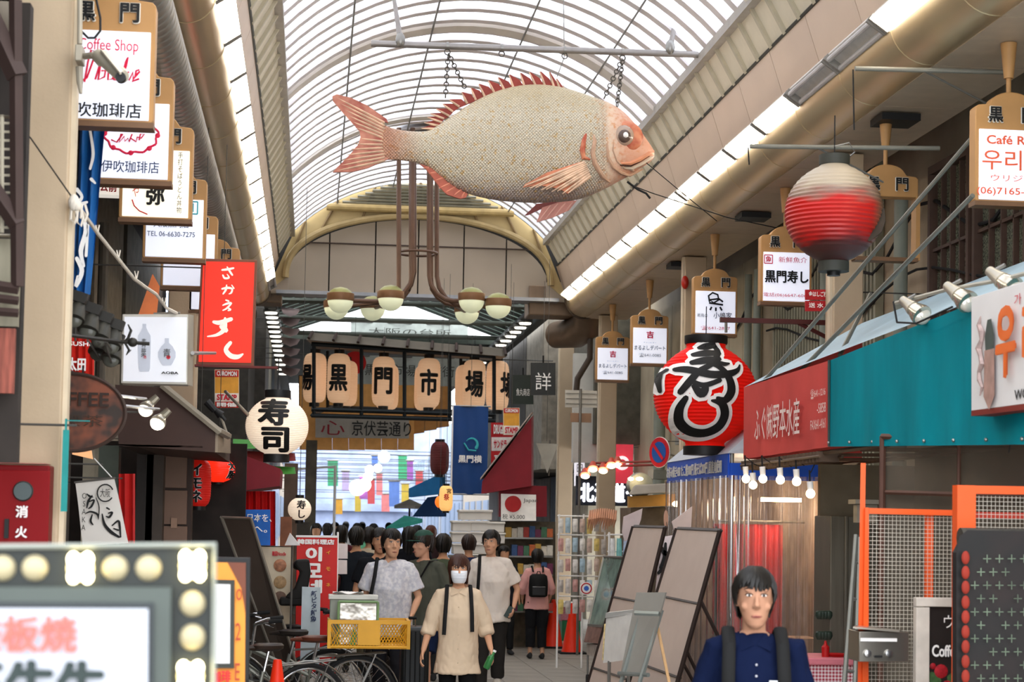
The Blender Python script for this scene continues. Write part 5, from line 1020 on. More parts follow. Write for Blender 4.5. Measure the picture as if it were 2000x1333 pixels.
for i,(x,y) in enumerate(((1158,917),(1178,920),(1194,910),(1206,908),(1143,930))):
    hd = part(t,'lamp_shade',MB().tube([S(x,y-14,25.2),S(x,y-2,25.15)],[.03,.075],12),mat('b04028',.5)); part(hd,'lamp_glow',MB().ball(S(x,y+1,25.15),(.06,.06,.035),12,8),M['bulb'])
part(t,'lamp_glow',MB().ball(S(1232,936,24),(.04,.04,.025),10,6),M['bulb']); part(t,'lamp_glow',MB().ball(S(1249,936,24),(.05,.04,.025),10,6),M['bulb'])
t = thing('wall_sign','black shop sign with thick glowing white kanji behind the far pillars','sign',S(1190,985,33.5)); part(t,'board',MB().bb(S(1126,930,33.5),S(1255,990,33.6)),mat('14161e',.5),smooth=0); text(t,'北海道や',S(1190,963,33.45),1.15,.36,mat('f4f6ff',.5,var=0,emit=1.6),bold=.04)
t = thing('wall_sign','pink-red and white ringed shop sign high behind the second pillar','sign',S(1220,945,33.2)); part(t,'board',MB().bb(S(1196,868,33.2),S(1234,945,33.3)),mat('e04050',.5,emit=.3),smooth=0); part(t,'ring_mark',MB().lathe(S(1215,905,33.15),[(.001,-.02),(.13,-.02),(.13,.0)],20,'y'),mat('f6f2f4',.5,emit=.5)); part(t,'ring_dot',MB().lathe(S(1215,905,33.1),[(.001,-.02),(.07,-.02),(.07,.0)],16,'y'),mat('e04050',.5,emit=.3))
t = thing('wall_sign','white upright shop sign with pale strokes left of the far pillar','sign',S(1133,950,34)); part(t,'board',MB().slab([S(1122,905,34),S(1142,899,34),S(1142,945,34),S(1122,950,34)],(0,.05,0)),mat('ece8f0',.5,emit=.5),smooth=0); text(t,'日出',S(1132,925,33.95),.13,.34,M['dkgrey'],vert=True)
t = thing('direction_sign','back of a white plate signpost with a small brown plate below','sign',S(1133,855,27)); part(t,'plate',MB().slab([S(1104,762,27),S(1166,764,27),S(1166,797,27),S(1104,796,27)],(0,.02,0)),mat('b8b2a4',.6),smooth=0); part(t,'lower_plate',MB().slab([S(1114,807,27),S(1155,808,27),S(1155,826,27),S(1114,825,27)],(0,.02,0)),mat('8a6a50',.6),smooth=0); part(t,'post',MB().tube([S(1134,760,26.97),V((S(1134,850,26.97).x,26.97,0))],.02,8),M['steel'])
for k in range(3): part(t,'stiffener',MB().bb(S(1106,768+k*10,26.98),S(1164,770+k*10,27)),M['grey'])
t = thing('triangle_plate','pale upside-down triangular sign at the end of the maroon awning','sign',S(1068,925,28)); part(t,'plate',MB().poly([S(1047,866,28),S(1090,868,28),S(1069,925,28)],(0,.02,0)),mat('a8a496',.6),smooth=0); part(t,'post',MB().tube([S(1072,930,28.05),S(1074,860,28.05)],.012,6),M['steel'])
single('wall_panel','pale plastic panel on the wall between the far pillars','panel',MB().bb(S(1122,690,33.6),S(1164,905,33.8)),mat('c9c6bc',.6,var=.06),smooth=0)
single('roof_fan','round vent fan and air unit on the kiosk roof','appliance',MB().lathe(S(1250,948,24.2),[(.02,-.1),(.16,-.1),(.17,.1),(.02,.12)],18,'y').bb(S(1276,918,24.3),S(1298,938,24.7)),mat('7d8078',.5,var=.2))
for i,(x,y,X) in enumerate(((1748,330,4.9),(1470,492,4.9),(1330,505,4.9))):
    c = SX(x,y,4.95); c.z = 5.47; single('soffit_lamp','dark square recessed lamp in the right soffit, %s' % ['behind the nearest rods','mid way','far, near the pillar top'][i],'lamp',MB().box(c,(.34,.34,.06)),M['black'])
single('round_mirror_pair','grey meter box high on the far wall under the eaves','meter',MB().bb((5.7,28,3.2),(5.9,28.6,3.9)),mat('8d8d85',.5))
# ================================================================ A-frame boards, easel, merchandise
def aframe(lab, x0,y0,x1,y1,xb0,xb1,Ya,Yb,cols_mid,leg):
    """x0/x1 top corners, xb0/xb1 ground-line corners (Ya far-left edge, Yb right edge)"""
    A,B = S(x0,y0,Ya),S(x1,y1,Yb); C_ = S(xb0,1012+1.95*F/Ya,Ya); C_.z=0; D = S(xb1,1012+1.95*F/Yb,Yb); D.z=0
    t = thing('display_easel',lab,'easel',((C_.x+D.x)/2,(Ya+Yb)/2,0)); nrm = (B-A).cross(C_-A).normalized()*.02
    L_ = lambda f: (A.lerp(C_,f), B.lerp(D,f)); fr_ = mat('2c221e',.5)
    cuts=[0]+cols_mid+[.97]
    for a,b in zip(cuts[:-1],cuts[1:]):
        p,q = L_(a); r_,s_ = L_(b); part(t,'panel',MB().slab([p,q,s_,r_],nrm*.4),mat('c4b3a6',.5,var=.04),smooth=0)
    for f in cuts: p,q = L_(f); part(t,'crossbar',MB().tube([p+nrm*.4,q+nrm*.4],.017,4),fr_)
    part(t,'side_rail',MB().tube([A,C_],.018,4),fr_); part(t,'side_rail',MB().tube([B,D],.018,4),fr_)
    for (P_,Q_) in ((A,C_),(B,D)):
        h = P_.lerp(Q_,cols_mid[0]*.95); e = V((h.x+leg, h.y-.12, 0)); part(t,'rear_leg',MB().tube([h,e],.014,4),fr_)
    return t
aframe('farther tall black framed easel board seen from behind',1237,1029,1299,1031,1117,1190,16.4,15.2,[.33,.66],.75)
aframe('nearer tall black framed easel board seen from behind',1322,1033,1406,1037,1180,1262,14.6,13.2,[.28,.56,.82],.70)
t = thing('small_easel','light aluminium easel holding a grey board in front of the black framed ones','easel',(2.4,12.2,0)); Y_=12.4
A,B,C_,D = S(1243,1158,Y_+.3),S(1300,1158,Y_),S(1212,1315,Y_+.2),S(1258,1318,Y_-.1)
part(t,'board',MB().slab([A,B,D,C_],(.012,.015,0)),mat('8b8880',.5,var=.05),smooth=0)
for u0,u1 in ((.18,.10),(.85,.88)):
    p = A.lerp(B,u0)+V((0,-.03,-.12)); q = C_.lerp(D,u1)+V((0,-.03,0)); e = q+(q-p)*1.6; e = p+(e-p)*((p.z)/(p.z-e.z)); part(t,'leg',MB().tube([p,e],.016,6),mat('8d9490',.35,.6))
p = A.lerp(B,.5); part(t,'rear_leg',MB().tube([p+V((.02,.0,-.1)),V((p.x+.25,Y_-.3,0))],.011,6),M['tan']); part(t,'crossbar',MB().tube([S(1240,1198,Y_),S(1288,1200,Y_-.1)],.018,6),mat('8d9490',.35,.6)); part(t,'ledge',MB().tube([C_+V((-.02,-.05,0)),D+V((.02,-.05,0))],.016,6),mat('8d9490',.35,.6))
t = thing('leaflet_box','white plastic leaflet stand beside the small easel','stand',S(1205,1390,14)); part(t,'bin',MB().slab([S(1184,1205,14),S(1236,1198,13.6),S(1222,1290,13.6),S(1178,1296,14)],(.05,.15,0)),mat('d6d4ce',.5),smooth=0); part(t,'lid',MB().slab([S(1183,1198,14),S(1238,1192,13.6),S(1236,1200,13.6),S(1182,1208,14)],(.05,.15,0)),mat('a9a9a4',.4),smooth=0); part(t,'pages',MB().slab([S(1180,1220,14.02),S(1195,1219,14.0),S(1190,1292,14.0),S(1176,1290,14.02)],(.03,.1,0)),mat('c8b078',.6,var=.5,scale=30),smooth=0)
for k in (0,1): part(t,'post',MB().tube([S(1190+k*38,1292,13.9),V((S(1190+k*38,1292,13.9).x,13.9,0))],.014,6),M['steel'])
for i,(pts,Y,c_) in enumerate((([(1218,1010),(1255,994),(1252,1015),(1240,1050),(1220,1058),(1215,1040)],17.0,'b8a8a4'),([(1312,1020),(1352,990),(1350,1030),(1318,1040)],16,'bcaaa2'),)):
    single('placard','pale angular placard sticking up behind the easel, %s' % ['left one','right one'][i],'sign',MB().poly([S(x,y,Y) for x,y in pts],(0,.02,0)),mat(c_,.6),smooth=0)
for i,(x,y,w_,h_,Y) in enumerate(((1301,1014,15,17,16.6),(1401,1022,13,19,15))):
    c = S(x,y,Y); single('round_placard','pinkish oval placard on edge behind the easel, %s' % ['between the boards','right of the nearer board'][i],'sign',MB().poly([c+V((w_*Y/F*math.cos(a),.25*math.cos(a),h_*Y/F*math.sin(a))) for a in [2*PI*k/20 for k in range(20)]],(0,.015,0)),mat('c08f84',.6,var=.1),smooth=0)
single('calligraphy_board','white board with black brush strokes squeezed between the two easels','sign',MB().slab([S(1290,1050,15.8),S(1322,1045,15.8),S(1300,1180,15.8),S(1278,1180,15.8)],(0,.02,0)),mat('d8cccc',.5),smooth=0)
cb = bpy.data.objects['calligraphy_board']; vs,fs = brush([[(1292,1070,6),(1300,1082,9),(1312,1078,5)],[(1300,1062,5),(1298,1090,8),(1290,1110,6)],[(1286,1120,6),(1296,1112,8),(1308,1118,6),(1298,1130,8)],[(1290,1140,5),(1300,1150,8),(1294,1165,7),(1284,1160,4)]]); mb=MB(); mb.v=[S(x,y,15.78) for x,y in vs]; mb.f=fs; part(cb,'lettering',mb,M['ink'],smooth=0)
for c_ in cb.children: c_.matrix_parent_inverse.identity()
# hanging merchandise racks
t = thing('wire_rack','tall wire display rack holding rows of snack packets','rack',S(1135,1270,24.5))
for x in (1092,1140,1182): part(t,'upright',MB().tube([S(x,1005,24.6),V((S(x,1005,24.6).x,24.6,0))],.014,6),M['white'])
for y in (1008,1045,1085,1125,1165): part(t,'hook_rail',MB().tube([S(1088,y,24.6),S(1190,y+2,24.6)],.010,5),M['white'])
pc_ = ['e0dcd4','c8b0a0','d0c8c0','a8c0cc','d8c070','c89890','e4e0d8','b8b0a8']; nm_ = ['white','tan','pale grey','light blue','yellow','pink','clear','grey']
rows=['top','second','third','fourth','lowest']; cs=['first','second','third','fourth','fifth','sixth','seventh']
for r_ in range(5):
    for k in range(7):
        x = 1090+k*14; y = 1012+r_*40+random.uniform(-1,2); w_=11; h=random.uniform(24,31); i_=(r_*5+k*3)%8
        s_ = single('snack_packet','%s snack packet on the wire rack, %s row, %s from the left' % (nm_[i_],rows[r_],cs[k]),'packet',MB().loftz([(S(x,y+h,24.5).z,S(x+w_/2,y,24.5).x,24.5,.034,.006),(S(x,y+h*.6,24.5).z,S(x+w_/2,y,24.5).x,24.5,.036,.022),(S(x,y+h*.2,24.5).z,S(x+w_/2,y,24.5).x,24.5,.036,.018),(S(x,y,24.5).z,S(x+w_/2,y,24.5).x,24.5,.034,.004)],8),mat(pc_[i_],.3,var=.35,scale=18),group='snack packets on the wire rack')
t = thing('wire_rack','white wire rack with bags and a price disc nearer the glass case','rack',S(1200,1270,23))
for x in (1190,1240): part(t,'upright',MB().tube([S(x,1040,22.5),V((S(x,1040,22.5).x,22.5,0))],.014,6),M['white'])
for y in (1045,1078): part(t,'hook_rail',MB().tube([S(1186,y,22.5),S(1244,y,22.5)],.010,5),M['white'])
for k in range(4):
    x = 1190+k*13; single('snack_packet','%s folded bag on the nearer white rack, %s from the left' % (['white','aqua','white and blue','black'][k],cs[k]),'packet',MB().loftz([(S(x,1108,22.4).z,S(x+6,1100,22.4).x,22.4,.034,.008),(S(x,1080,22.4).z,S(x+6,1100,22.4).x,22.4,.036,.03),(S(x,1052,22.4).z,S(x+6,1100,22.4).x,22.4,.03,.006)],8),mat(['d8d8d4','78b8b4','a8b8d0','202020'][k],.3,var=.3,scale=15),group='bags on the nearer white rack')
hg = thing('hanging_pouches','cluster of orange-pink sausage-like strings hanging at the rack top','garland',S(1180,1040,23.6))
for k in range(13):
    x = 1153+k*4.2; y0 = 998-4*math.sin(k/12*PI); part(hg,'string',MB().tube([S(x,y0,23.6),S(x-2,y0+18,23.55),S(x-5,y0+36+6*math.sin(k),23.6)],[.012,.02,.006],6),mat('c89070',.5,var=.2))
t = thing('display_case','slanted glass cooler case on a wheeled cart beyond the easels','cart',S(1175,1290,21.5))
q = [S(1150,1222,22.2),S(1205,1226,21),S(1218,1090,21.4),S(1180,1088,22.4)]
part(t,'glass_front',MB().slab(q,(.03,.03,0)),mat('7c9488',.1,var=.4,scale=5,coat=.5),smooth=0); part(t,'case_frame',MB().tube([q[0],q[1],q[2],q[3],q[0]],.02,6),M['steel']); part(t,'case_body',MB().hexa([S(1140,1255,22.2),S(1205,1262,21),S(1240,1262,21.2),S(1190,1252,22.6),S(1148,1222,22.2),S(1208,1226,21),S(1240,1226,21.2),S(1190,1222,22.6)]),mat('8a6a60',.5,var=.3,scale=8),smooth=0); part(t,'lower_shelf',MB().hexa([S(1146,1280,22.2),S(1196,1290,21),S(1230,1290,21.2),S(1190,1276,22.6),S(1146,1258,22.2),S(1200,1264,21),S(1236,1264,21.2),S(1190,1256,22.6)]),mat('b0a49a',.5,var=.4,scale=9),smooth=0)
for x,Y in ((1148,22.2),(1194,21.1),(1226,21.4)): p = S(x,1285,Y); part(t,'wheel',MB().lathe((p.x,p.y,.06),[(.055,-.015),(.06,0),(.055,.015)],16,'x'),M['rubber']); part(t,'caster',MB().cyl((p.x,p.y,.06),(p.x,p.y,p.z+.05),.012),M['steel'])
t = thing('price_disc','round white notice with a red ring and blue mark on the glass case','sign',S(1145,1162,22.3)); c = S(1145,1150,22.3); part(t,'disc',MB().lathe(c,[(.001,-.01),(.078,-.01),(.078,.0)],20,'y'),M['white']); part(t,'ring',MB().tube([c+V((.062*math.cos(a),-.015,.062*math.sin(a))) for a in [2*PI*k/20 for k in range(21)]],.008,5),M['red']); part(t,'mark',MB().lathe(c,[(.001,-.018),(.032,-.018),(.032,-.008)],8,'y'),mat('2a5ab0',.5))
for i,(x,y,h_,Y) in enumerate(((1080,1254,90,28.5),(1117,1266,88,27.3))):
    c = S(x,y,Y); c.z=0; hh=.74; t = thing('traffic_cone','tall orange traffic cone, %s' % ['left of the pair and slightly farther','right of the pair and nearer'][i],'cone',c)
    part(t,'cone',MB().lathe(c,[(.16,.03),(.15,.05),(.03,hh),(.018,hh+.01),(.001,hh+.01)],24),mat('e8300f',.45,var=.03)); part(t,'base',MB().box(c+V((0,0,.015)),(.40,.40,.03)),M['rubber'],bev=.01)
t = thing('plastic_crate','pink basket crate stacked behind the cones','crate',S(1100,1200,28.6)); part(t,'basket',MB().bb(S(1096,1182,28.8),S(1128,1212,29.2)),mat('d08a98',.5,var=.2,scale=40),bev=.01); part(t,'rim',MB().bb(S(1094,1178,28.75),S(1130,1184,29.25)),M['white']); part(t,'green_bin',MB().bb(S(1098,1212,28.8),S(1126,1250,29.2)),mat('2a7a50',.5)); 
single('plastic_bin','turquoise bin standing beside the woman in pink','bin',MB().loftz([(0,S(1024,1230,29).x,29,.10,.10),(.6,S(1024,1230,29).x,29,.13,.13),(.62,S(1024,1230,29).x,29,.135,.135)],16),mat('2fa39a',.5))
# ================================================================ left side
# upper left corner: dark window with bars, beams
t = thing('window_grille','dark barred window with a pale louver on the far left edge','window',S(20,560,8.6)); Y_=8.6
part(t,'recess',MB().bb(S(-60,0,Y_+.2),S(38,905,Y_+.3)),mat('2a2420',.8,var=.4,scale=3))
for k in range(13): y = 240+k*17; part(t,'grille_bar',MB().tube([S(-50,y,Y_),S(36,y+1,Y_)],.006,5),mat('b0a894',.5))
for x in (4,34): part(t,'frame_bar',MB().tube([S(x,225,Y_),S(x,455,Y_)],.01,5),mat('b0a894',.5))
for y in (228,460): part(t,'frame_rail',MB().bb(S(-50,y-5,Y_-.02),S(38,y+5,Y_+.05)),mat('9a9080',.6))
for (x0,y0,x1,y1,r) in ((-40,-10,34,150,.05),(-40,330,34,440,.04),(30,0,34,560,.03),(-30,555,36,565,.025),(-30,580,36,588,.02),(-30,607,36,612,.02)): part(t,'steel_angle',MB().tube([S(x0,y0,Y_-.05),S(x1,y1,Y_-.05)],r,4),mat('3a2c28',.6))
part(t,'pale_panel',MB().bb(S(-40,0,Y_+.05),S(25,110,Y_+.1)),mat('7c7264',.6,var=.2))
part(t,'lower_blind',MB().bb(S(-40,465,Y_+.08),S(37,640,Y_+.12)),mat('8a8470',.6,var=.35,scale=9,stretch=(1,1,.2))); part(t,'red_slats',MB().bb(S(-40,640,Y_+.08),S(28,770,Y_+.12)),mat('8a4a3c',.7,var=.4,scale=20,stretch=(3,1,.3)))
t = thing('wall_sign','dark oval sign with pale vertical lettering left of the big pillar','sign',S(5,890,10.5)); part(t,'board',MB().lathe(S(2,850,10.5),[(.02,-.02),(.22,-.02),(.22,.03)],24,'y'),mat('161412',.6)); text(t,'SINCE',S(8,855,10.47),.07,.36,mat('9c968a',.5,var=0),vert=True,bold=.02)
# fire hydrant box
t = thing('hydrant_box','dark red fire hydrant cabinet with white kanji fixed to the left pillar','cabinet',S(45,1180,9.6)); K=9.62
part(t,'cabinet',MB().bb(S(-40,907,K),S(98,1180,K+.17)),mat('6c080d',.5,var=.08,scale=2,spec=.15),bev=.008); part(t,'door',MB().bb(S(-34,918,K-.015),S(91,1172,K)),mat('7a070c',.5,var=.08,scale=2,spec=.15),bev=.004); part(t,'top_edge',MB().bb(S(-42,903,K-.01),S(99,909,K+.17)),mat('b06a60',.5))
part(t,'round_glass',MB().lathe(S(45,960,K-.02),[(.001,-.012),(.045,-.012),(.052,0)],20,'y'),mat('2c3a38',.2)); part(t,'latch',MB().bb(S(9,1014,K-.03),S(17,1052,K-.015)),M['black'])
text(t,'消',S(43,1000,K-.016),.062,.062,mat('e8e0dc',.5,var=0),bold=.04); text(t,'火',S(42,1040,K-.016),.06,.06,mat('e8e0dc',.5,var=0),bold=.04)
# things on pillar
t = thing('security_camera','beige bullet security camera on a box bracket fixed to the big pillar','camera',S(165,120,9.7))
cmt = mat('a59d8c',.5,.1); part(t,'junction_box',MB().bb(S(147,86,9.66),S(166,131,9.8)),cmt,bev=.004); part(t,'conduit',MB().tube([S(156,-20,9.75),S(156,86,9.75)],.014,8),cmt); part(t,'tail_pipe',MB().tube([S(155,131,9.75),S(156,160,9.75),S(158,183,9.74)],[.02,.017,.008],8),cmt)
part(t,'arm',MB().tube([S(166,110,9.7),S(182,108,9.6),S(196,124,9.5)],.018,8),cmt); part(t,'body',MB().tube([S(192,108,9.5),S(240,150,9.25)],[.034,.034],12),mat('b0a896',.4)); part(t,'sun_hood',MB().slab([S(196,100,9.42),S(207,104,9.58),S(248,142,9.3),S(234,146,9.14)],(0,0,.012)),mat('b8b0a0',.4),smooth=0); part(t,'lens',MB().lathe(S(236,152,9.2),[(.01,-.02),(.026,-.02),(.026,.02)],12,'y'),M['black'])
single('cable','black cable loop hanging in front of the nearest hanging sign','cable',MB().tube([S(186,-10,9.8),S(196,35,9.8),S(196,60,9.8),S(185,74,9.8),S(172,74,9.8),S(160,62,9.8)],.007,6),M['black'])
single('cable','thin wire sloping down across the big pillar to the rope knot','cable',MB().tube([S(-20,180,9.5),S(60,270,9.5),S(138,382,9.6)],.004,5),M['rubber'])
t = thing('rope','white rope knotted at the pillar and swagging to the bottle lightbox','rope',S(150,420,9.7)); rp_ = mat('d8cfc0',.8)
part(t,'rope_line',MB().tube([S(142,390,9.75),S(165,420,10),S(190,455,10.5),S(230,505,11),S(262,545,11.6),S(285,562,12),S(305,575,12.4),S(325,602,12.8),S(345,612,13)],.011,6),rp_)
part(t,'knot',MB().ball(S(144,396,9.75),(.03,.03,.045),10,8).ball(S(150,402,9.75),(.025,.025,.03),10,8),rp_)
for (x,y) in ((146,415),(158,420),(166,412)): part(t,'loop',MB().tube([S(x-6,y-12,9.75),S(x-8,y+14,9.75),S(x,y+22,9.75),S(x+5,y+6,9.75),S(x,y-12,9.75)],.007,5),rp_)
for (x,y,Y) in ((190,448,10.5),(231,497,11),(266,538,11.6),(320,590,12.7)): part(t,'small_loop',MB().tube([S(x,y+6,Y),S(x-3,y-8,Y),S(x+4,y-8,Y),S(x+1,y+6,Y)],.004,5),rp_)
# blue banner left
t = thing('hanging_banner','folded blue cloth banner with white brush marks beside the big pillar','banner',S(155,573,11.4)); Yb=11.4
pts = lambda u,v: S((143+ (1-v)*22*0)+ u*(50-14*(1-v)) + v*18 - 4, 575-v*335, Yb)+V((0,.03*math.sin(u*14+v*3),0))
part(t,'cloth',MB().grid(pts,16,20),mat('1a5c9c',.6,var=.15,scale=2),smooth=60)
for st in ([(150,370,8),(160,385,6),(150,400,9),(170,395,5)],[(160,420,6),(168,450,9),(158,490,9),(164,520,5)],[(178,350,7),(186,358,4)],[(150,505,8),(160,530,9),(148,560,7),(152,540,5)],[(172,440,5),(168,500,6)],[(176,255,5),(182,300,6),(176,330,5)]): brush_px(t,[st],Yb,M['inkwhite'],.05)
ws_=single('wall_sign','pale lightbox with red lettering half hidden below the coffee wreath sign','sign',MB().bb(S(190,345,17.8),S(236,388,18)),mat('e8e4d8',.5,emit=.5)); text(ws_,'公前',S(212,365,17.78),.16,.10,M['inkred'],bold=.03)
# dark spotlights cluster
t0 = thing('light_rail','black wrought bar with a curled ornament carrying the dark floodlights','rail',S(200,665,11)); bk_=mat('2e2c28',.5,.3)
part(t0,'bar',MB().tube([S(118,654,10.0),S(134,655,10.6),S(235,668,11),S(292,672,11)],.012,6),bk_); part(t0,'ball',MB().ball(S(259,669,11),(.03,.03,.028),12,8),bk_); part(t0,'curl',MB().tube([S(250,634,11),S(256,646,11),S(250,662,11),S(240,670,11)],[.004,.009,.01,.006],6),bk_); part(t0,'curl',MB().tube([S(243,668,11),S(252,684,11),S(246,694,11),S(256,684,11)],[.008,.008,.004,.003],6),bk_)
for i,(x,y) in enumerate(((150,610),(177,632),(200,648),(222,662),(222,688),(197,676))):
    c = S(x,y,11+i*.12); t = thing('floodlight','dark bell-shaped floodlight, %s' % ['nearest, against the pillar','second in the upper row','third in the upper row','last in the upper row','lower row right','lower row left'][i],'lamp',c,group='dark floodlights left')
    part(t,'bell',MB().tube([c+V((.02,0,.05)),c+V((0,-.02,.01)),c+V((-.01,-.05,-.05))],[.03,.055,.065],14),mat('3a3933',.45,.3)); part(t,'gear_box',MB().box(c+V((.01,0,.09)),(.10,.08,.06),Matrix.Rotation(.3,3,'Y')),bk_); part(t,'glass',MB().ball(c+V((-.01,-.055,-.055)),(.05,.02,.045),12,8),mat('56564e',.2))
# orange lit post & white lightbox & red sign
single('wooden_post','varnished orange wooden post leaning behind the bottle lightbox','post',MB().hexa([S(270,616,14.2),S(306,616,14.2),S(306,616,14.4),S(270,616,14.4),S(298,535,14.2),S(312,560,14.2),S(312,560,14.4),S(298,535,14.4)]),mat('c8682c',.35,var=.2,scale=5),smooth=0)
t = thing('lightbox_sign','white square lightbox printed with two pale sake bottles','sign',S(305,752,13)); K=13.0
part(t,'case',MB().slab([S(239,614,K),S(368,614,K),S(366,752,K),S(236,749,K)],(0,.16,0)),mat('bdb9ae',.5),smooth=0,bev=.006); part(t,'side_case',MB().slab([S(368,614,K),S(378,616,K+.2),S(376,755,K+.2),S(366,752,K)],(0,.02,0)),mat('a29a8a',.5),smooth=0)
part(t,'face',MB().slab([S(243,619,K-.01),S(365,620,K-.01),S(363,747,K-.01),S(240,745,K-.01)],(0,.01,0)),mat('d8dae0',.5,var=.02,emit=.18),smooth=0)
pr = mat('b4b9c4',.5,var=.1,emit=.12)
def flat_lathe(px,prof,m,nm): 
    L_=[S(px-w_,y,K-.016) for y,w_ in prof]; R_=[S(px+w_,y,K-.016) for y,w_ in reversed(prof)]; mb=MB(); mb.v=L_+R_; n=len(L_); mb.f=[(i,i+1,2*n-2-i,2*n-1-i) for i in range(n-1)]; return part(t,nm,mb,m,smooth=0)
flat_lathe(282,[(633,3.5),(640,3.5),(648,7),(656,12),(668,12.5),(720,11),(726,9)],pr,'printed_bottle'); flat_lathe(326,[(661,4),(670,4),(677,11),(688,17),(698,17),(710,11),(714,8)],pr,'printed_bottle')
text(t,'AOBA',S(332,729,K-.016),.118,.018,M['ink'],bold=.03); text(t,'青',S(326,690,K-.02),.05,.06,M['dkgrey']); part(t,'red_seal',MB().lathe(S(329,698,K-.02),[(.001,-.004),(.014,-.004),(.014,0)],10,'y'),M['inkred']); text(t,'青葉',S(281,680,K-.02),.035,.13,M['dkgrey'],vert=True); text(t,'酒',S(283,698,K-.024),.022,.022,M['inkred'])
part(t,'bracket',MB().tube([S(300,614,K+.1),S(352,612,K+.1)],.012,6),M['steel']); part(t,'bracket',MB().tube([S(376,690,K+.1),S(420,690,K+3)],.015,6),M['steel'])
t = thing('vertical_sign','glowing red vertical sign with white brush hiragana in a brown frame','sign',S(445,715,17.5)); K=17.5
part(t,'frame',MB().slab([S(393,505,K),S(502,508,K),S(495,716,K),S(383,713,K)],(0,.16,0)),mat('7a4a34',.5),smooth=0,bev=.006)
part(t,'face',MB().slab([S(397,511,K-.012),S(497,513,K-.012),S(490,709,K-.012),S(388,707,K-.012)],(0,.01,0)),mat('e02a18',.5,var=.08,scale=2,emit=.6,ecol='f02a18'),smooth=0)
part(t,'bottom_arm',MB().bb(S(380,712,K-.02),S(545,722,K+.08)),mat('6a2420',.5))
wi = mat('f0e8dc',.5,var=0,emit=.25); bx_=lambda L:[[(x/3.332,350+y/3.332,w_/3.332) for x,y,w_ in s] for s in L]
brush_px(t,bx_([[(1445,592,12),(1480,588,16),(1520,580,12)],[(1478,572,8),(1495,600,14),(1512,625,12)],[(1450,625,10),(1462,645,14),(1490,642,12),(1478,620,6)]]),K,wi,.02)
brush_px(t,bx_([[(1445,715,12),(1480,708,16),(1510,715,12),(1505,740,12),(1490,748,6)],[(1475,690,8),(1470,720,14),(1452,748,10)],[(1508,690,6),(1522,712,10)]]),K,wi,.02)
brush_px(t,bx_([[(1470,788,10),(1488,795,12)],[(1450,822,8),(1475,812,14),(1505,808,12),(1475,842,12),(1450,855,8)],[(1478,836,10),(1500,850,12),(1485,856,10)]]),K,wi,.02)
brush_px(t,bx_([[(1390,930,20),(1430,935,30),(1505,912,26)],[(1465,905,14),(1462,940,34),(1455,985,30),(1410,1015,20),(1350,1025,8)],[(1440,960,30),(1470,985,34)]]),K,wi,.02)
brush_px(t,bx_([[(1500,1065,24),(1470,1110,30),(1500,1150,34),(1545,1158,30),(1580,1140,12)]]),K,wi,.02)
# red banners, oval coffee sign, spot pair
t = thing('hanging_banner','narrow red banners with small white lettering behind the big pillar','banner',S(158,735,12.5)); part(t,'cloth',MB().grid(lambda u,v:S(130+54*u,735-80*v,12.5)+V((0,.015*math.sin(u*25),0)),20,3),mat('c02418',.6,var=.15),smooth=60); text(t,'SUSHI',S(156,672,12.42),.14,.03,M['inkwhite'],bold=.02); text(t,'太田',S(150,712,12.42),.12,.09,M['inkwhite'],bold=.04)
t = thing('oval_sign','carved dark wooden oval coffee sign hanging behind the big pillar','sign',S(150,880,11.2)); K=11.2
c = S(140,806,K); prof_=[V((c.x+.315*math.cos(a),K,c.z+.232*math.sin(a))) for a in [2*PI*k/48 for k in range(48)]]
part(t,'board',MB().poly(prof_,(0,.05,0)),two_tone('2c2018','7a4028',7,lo=.38,hi=.6,bump=.5),bev=.012); part(t,'rim',MB().tube([c+(p-c)*1.0+V((0,-.005,0)) for p in prof_+[prof_[0]]],.012,6),mat('3a2b24',.6)); text(t,'COFFEE',S(140,780,K-.01),.44,.085,mat('2a1c14',.6,var=0),bold=.02,thick=.008); text(t,'喫茶',S(160,822,K-.01),.25,.07,mat('3a2a20',.7,var=0),bold=0)
part(t,'hanger',MB().tube([S(162,735,K+.02),S(162,715,K+.02)],.006,5),M['black'])
t = thing('twin_spotlights','pair of reflector bulbs on pale arms lighting the oval sign','lamp',S(290,800,12)); 
for (x0,y0,x1,y1,bx0,by0,on) in ((225,773,285,780,292,790,0),(238,793,310,800,315,816,1)):
    part(t,'arm',MB().tube([S(x0,y0,11.6),S(x1,y1,12)],.011,6),M['chrome']); d=V((-.25,-.8,-.55)).normalized(); c=S(bx0,by0,12); hd=part(t,'lamp_holder',MB().tube([c-d*.0+V((.05,0,.05)),c],[.022,.03],10),mat('8f8878',.3,.6)); part(hd,'reflector',MB().tube([c,c+d*.05,c+d*.07],[.03,.05,.052],16),mat('b0aa9c',.2,.7)); part(hd,'lamp_face',MB().ball(c+d*.07,(.046,.02,.046),14,8),mat('fff0d8',.3,var=0,emit=12 if on else 3))
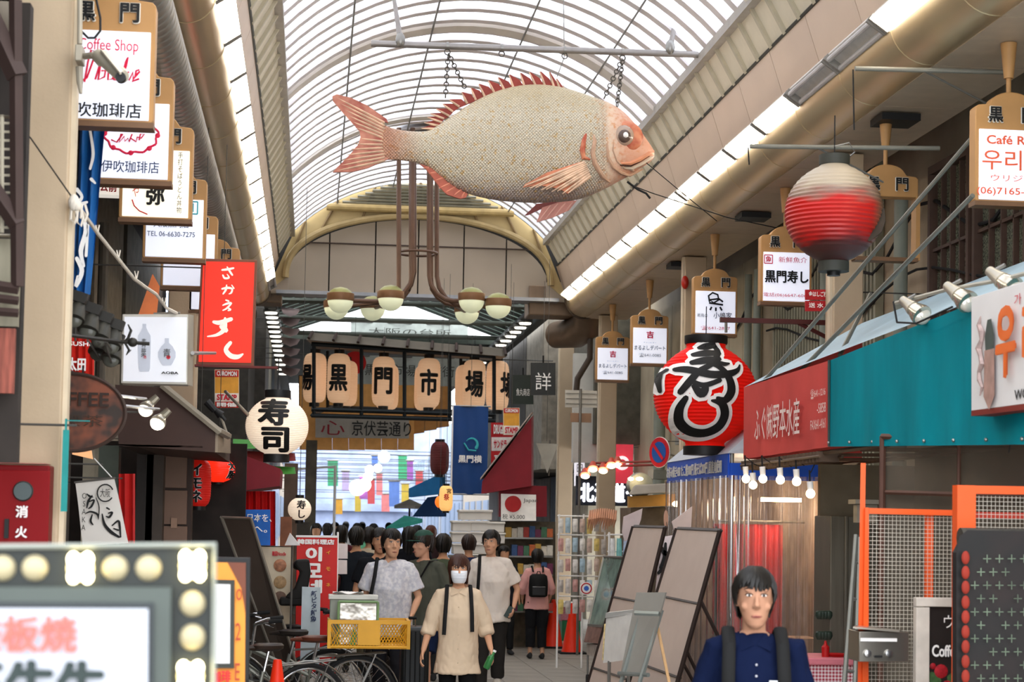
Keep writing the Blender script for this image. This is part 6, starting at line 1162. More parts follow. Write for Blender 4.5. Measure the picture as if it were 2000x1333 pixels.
# brown awning, columns under it
t = thing('shop_awning','dark brown steel awning with a sloping gutter edge on the left','awning',S(330,880,15)); br=mat('3f2a22',.6,var=.12)
P_=[S(232,870,14.6),S(420,884,14.6),S(421,838,14.6),S(318,757,14.6),S(225,752,14.6)]
part(t,'end_panel',MB().poly(P_,(0,.04,0)),br,smooth=0); part(t,'canopy',MB().poly([q_+V((0,.06,0)) for q_ in (P_[1],P_[2],P_[3],P_[4],P_[0])],(0,2.6,0)),br,smooth=0); part(t,'gutter',MB().tube([S(316,752,14.55),S(427,842,14.55),S(446,852,15.4)],.03,6),mat('8d8474',.5)); part(t,'front_fascia',MB().slab([S(420,884,14.6),S(446,886,16.4),S(446,848,16.4),S(421,838,14.6)],(.02,0,0)),mat('8a7a66',.5),smooth=0); part(t,'soffit_board',MB().bb(S(232,872,14.6),S(420,888,16.5)),mat('2a1a14',.7))
t = thing('spotlight','black adjustable spotlight on the gutter corner of the brown awning','lamp',S(425,815,15.4)); 
for a,b,r0,r1 in (((404,785),(420,803),.035,.03),((418,800),(432,812),.02,.04),((432,812),(440,822),.02,.015)): part(t,'lamp_tube',MB().tube([S(*a,15.4),S(*b,15.4)],[r0,r1],10),M['black'])
part(t,'bracket',MB().tube([S(430,808,15.4),S(446,856,15.4)],.012,6),mat('8d8474',.5))
t = thing('tiled_column','brown stone-clad column under the brown awning with a small plate','column',S(342,1250,16.8)); cmx=mat('7d6252',.6,var=.12,scale=2)
for k in range(5): part(t,'stone_panel',MB().bb(S(319,888+k*70,16.8),S(368,955+k*70,17.1)),cmx,smooth=0,bev=.004)
part(t,'core',MB().bb(S(321,886,16.85),S(366,1400,17.08)),M['dkbrown']); part(t,'plate',MB().bb(S(334,1012,16.78),S(346,1032,16.8)),mat('8a6c58',.4,.3))
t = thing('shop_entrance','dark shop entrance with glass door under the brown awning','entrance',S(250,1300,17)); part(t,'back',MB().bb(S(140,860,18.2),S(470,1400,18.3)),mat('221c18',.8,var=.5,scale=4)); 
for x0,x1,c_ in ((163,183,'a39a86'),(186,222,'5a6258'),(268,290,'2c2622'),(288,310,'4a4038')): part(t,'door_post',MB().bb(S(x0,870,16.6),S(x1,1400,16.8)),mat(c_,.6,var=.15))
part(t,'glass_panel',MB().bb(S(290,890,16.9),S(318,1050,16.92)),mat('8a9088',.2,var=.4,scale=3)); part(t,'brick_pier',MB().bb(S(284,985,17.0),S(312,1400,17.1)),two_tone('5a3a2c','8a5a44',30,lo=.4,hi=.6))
single('wall_sign','small glowing orange lightbox under the oval coffee sign','sign',MB().slab([S(141,880,12.6),S(176,871,12.6),S(180,897,12.6),S(141,888,12.6)],(0,.05,0)),mat('e0a070',.5,emit=.5),smooth=0)
single('banner_strip','red vertical cloth strip beside the tilted white sign','banner',MB().grid(lambda u,v:S(232+32*u,1062-136*v,14.4)+V((0,.015*math.sin(u*12),0)),8,4),mat('b01a16',.6,var=.15),smooth=60)
single('banner_strip','turquoise vertical flag edge against the big pillar','banner',MB().bb(S(123,840,9.7),S(131,1000,9.72)).bb(S(127,818,9.7),S(131,842,9.72)).bb(S(130,821,9.7),S(176,824,9.71)),mat('1f8a86',.6))
t = thing('tilted_sign','white cloth sign with black brush lettering hanging at a tilt','sign',S(200,1067,13.2)); K=13.2
part(t,'cloth',MB().grid(lambda u,v:(S(147,943,K).lerp(S(223,934,K),u)).lerp(S(162,1067,K).lerp(S(251,1061,K),u),v)+V((0,.015*math.sin(v*5),0)),8,8),mat('d8d4cc',.6,var=.03),smooth=60); part(t,'rod',MB().tube([S(145,943,K),S(225,934,K)],.008,6),M['steel']); part(t,'cord',MB().tube([S(220,935,K),S(184,896,K)],.004,5),M['white'])
qx=lambda L:[[(x/3.332,700+y/3.332,w_/3.332) for x,y,w_ in s] for s in L]
brush_px(t,qx([[(565,885,8),(585,900,14),(605,905,6)],[(600,895,8),(575,930,16),(565,975,8)],[(580,935,8),(612,925,12),(595,965,14),(575,980,6)],[(560,1010,8),(590,1000,12),(632,1015,14),(640,1040,8)],[(600,1020,8),(590,1060,14),(605,1085,8)],[(625,910,5),(645,970,8),(640,1050,5)]]),K,M['ink'],.02)
brush_px(t,qx([[(695,975,12),(712,985,10)],[(705,1010,8),(730,1005,14),(712,1035,14),(690,1030,6)],[(665,1015,8),(680,1080,18),(720,1130,22),(775,1165,14)],[(730,1090,8),(770,1060,14),(780,1100,14),(785,1165,10)],[(740,1110,8),(770,1120,12)]]),K,M['ink'],.02)
cc = S(685/3.332,700+878/3.332,K-.015); part(t,'ring_mark',MB().tube([cc+V((.055*math.cos(a),0,.06*math.sin(a))) for a in [2*PI*k/20+.4 for k in range(18)]],.005,5),M['ink']); text(t,'大阪',cc+V((0,-.0,0)),.07,.06,M['ink']); text(t,'OSAKA',S(164,1000,K-.02),.03,.26,M['dkgrey'],vert=True)
# red booth with curtain, blue poster
t = thing('shop_awning','dark red gabled awning over a red curtain stall on the left','awning',S(480,1005,19)); dr=mat('7c1622',.6,var=.08)
P_=[S(405,968,19),S(546,950,19),S(548,916,19),S(450,880,19),S(405,878,19)]
part(t,'end_panel',MB().poly(P_,(0,.05,0)),dr,smooth=0); part(t,'canopy',MB().poly([P_[1]+V((0,.06,0)),P_[2]+V((0,.06,0)),P_[3]+V((0,.06,0)),P_[4]+V((0,.06,0)),P_[0]+V((0,.06,0))],(0,1.6,0)),dr,smooth=0)
part(t,'curtain',MB().grid(lambda u,v:S(408+130*u,1200-240*v,19.1)+V((0,.03*math.sin(u*60)+.02*math.sin(u*23),0)),80,3),mat('b81414',.55,var=.12),smooth=60)
t = poster('blue poster with white Japanese lettering on the red curtain',455,996,528,1066,18.6,[(0,1,'1a62b8',None,None)],base='1a62b8'); text(t,'日本を、',S(507,1012,18.55),.24,.08,M['inkwhite'],bold=.01); text(t,'へ。',S(508,1035,18.55),.14,.06,M['inkwhite'],bold=.01)
# menu boards leaning (dark backs) and small signs
for i,(q_,Y0,Y1,lab) in enumerate(((((391,1008),(432,1011),(500,1190),(452,1190)),18.6,18.2,'dark panel board leaning back, left leaf'),(((434,1011),(490,1013),(545,1190),(500,1190)),18.2,18.0,'dark panel board leaning back, right leaf with a faint reflection'))):
    t = thing('leaning_board',lab,'board',V((S(q_[3][0],1333,Y0).x,Y0,0))); A,B,C_,D=[S(x,y,Yq) for (x,y),Yq in zip(q_,(Y0,Y1,Y1,Y0))]; k_=(A.z)/(A.z-D.z); D2=A+(D-A)*k_; C2=B+(C_-B)*(B.z/(B.z-C_.z))
    part(t,'panel',MB().slab([A,B,C2,D2],(.015,.03,0)),mat('6a5e54' if i==0 else '574c44',.35,.2,var=.25,scale=1.5),smooth=0)
    for a,b in ((A,B),(B,C2),(A,D2)): part(t,'frame_bar',MB().tube([a,b],.014,5),mat('8a8478',.4,.4))
t = thing('menu_board','cream noodle menu stand with pictures beside the Korean banner','sign',S(542,1300,18.9)); K=18.9
part(t,'board',MB().slab([S(508,1067,K),S(570,1069,K),S(568,1300,K),S(506,1300,K)],(0,.04,0)),mat('cfc0a4',.5),smooth=0); part(t,'frame',MB().tube([S(508,1067,K),S(570,1069,K),S(567,1300,K)],.008,5),M['dkgrey']); text(t,'韓国Noodle',S(545,1082,K-.01),.14,.05,M['inkred'],bold=.03)
for y,c_ in ((1105,'b07858'),(1138,'a88860'),(1168,'6a5040')): part(t,'printed_bowl',MB().lathe(S(547,y,K-.01),[(.001,-.008),(.045,-.008),(.065,0)],16,'y'),mat(c_,.5,var=.4,scale=30))
t = thing('standing_banner','red vertical Korean restaurant banner with white Hangul','banner',S(618,1300,19.2)); K=19.2
part(t,'cloth',MB().slab([S(580,1049,K),S(659,1050,K),S(656,1320,K),S(576,1320,K)],(0,.02,0)),mat('cc1c16',.5,var=.08),smooth=0); part(t,'header_strip',MB().slab([S(578,1046,K-.01),S(660,1047,K-.01),S(660,1051,K-.01),S(578,1050,K-.01)],(0,.03,0)),M['white'],smooth=0)
text(t,'韓国料理店',S(617,1059,K-.01),.38,.055,M['inkwhite'],bold=.04)
for ch_,y,h_ in (('이',1083,.15),('모',1115,.15),('네',1146,.14)): text(t,ch_,S(613,y,K-.01),.17,h_,M['inkwhite'],bold=.05)
for ch_,y in (('イ',1080),('モ',1112),('ネ',1143)): text(t,ch_,S(641,y,K-.01),.045,.04,mat('e8a030',.5,var=0),bold=.03)
part(t,'pole',MB().tube([S(660,1040,K+.02),V((S(660,1040,K).x,K+.02,0))],.012,6),M['white'])
t = thing('small_sign','pale blue-grey A-board with dark vertical lettering behind the bicycles','sign',S(600,1300,18)); part(t,'board',MB().slab([S(590,1147,18),S(626,1148,18),S(624,1300,18),S(586,1300,18)],(0,.03,0)),mat('b0bcc0',.5),smooth=0); text(t,'新ビタ鮮魚',S(613,1185,17.98),.06,.30,M['inknavy'],vert=True,bold=.02)
for i,(x0,y0,x1,y1) in enumerate(((660,1062,679,1092),(659,1094,678,1122))): s_=single('paper_notice','white paper notice with red marks, %s'%['upper one','lower one'][i],'notice',MB().slab([S(x0,y0,20),S(x1,y0+1,20),S(x1,y1,20),S(x0,y1,20)],(0,.01,0)),mat('e0d8d4',.6),smooth=0)
single('pennant','white triangular tent tip beside the small cream lantern','tent',MB().poly([S(556,1066,18),S(586,1066,18),S(566,1042,18)],(0,.3,0)),mat('d0ccc8',.6),smooth=0)
t = thing('signpost','thin white pole standing in the far street','pole',S(655,1060,40)); part(t,'pole',MB().tube([S(655,910,40),V((S(655,910,40).x,40,0))],.035,6),M['white']); part(t,'arm',MB().tube([S(560,918,40),S(655,912,40)],.03,6),M['white'])
for k,(x,y,Y,w_,h_,c_) in enumerate(((556,905,26,26,110,'5c4a3c'),(548,1010,21,22,60,'8a5a40'),(598,860,36,22,160,'4a4438'),(575,1020,28,30,60,'3a3630'))):
    single('shop_cabinet','dim shop fitting at the left stalls, %s'%['tall behind the cream lantern','brown box by the red curtain','dark post at the bright street edge','low dark one under the small lantern'][k],'cabinet',MB().bb(S(x,y,Y),V((S(x+w_,y,Y).x,Y+.5,0))),mat(c_,.7,var=.4,scale=4))
# orange menu stand in front of the leaning boards
t = thing('menu_stand','orange and black cafe menu stand left of the bicycles','sign',V((S(450,1333,8.2).x,8.2,0))); K=8.2
part(t,'frame',MB().slab([S(418,1089,K),S(489,1090,K),S(486,1333,K),S(414,1333,K)],(0,.04,0)),M['black'],smooth=0,bev=.004); 
fr2=[V((S(415,1333,K).x,K,0)),V((S(486,1333,K).x,K,0)),S(486,1330,K),S(415,1330,K)]; part(t,'lower_panel',MB().slab(fr2,(0,.04,0)),M['black'],smooth=0)
part(t,'orange_panel',MB().slab([S(412,1099,K-.01),S(480,1100,K-.01),S(478,1360,K-.01),S(410,1360,K-.01)],(0,.01,0)),mat('d88a30',.5,var=.05),smooth=0); part(t,'brown_corner',MB().poly([S(445,1099,K-.014),S(480,1100,K-.014),S(480,1200,K-.014),S(472,1150,K-.014)],(0,.004,0)),mat('6a3824',.5),smooth=0)
part(t,'inner_frame',MB().slab([S(410,1133,K-.03),S(458,1134,K-.03),S(457,1306,K-.03),S(408,1306,K-.03)],(0,.02,0)),M['dkgrey'],smooth=0); part(t,'inner_sheet',MB().slab([S(410,1141,K-.036),S(450,1142,K-.036),S(449,1297,K-.036),S(410,1297,K-.036)],(0,.006,0)),mat('c4c2c0',.4),smooth=0)
text(t,'珈琲',S(432,1322,K-.03),.085,.055,M['inkred'],bold=.03); text(t,'o\n2\nE',S(465,1240,K-.02),.025,.40,mat('a03a24',.5,var=0),line=1.6)
# ================================================================ foreground LED sign (close, out of focus)
FY=3.7; t = thing('led_sign','large blurred sign in the near left corner edged with glowing LED bulbs','sign',V((S(190,1333,FY).x,FY,0)))
gs=mat('1e221f',.5,var=.05); S_=lambda x,y,d=0:S(x,y,FY+d)
part(t,'frame',MB().slab([S_(-300,1072),S_(418,1066),S_(414,1600),S_(-300,1600)],(0,.10,0)),gs,smooth=0,bev=.006)
part(t,'edge_trim',MB().tube([S_(-300,1071,-.01),S_(419,1065,-.01),S_(415,1600,-.01)],.007,6),mat('7c8078',.4,.3))
part(t,'inner_frame',MB().slab([S_(-300,1146,-.02),S_(334,1148,-.02),S_(330,1600,-.02),S_(-300,1600,-.02)],(0,.02,0)),mat('3e4540',.4),smooth=0)
part(t,'dark_bevel',MB().slab([S_(-300,1176,-.026),S_(300,1178,-.026),S_(298,1600,-.026),S_(-300,1600,-.026)],(0,.006,0)),mat('23282a',.4),smooth=0)
part(t,'light_panel',MB().slab([S_(-300,1188,-.032),S_(289,1190,-.032),S_(287,1600,-.032),S_(-300,1600,-.032)],(0,.006,0)),mat('94989f',.5,var=.03,emit=.2,ecol='e4e8f4'),smooth=0)
text(t,'鉄板焼',S_(42,1238,-.034),.215,.072,mat('dc5a50',.5,var=0),bold=.03); text(t,'玉牛生',S_(60,1340,-.034),.29,.10,mat('1e2a28',.5,var=0),bold=.05)
for i,(x,y) in enumerate(((-60,1109),(5,1110),(68,1110),(157,1110),(225,1110),(290,1110),(376,1106),(376,1180),(376,1245),(372,1322),(372,1390),(372,1450))):
    on = (x,y) in ((157,1110),(376,1106),(372,1322))
    b_ = part(t,'led_lamp',MB().ball(S_(x,y,-.0),(.026,.02,.026),14,8),mat('9c9274',.35,var=0) if not on else mat('fff4d0',.4,var=0,emit=3,ecol='ffe08a'))
    if on:
        for dx,dz in ((-1,1),(1,1),(-1,-1),(1,-1)): part(b_,'led_chip',MB().ball(S_(x+dx*14,y+dz*17,-.02),(.011,.006,.014),8,6),mat('fff8dc',.4,var=0,emit=9,ecol='ffeeb0'))
for x in (-280,400): part(t,'post',MB().bb(S_(x-8,1590),V((S_(x+8,1590).x,FY+.08,0))),M['dkgrey'])
# ================================================================ people
def remesh(mb, vox, sm=2, disp=0, dsc=5, name='body', seed=0):
    me = bpy.data.meshes.new('tmp'); me.from_pydata([tuple(p) for p in mb.v], [], mb.f)
    bm = bmesh.new(); bm.from_mesh(me); bmesh.ops.recalc_face_normals(bm, faces=bm.faces); bm.to_mesh(me); bm.free()
    o = bpy.data.objects.new('tmp', me); COL.objects.link(o); r = o.modifiers.new('r','REMESH'); r.mode = 'VOXEL'; r.voxel_size = vox
    if sm: s_ = o.modifiers.new('s','SMOOTH'); s_.iterations = sm; s_.factor = .5
    out = bpy.data.meshes.new_from_object(o.evaluated_get(bpy.context.evaluated_depsgraph_get())); bpy.data.objects.remove(o); bpy.data.meshes.remove(me); out.name = name
    if disp:
        sv = V((seed*3.1, seed*1.7, 0))
        nn = [v.normal.copy() for v in out.vertices]
        for v,n_ in zip(out.vertices,nn):
            q = V((v.co.x*dsc, v.co.y*dsc, v.co.z*dsc*.55))+sv; v.co += n_*disp*(noise.noise(q)+.5*abs(noise.noise(q*2.3)))
    out.polygons.foreach_set('use_smooth',[True]*len(out.polygons)); out.materials.clear(); return out
def person(label, px, pytop, Y, rz=0, vox=.008, skin='c09070', hair='short', haircol='17130f', shirt='cccccc', shirt2=None, sleeve=.5, hem=.80, loose=1.0, pants='1c1c1c', plen=1.0, wide=1.0, shoe='222222',
           armL=None, armR=None, legs=(0,0), extra=(), fem=False, detail=True, hgt=None, group=None, lean=0, collar=False, head_turn=0):
    top = S(px,pytop,Y); Hh = hgt or top.z; k = Hh/1.76; t = thing('person',label,'person',(top.x,Y,0),rz,group)
    K = lambda x,y,z: V((x*k,y*k,z*k)); KH = lambda x,y,z: V((x*k*1.09,(y*1.07-.014)*k,(1.76-(1.76-z)*1.10)*k)); sk = mat(skin,.7,var=.05,scale=3,spec=.12)
    sw = .165 if not fem else .148
    # joints (figure faces -y); L = the figure's +x side as the camera sees it
    el = {1: armL or ((.24,.02,1.13),(.25,-.06,.88)), -1: armR or ((-.24,.02,1.13),(-.25,-.06,.88))}
    lf = {1: legs[0], -1: legs[1]}
    b = MB()
    R = [(.84,0,.02,.10,.09),(.95,0,.01,.155,.105),(1.07,0,0,.13,.09),(1.22,0,0,.14,.10),(1.36,0,0,.155,.095),(1.44,0,.01,.11,.07),(1.48,0,.01,.06,.055)]
    b.loftz([(z*k,x*k,y*k,rx*k,ry*k) for z,x,y,rx,ry in R])
    b.tube([K(0,.018,1.42),K(0,.0,1.56)],[.056*k,.052*k],12)
    hz = [(1.522,-.050,.020,.024),(1.535,-.045,.036,.042),(1.56,-.030,.050,.064),(1.60,-.010,.062,.085),(1.64,.0,.069,.094),(1.68,.004,.073,.098),(1.715,.008,.068,.09),(1.742,.01,.05,.066),(1.757,.012,.025,.035),(1.76,.012,.008,.01)]
    ht = Matrix.Rotation(head_turn,3,'Z')
    hb = MB().loftz([(KH(0,0,z).z,0,KH(0,y,z).y,rx*k*1.09,ry*k*1.07) for z,y,rx,ry in hz],24)
    if detail:
        hb.tube([KH(0,-.088,1.665),KH(0,-.102,1.64),KH(0,-.113,1.618),KH(0,-.098,1.606)],[.007*k,.010*k,.014*k,.009*k],8)
        for s in (-1,1): hb.ball(KH(s*.012,-.100,1.612),(.009*k,.008*k,.007*k),8,6); hb.ball(KH(s*.074,.012,1.635),(.010*k,.02*k,.032*k),10,8); hb.ball(KH(s*.03,-.082,1.68),(.024*k,.012*k,.009*k),10,6); hb.ball(KH(s*.045,-.058,1.612),(.020*k,.024*k,.02*k),8,6)
        hb.ball(KH(0,-.088,1.578),(.026*k,.012*k,.007*k),10,6); hb.ball(KH(0,-.084,1.566),(.022*k,.012*k,.007*k),10,6)
    b.add([ht@p for p in hb.v], hb.f)
    sh = {}; 
    for s in (-1,1):
        E = K(*el[s][0]); W = K(*el[s][1]); A = K(s*sw,.005,1.405); sh[s] = (A,E,W)
        b.tube([K(s*.08,.005,1.42),A,A.lerp(E,.5),E,E.lerp(W,.35),W],[.05*k,.05*k,.042*k,.035*k,.036*k,.024*k],12)
        d = (W-E).normalized(); side = d.cross(V((s,0,0))); side = side.normalized() if side.length > .2 else V((0,1,0)); nrm = side.cross(d).normalized()
        if nrm.x*s < 0: nrm = -nrm
        pe = W+d*.085*k; b.rings([[c+side*(w_*k*math.cos(2*PI*j/10))+nrm*(h_*k*math.sin(2*PI*j/10)) for j in range(10)] for c,w_,h_ in ((W-d*.01,.022,.019),(W+d*.03*k,.034,.016),(W+d*.065*k,.039,.015),(pe,.037,.012))])
        if detail:
            for q,(o_,ln) in enumerate(((-.028,.062),(-.010,.072),(.009,.068),(.027,.052))):
                p0 = W+d*.078*k+side*o_*k; p1 = p0+d*ln*.5*k-nrm*.004*k; p2 = p1+d*ln*.38*k-nrm*.022*k; p3 = p2+d*ln*.1*k-nrm*.022*k; b.tube([p0-d*.02*k,p0,p1,p2,p3],[.008*k,.0088*k,.0082*k,.0075*k,.005*k],7)
            p0 = W+d*.03*k-side*.028*k; b.tube([p0,p0+d*.03*k-side*.022*k-nrm*.01*k,p0+d*.062*k-side*.022*k-nrm*.022*k],[.011*k,.010*k,.007*k],7)
        hip = K(s*.088,.01,.90); y_ = lf[s]; knee = K(s*.092,-.02-.55*max(y_,0)*.5+.2*min(y_,0)*-.0+(-y_*.45),.49+abs(y_)*.02); ank = K(s*.095,.02-y_*.85,.085+(.05 if y_<-.1 else 0)); sh[('l',s)] = (hip,knee,ank)
        b.tube([K(s*.06,.01,.93),hip,hip.lerp(knee,.5),knee,knee.lerp(ank,.35),ank,ank+K(0,0,-.03)],[.09*k,.088*k,.072*k,.05*k,.052*k,.034*k,.034*k],12)
        b.tube([ank+K(0,.04,-.05),ank+K(0,-.03,-.055),ank+K(0,-.12,-.065)],[.03*k,.035*k,.02*k],8,flat=.6)
    body = part(t,'body',remesh(b,vox*k,1,name='body'),sk,local=True)
    # clothes
    c = MB(); L_ = loose; zt = 1.455
    RR = [(hem,-.005,.175*L_ if not fem else .185*L_,.135*L_),(hem+.10,.0,.168*L_,.12*L_),(1.05,.0,.158*L_,.118*L_),(1.2,-.004,.162*L_,.125*L_),(1.32,-.002,.172*L_,.122),(1.39,.004,.165,.105),(1.43,.008,.13,.085),(1.455,.01,.088,.072),(1.47,.012,.068,.064)]
    if fem: RR = [(z,y,rx*.93,ry*.95) for z,y,rx,ry in RR]
    c.loftz([(z*k,0,y*k,rx*k,ry*k) for z,y,rx,ry in RR],28)
    for s in (-1,1):
        A,E,W = sh[s]; pts = [K(s*.07,.005,1.415),A+K(s*.0,0,-.002),A.lerp(E,.5)]; rr = [.062*k,.066*k,.062*k*L_]
        if sleeve <= .5: pts[-1] = A.lerp(E,.62); pts.append(A.lerp(E,.78)); rr[-1] = .062*k*L_; rr.append(.064*k*L_)
        elif sleeve < .6: pts[-1] = A.lerp(E,.75); pts.append(A.lerp(E,.99)); rr[-1] = .064*k*L_; rr.append(.062*k*L_)
        elif sleeve < .8: pts += [E,E.lerp(W,.35),E.lerp(W,.42)]; rr += [.056*k*L_,.056*k*L_,.052*k]
        else: pts += [E,W]; rr += [.05*k,.04*k]
        c.tube(pts,rr,14)
    sm_ = shirt2 if isinstance(shirt2,bpy.types.Material) else mat(shirt,.9,var=.06,scale=4,bump=.15,bscale=9,spec=.08)
    top_ = part(t,'shirt',remesh(c,vox*1.1*k,2,.016*k,9,'shirt',seed=px),sm_,local=True)
    p = MB(); p.loftz([(.80*k,0,.012*k,.158*k*min(wide,1.1),.112*k),(.88*k,0,.01*k,.165*k,.118*k),(1.0*k,0,.005*k,.142*k,.102*k)],20)
    for s in (-1,1):
        hip,knee,ank = sh[('l',s)]; e = knee.lerp(ank,(plen-.5)*2) if plen > .5 else hip.lerp(knee,plen*2); pts = [hip+K(0,0,.03),hip.lerp(knee,.5)]; rr = [.094*k,.086*k*wide]
        if plen > .55: pts += [knee,knee.lerp(e,.6),e]; rr += [.068*k*wide,.064*k*wide,.060*k*wide]
        else: pts += [e]; rr += [.088*k*wide]
        p.tube(pts,rr,16)
        f_ = MB(); f_.rings([[ank+K(0,y,z)+V((w_*k*math.cos(2*PI*j/14),0,h_*k*math.sin(2*PI*j/14))) for j in range(14)] for y,z,w_,h_ in ((.055,-.035,.02,.03),(.04,-.03,.036,.05),(-.01,-.035,.04,.05),(-.08,-.048,.046,.036),(-.14,-.055,.04,.028),(-.165,-.06,.02,.018))])
        part(t,'shoe',f_,mat(shoe,.6,var=.1),local=True)
    part(t,'trousers' if plen > .6 else 'shorts',remesh(p,vox*1.1*k,2,.010*k,8,'trousers',seed=px+3),mat(pants,.9,var=.15,scale=5,bump=.15,bscale=12,spec=.08),local=True)
    # hair
    rnd = random.Random(px); hm = mat(haircol,.45,var=.3,scale=30,stretch=(3,3,1)); h = MB(); hc = (0,.012,1.665)
    def onhead(phi,z,g=1.08):
        t_ = (z-1.665)/.105; r = max(1-t_*t_,0)**.5; return ht@KH(.080*g*math.cos(phi)*r,.012+.104*g*math.sin(phi)*r,z)
    lim = {'short':(1.693,1.628,1.565),'bob':(1.675,1.545,1.53),'cap':(1.665,1.63,1.575),'long':(1.68,1.45,1.42),'updo':(1.69,1.63,1.58)}[hair]
    cap = MB(); rows = 9; ncol = 28; vs = []
    for i in range(rows+1):
        for j in range(ncol):
            phi = 2*PI*j/ncol; s_ = math.sin(phi); ze = lim[0] if s_ < -.62 else (lim[0]+(lim[1]-lim[0])*min(1,(s_+.62)/.42) if s_ < -.2 else (lim[1]+(lim[2]-lim[1])*min(1,(s_+.2)/.7)))
            z = ze+(1.772-ze)*(i/rows)**.8; zc = max(z,1.60); q = onhead(phi,min(zc,1.7695),1.04); q.z = KH(0,0,z).z; vs.append(q)
    h.add(vs,[(i*ncol+j,i*ncol+(j+1)%ncol,(i+1)*ncol+(j+1)%ncol,(i+1)*ncol+j) for i in range(rows) for j in range(ncol)]+[tuple(range(rows*ncol,(rows+1)*ncol))])
    nl = 80 if detail else 30
    for j in range(nl):
        phi = 2*PI*j/nl+rnd.uniform(-.05,.05); s_ = math.sin(phi); ze = lim[0] if s_ < -.62 else (lim[0]+(lim[1]-lim[0])*min(1,(s_+.62)/.42) if s_ < -.2 else (lim[1]+(lim[2]-lim[1])*min(1,(s_+.2)/.7)))
        ze += rnd.uniform(-.014,.010)+(.010*math.sin(phi*4+px) if s_<-.3 else 0); pts = []
        for q in range(6):
            f = q/5; z = 1.768*(1-f)+ze*f if False else 1.768-(1.768-ze)*f**1.4; zc = max(z,1.61); pt = onhead(phi+rnd.uniform(-.06,.06)+(.25*(1-f)),min(zc,1.766),1.06+rnd.uniform(0,.03)); pt.z = KH(0,0,z).z; pts.append(pt)
        h.tube(pts,[.012*k,.014*k,.014*k,.013*k,.010*k,.004*k],5)
    part(t,'hair',h,hm,local=True,smooth=60)
    if hair == 'cap':
        cm = mat('20463a',.7,var=.1); m_ = MB().loftz([(KH(0,0,z).z,0,-.004*k,rx*k*1.09,ry*k*1.07) for z,rx,ry in ((1.672,.085,.112),(1.70,.086,.112),(1.745,.075,.095),(1.775,.05,.06),(1.785,.01,.012))],24); m_.v=[ht@q for q in m_.v]; part(t,'cap',m_,cm,local=True); 
        br_ = MB().poly([ht@KH(x,y,1.675) for x,y in ((-.07,-.085),(-.06,-.15),(-.03,-.185),(.03,-.185),(.06,-.15),(.07,-.085))],(0,0,.008*k)); part(t,'cap_brim',br_,cm,local=True)
    if detail:
        for s in (-1,1):
            e_ = part(t,'eye',MB().ball(ht@KH(s*.030,-.0865,1.658),(.0135*k,.006*k,.0055*k),12,8),mat('e8e0d8',.3,var=0),local=True)
            part(e_,'iris',MB().ball(ht@KH(s*.030,-.0915,1.658),(.006*k,.003*k,.0055*k),10,6),mat('17100c',.2,var=0),local=True)
            part(t,'eyelid',MB().tube([ht@KH(s*.046,-.082,1.660),ht@KH(s*.038,-.0895,1.6655),ht@KH(s*.024,-.0925,1.6655),ht@KH(s*.014,-.090,1.660)],.0022*k,5),mat('2a1c16',.6),local=True)
            part(t,'eyebrow',MB().tube([ht@KH(s*.050,-.078,1.682),ht@KH(s*.034,-.0935,1.690),ht@KH(s*.016,-.0955,1.686)],[.002*k,.0042*k,.003*k],5),mat(haircol,.7),local=True)
        part(t,'lips',MB().ball(ht@KH(0,-.0965,1.572),(.023*k,.0055*k,.0062*k),12,8),mat('9a5a50',.5,var=0),local=True); part(t,'mouth_line',MB().tube([ht@KH(-.022,-.0965,1.573),ht@KH(0,-.1035,1.5725),ht@KH(.022,-.0965,1.573)],.0016*k,4),mat('4a2420',.6),local=True)
    if collar:
        for s in (-1,1): part(t,'collar',MB().add([K(s*.005,-.085,1.43),K(s*.062,-.095,1.405),K(s*.09,-.02,1.455),K(s*.07,.03,1.478),K(s*.045,-.055,1.475),K(s*.005,-.088,1.425),K(s*.066,-.1,1.398),K(s*.095,-.02,1.448)],[(0,1,2,3,4),(5,6,1,0),(6,7,2,1)]),sm_,local=True)
    for ex in extra: ex(t,KH if ex is mask else K,k,sh)
    return t
blk_ = mat('101010',.7,var=.1,spec=.2)
def strap(nm, pts, w_=.022, m=None):
    def f(t,K,k,sh): part(t,nm,MB().tube([K(*p) for p in pts],[w_*k]*len(pts),8,flat=.35),m or blk_,local=True)
    return f
def mask(t,K,k,sh):
    part(t,'face_mask',MB().rings([[K(.062*w_*math.cos(a),-.052-.062*d_*abs(math.sin(a))**.8,z) for a in [PI+PI*j/14 for j in range(15)]]+[K(.05*w_*math.cos(a),-.05-.05*d_*abs(math.sin(a))**.8,z) for a in [2*PI-PI*j/14 for j in range(15)]] for z,w_,d_ in ((1.535,.7,.55),(1.55,.9,.85),(1.585,1.05,1.1),(1.615,1.1,1.12),(1.638,1.1,.85))]),mat('e4e6ea',.7,var=.02),local=True)
    for z in (1.575,1.598,1.616): part(t,'mask_pleat',MB().tube([K(.064*math.cos(a),-.054-.068*abs(math.sin(a))**.8,z) for a in [PI+PI*j/12 for j in range(1,12)]],.0016*k,4),mat('c4c8d0',.7),local=True)
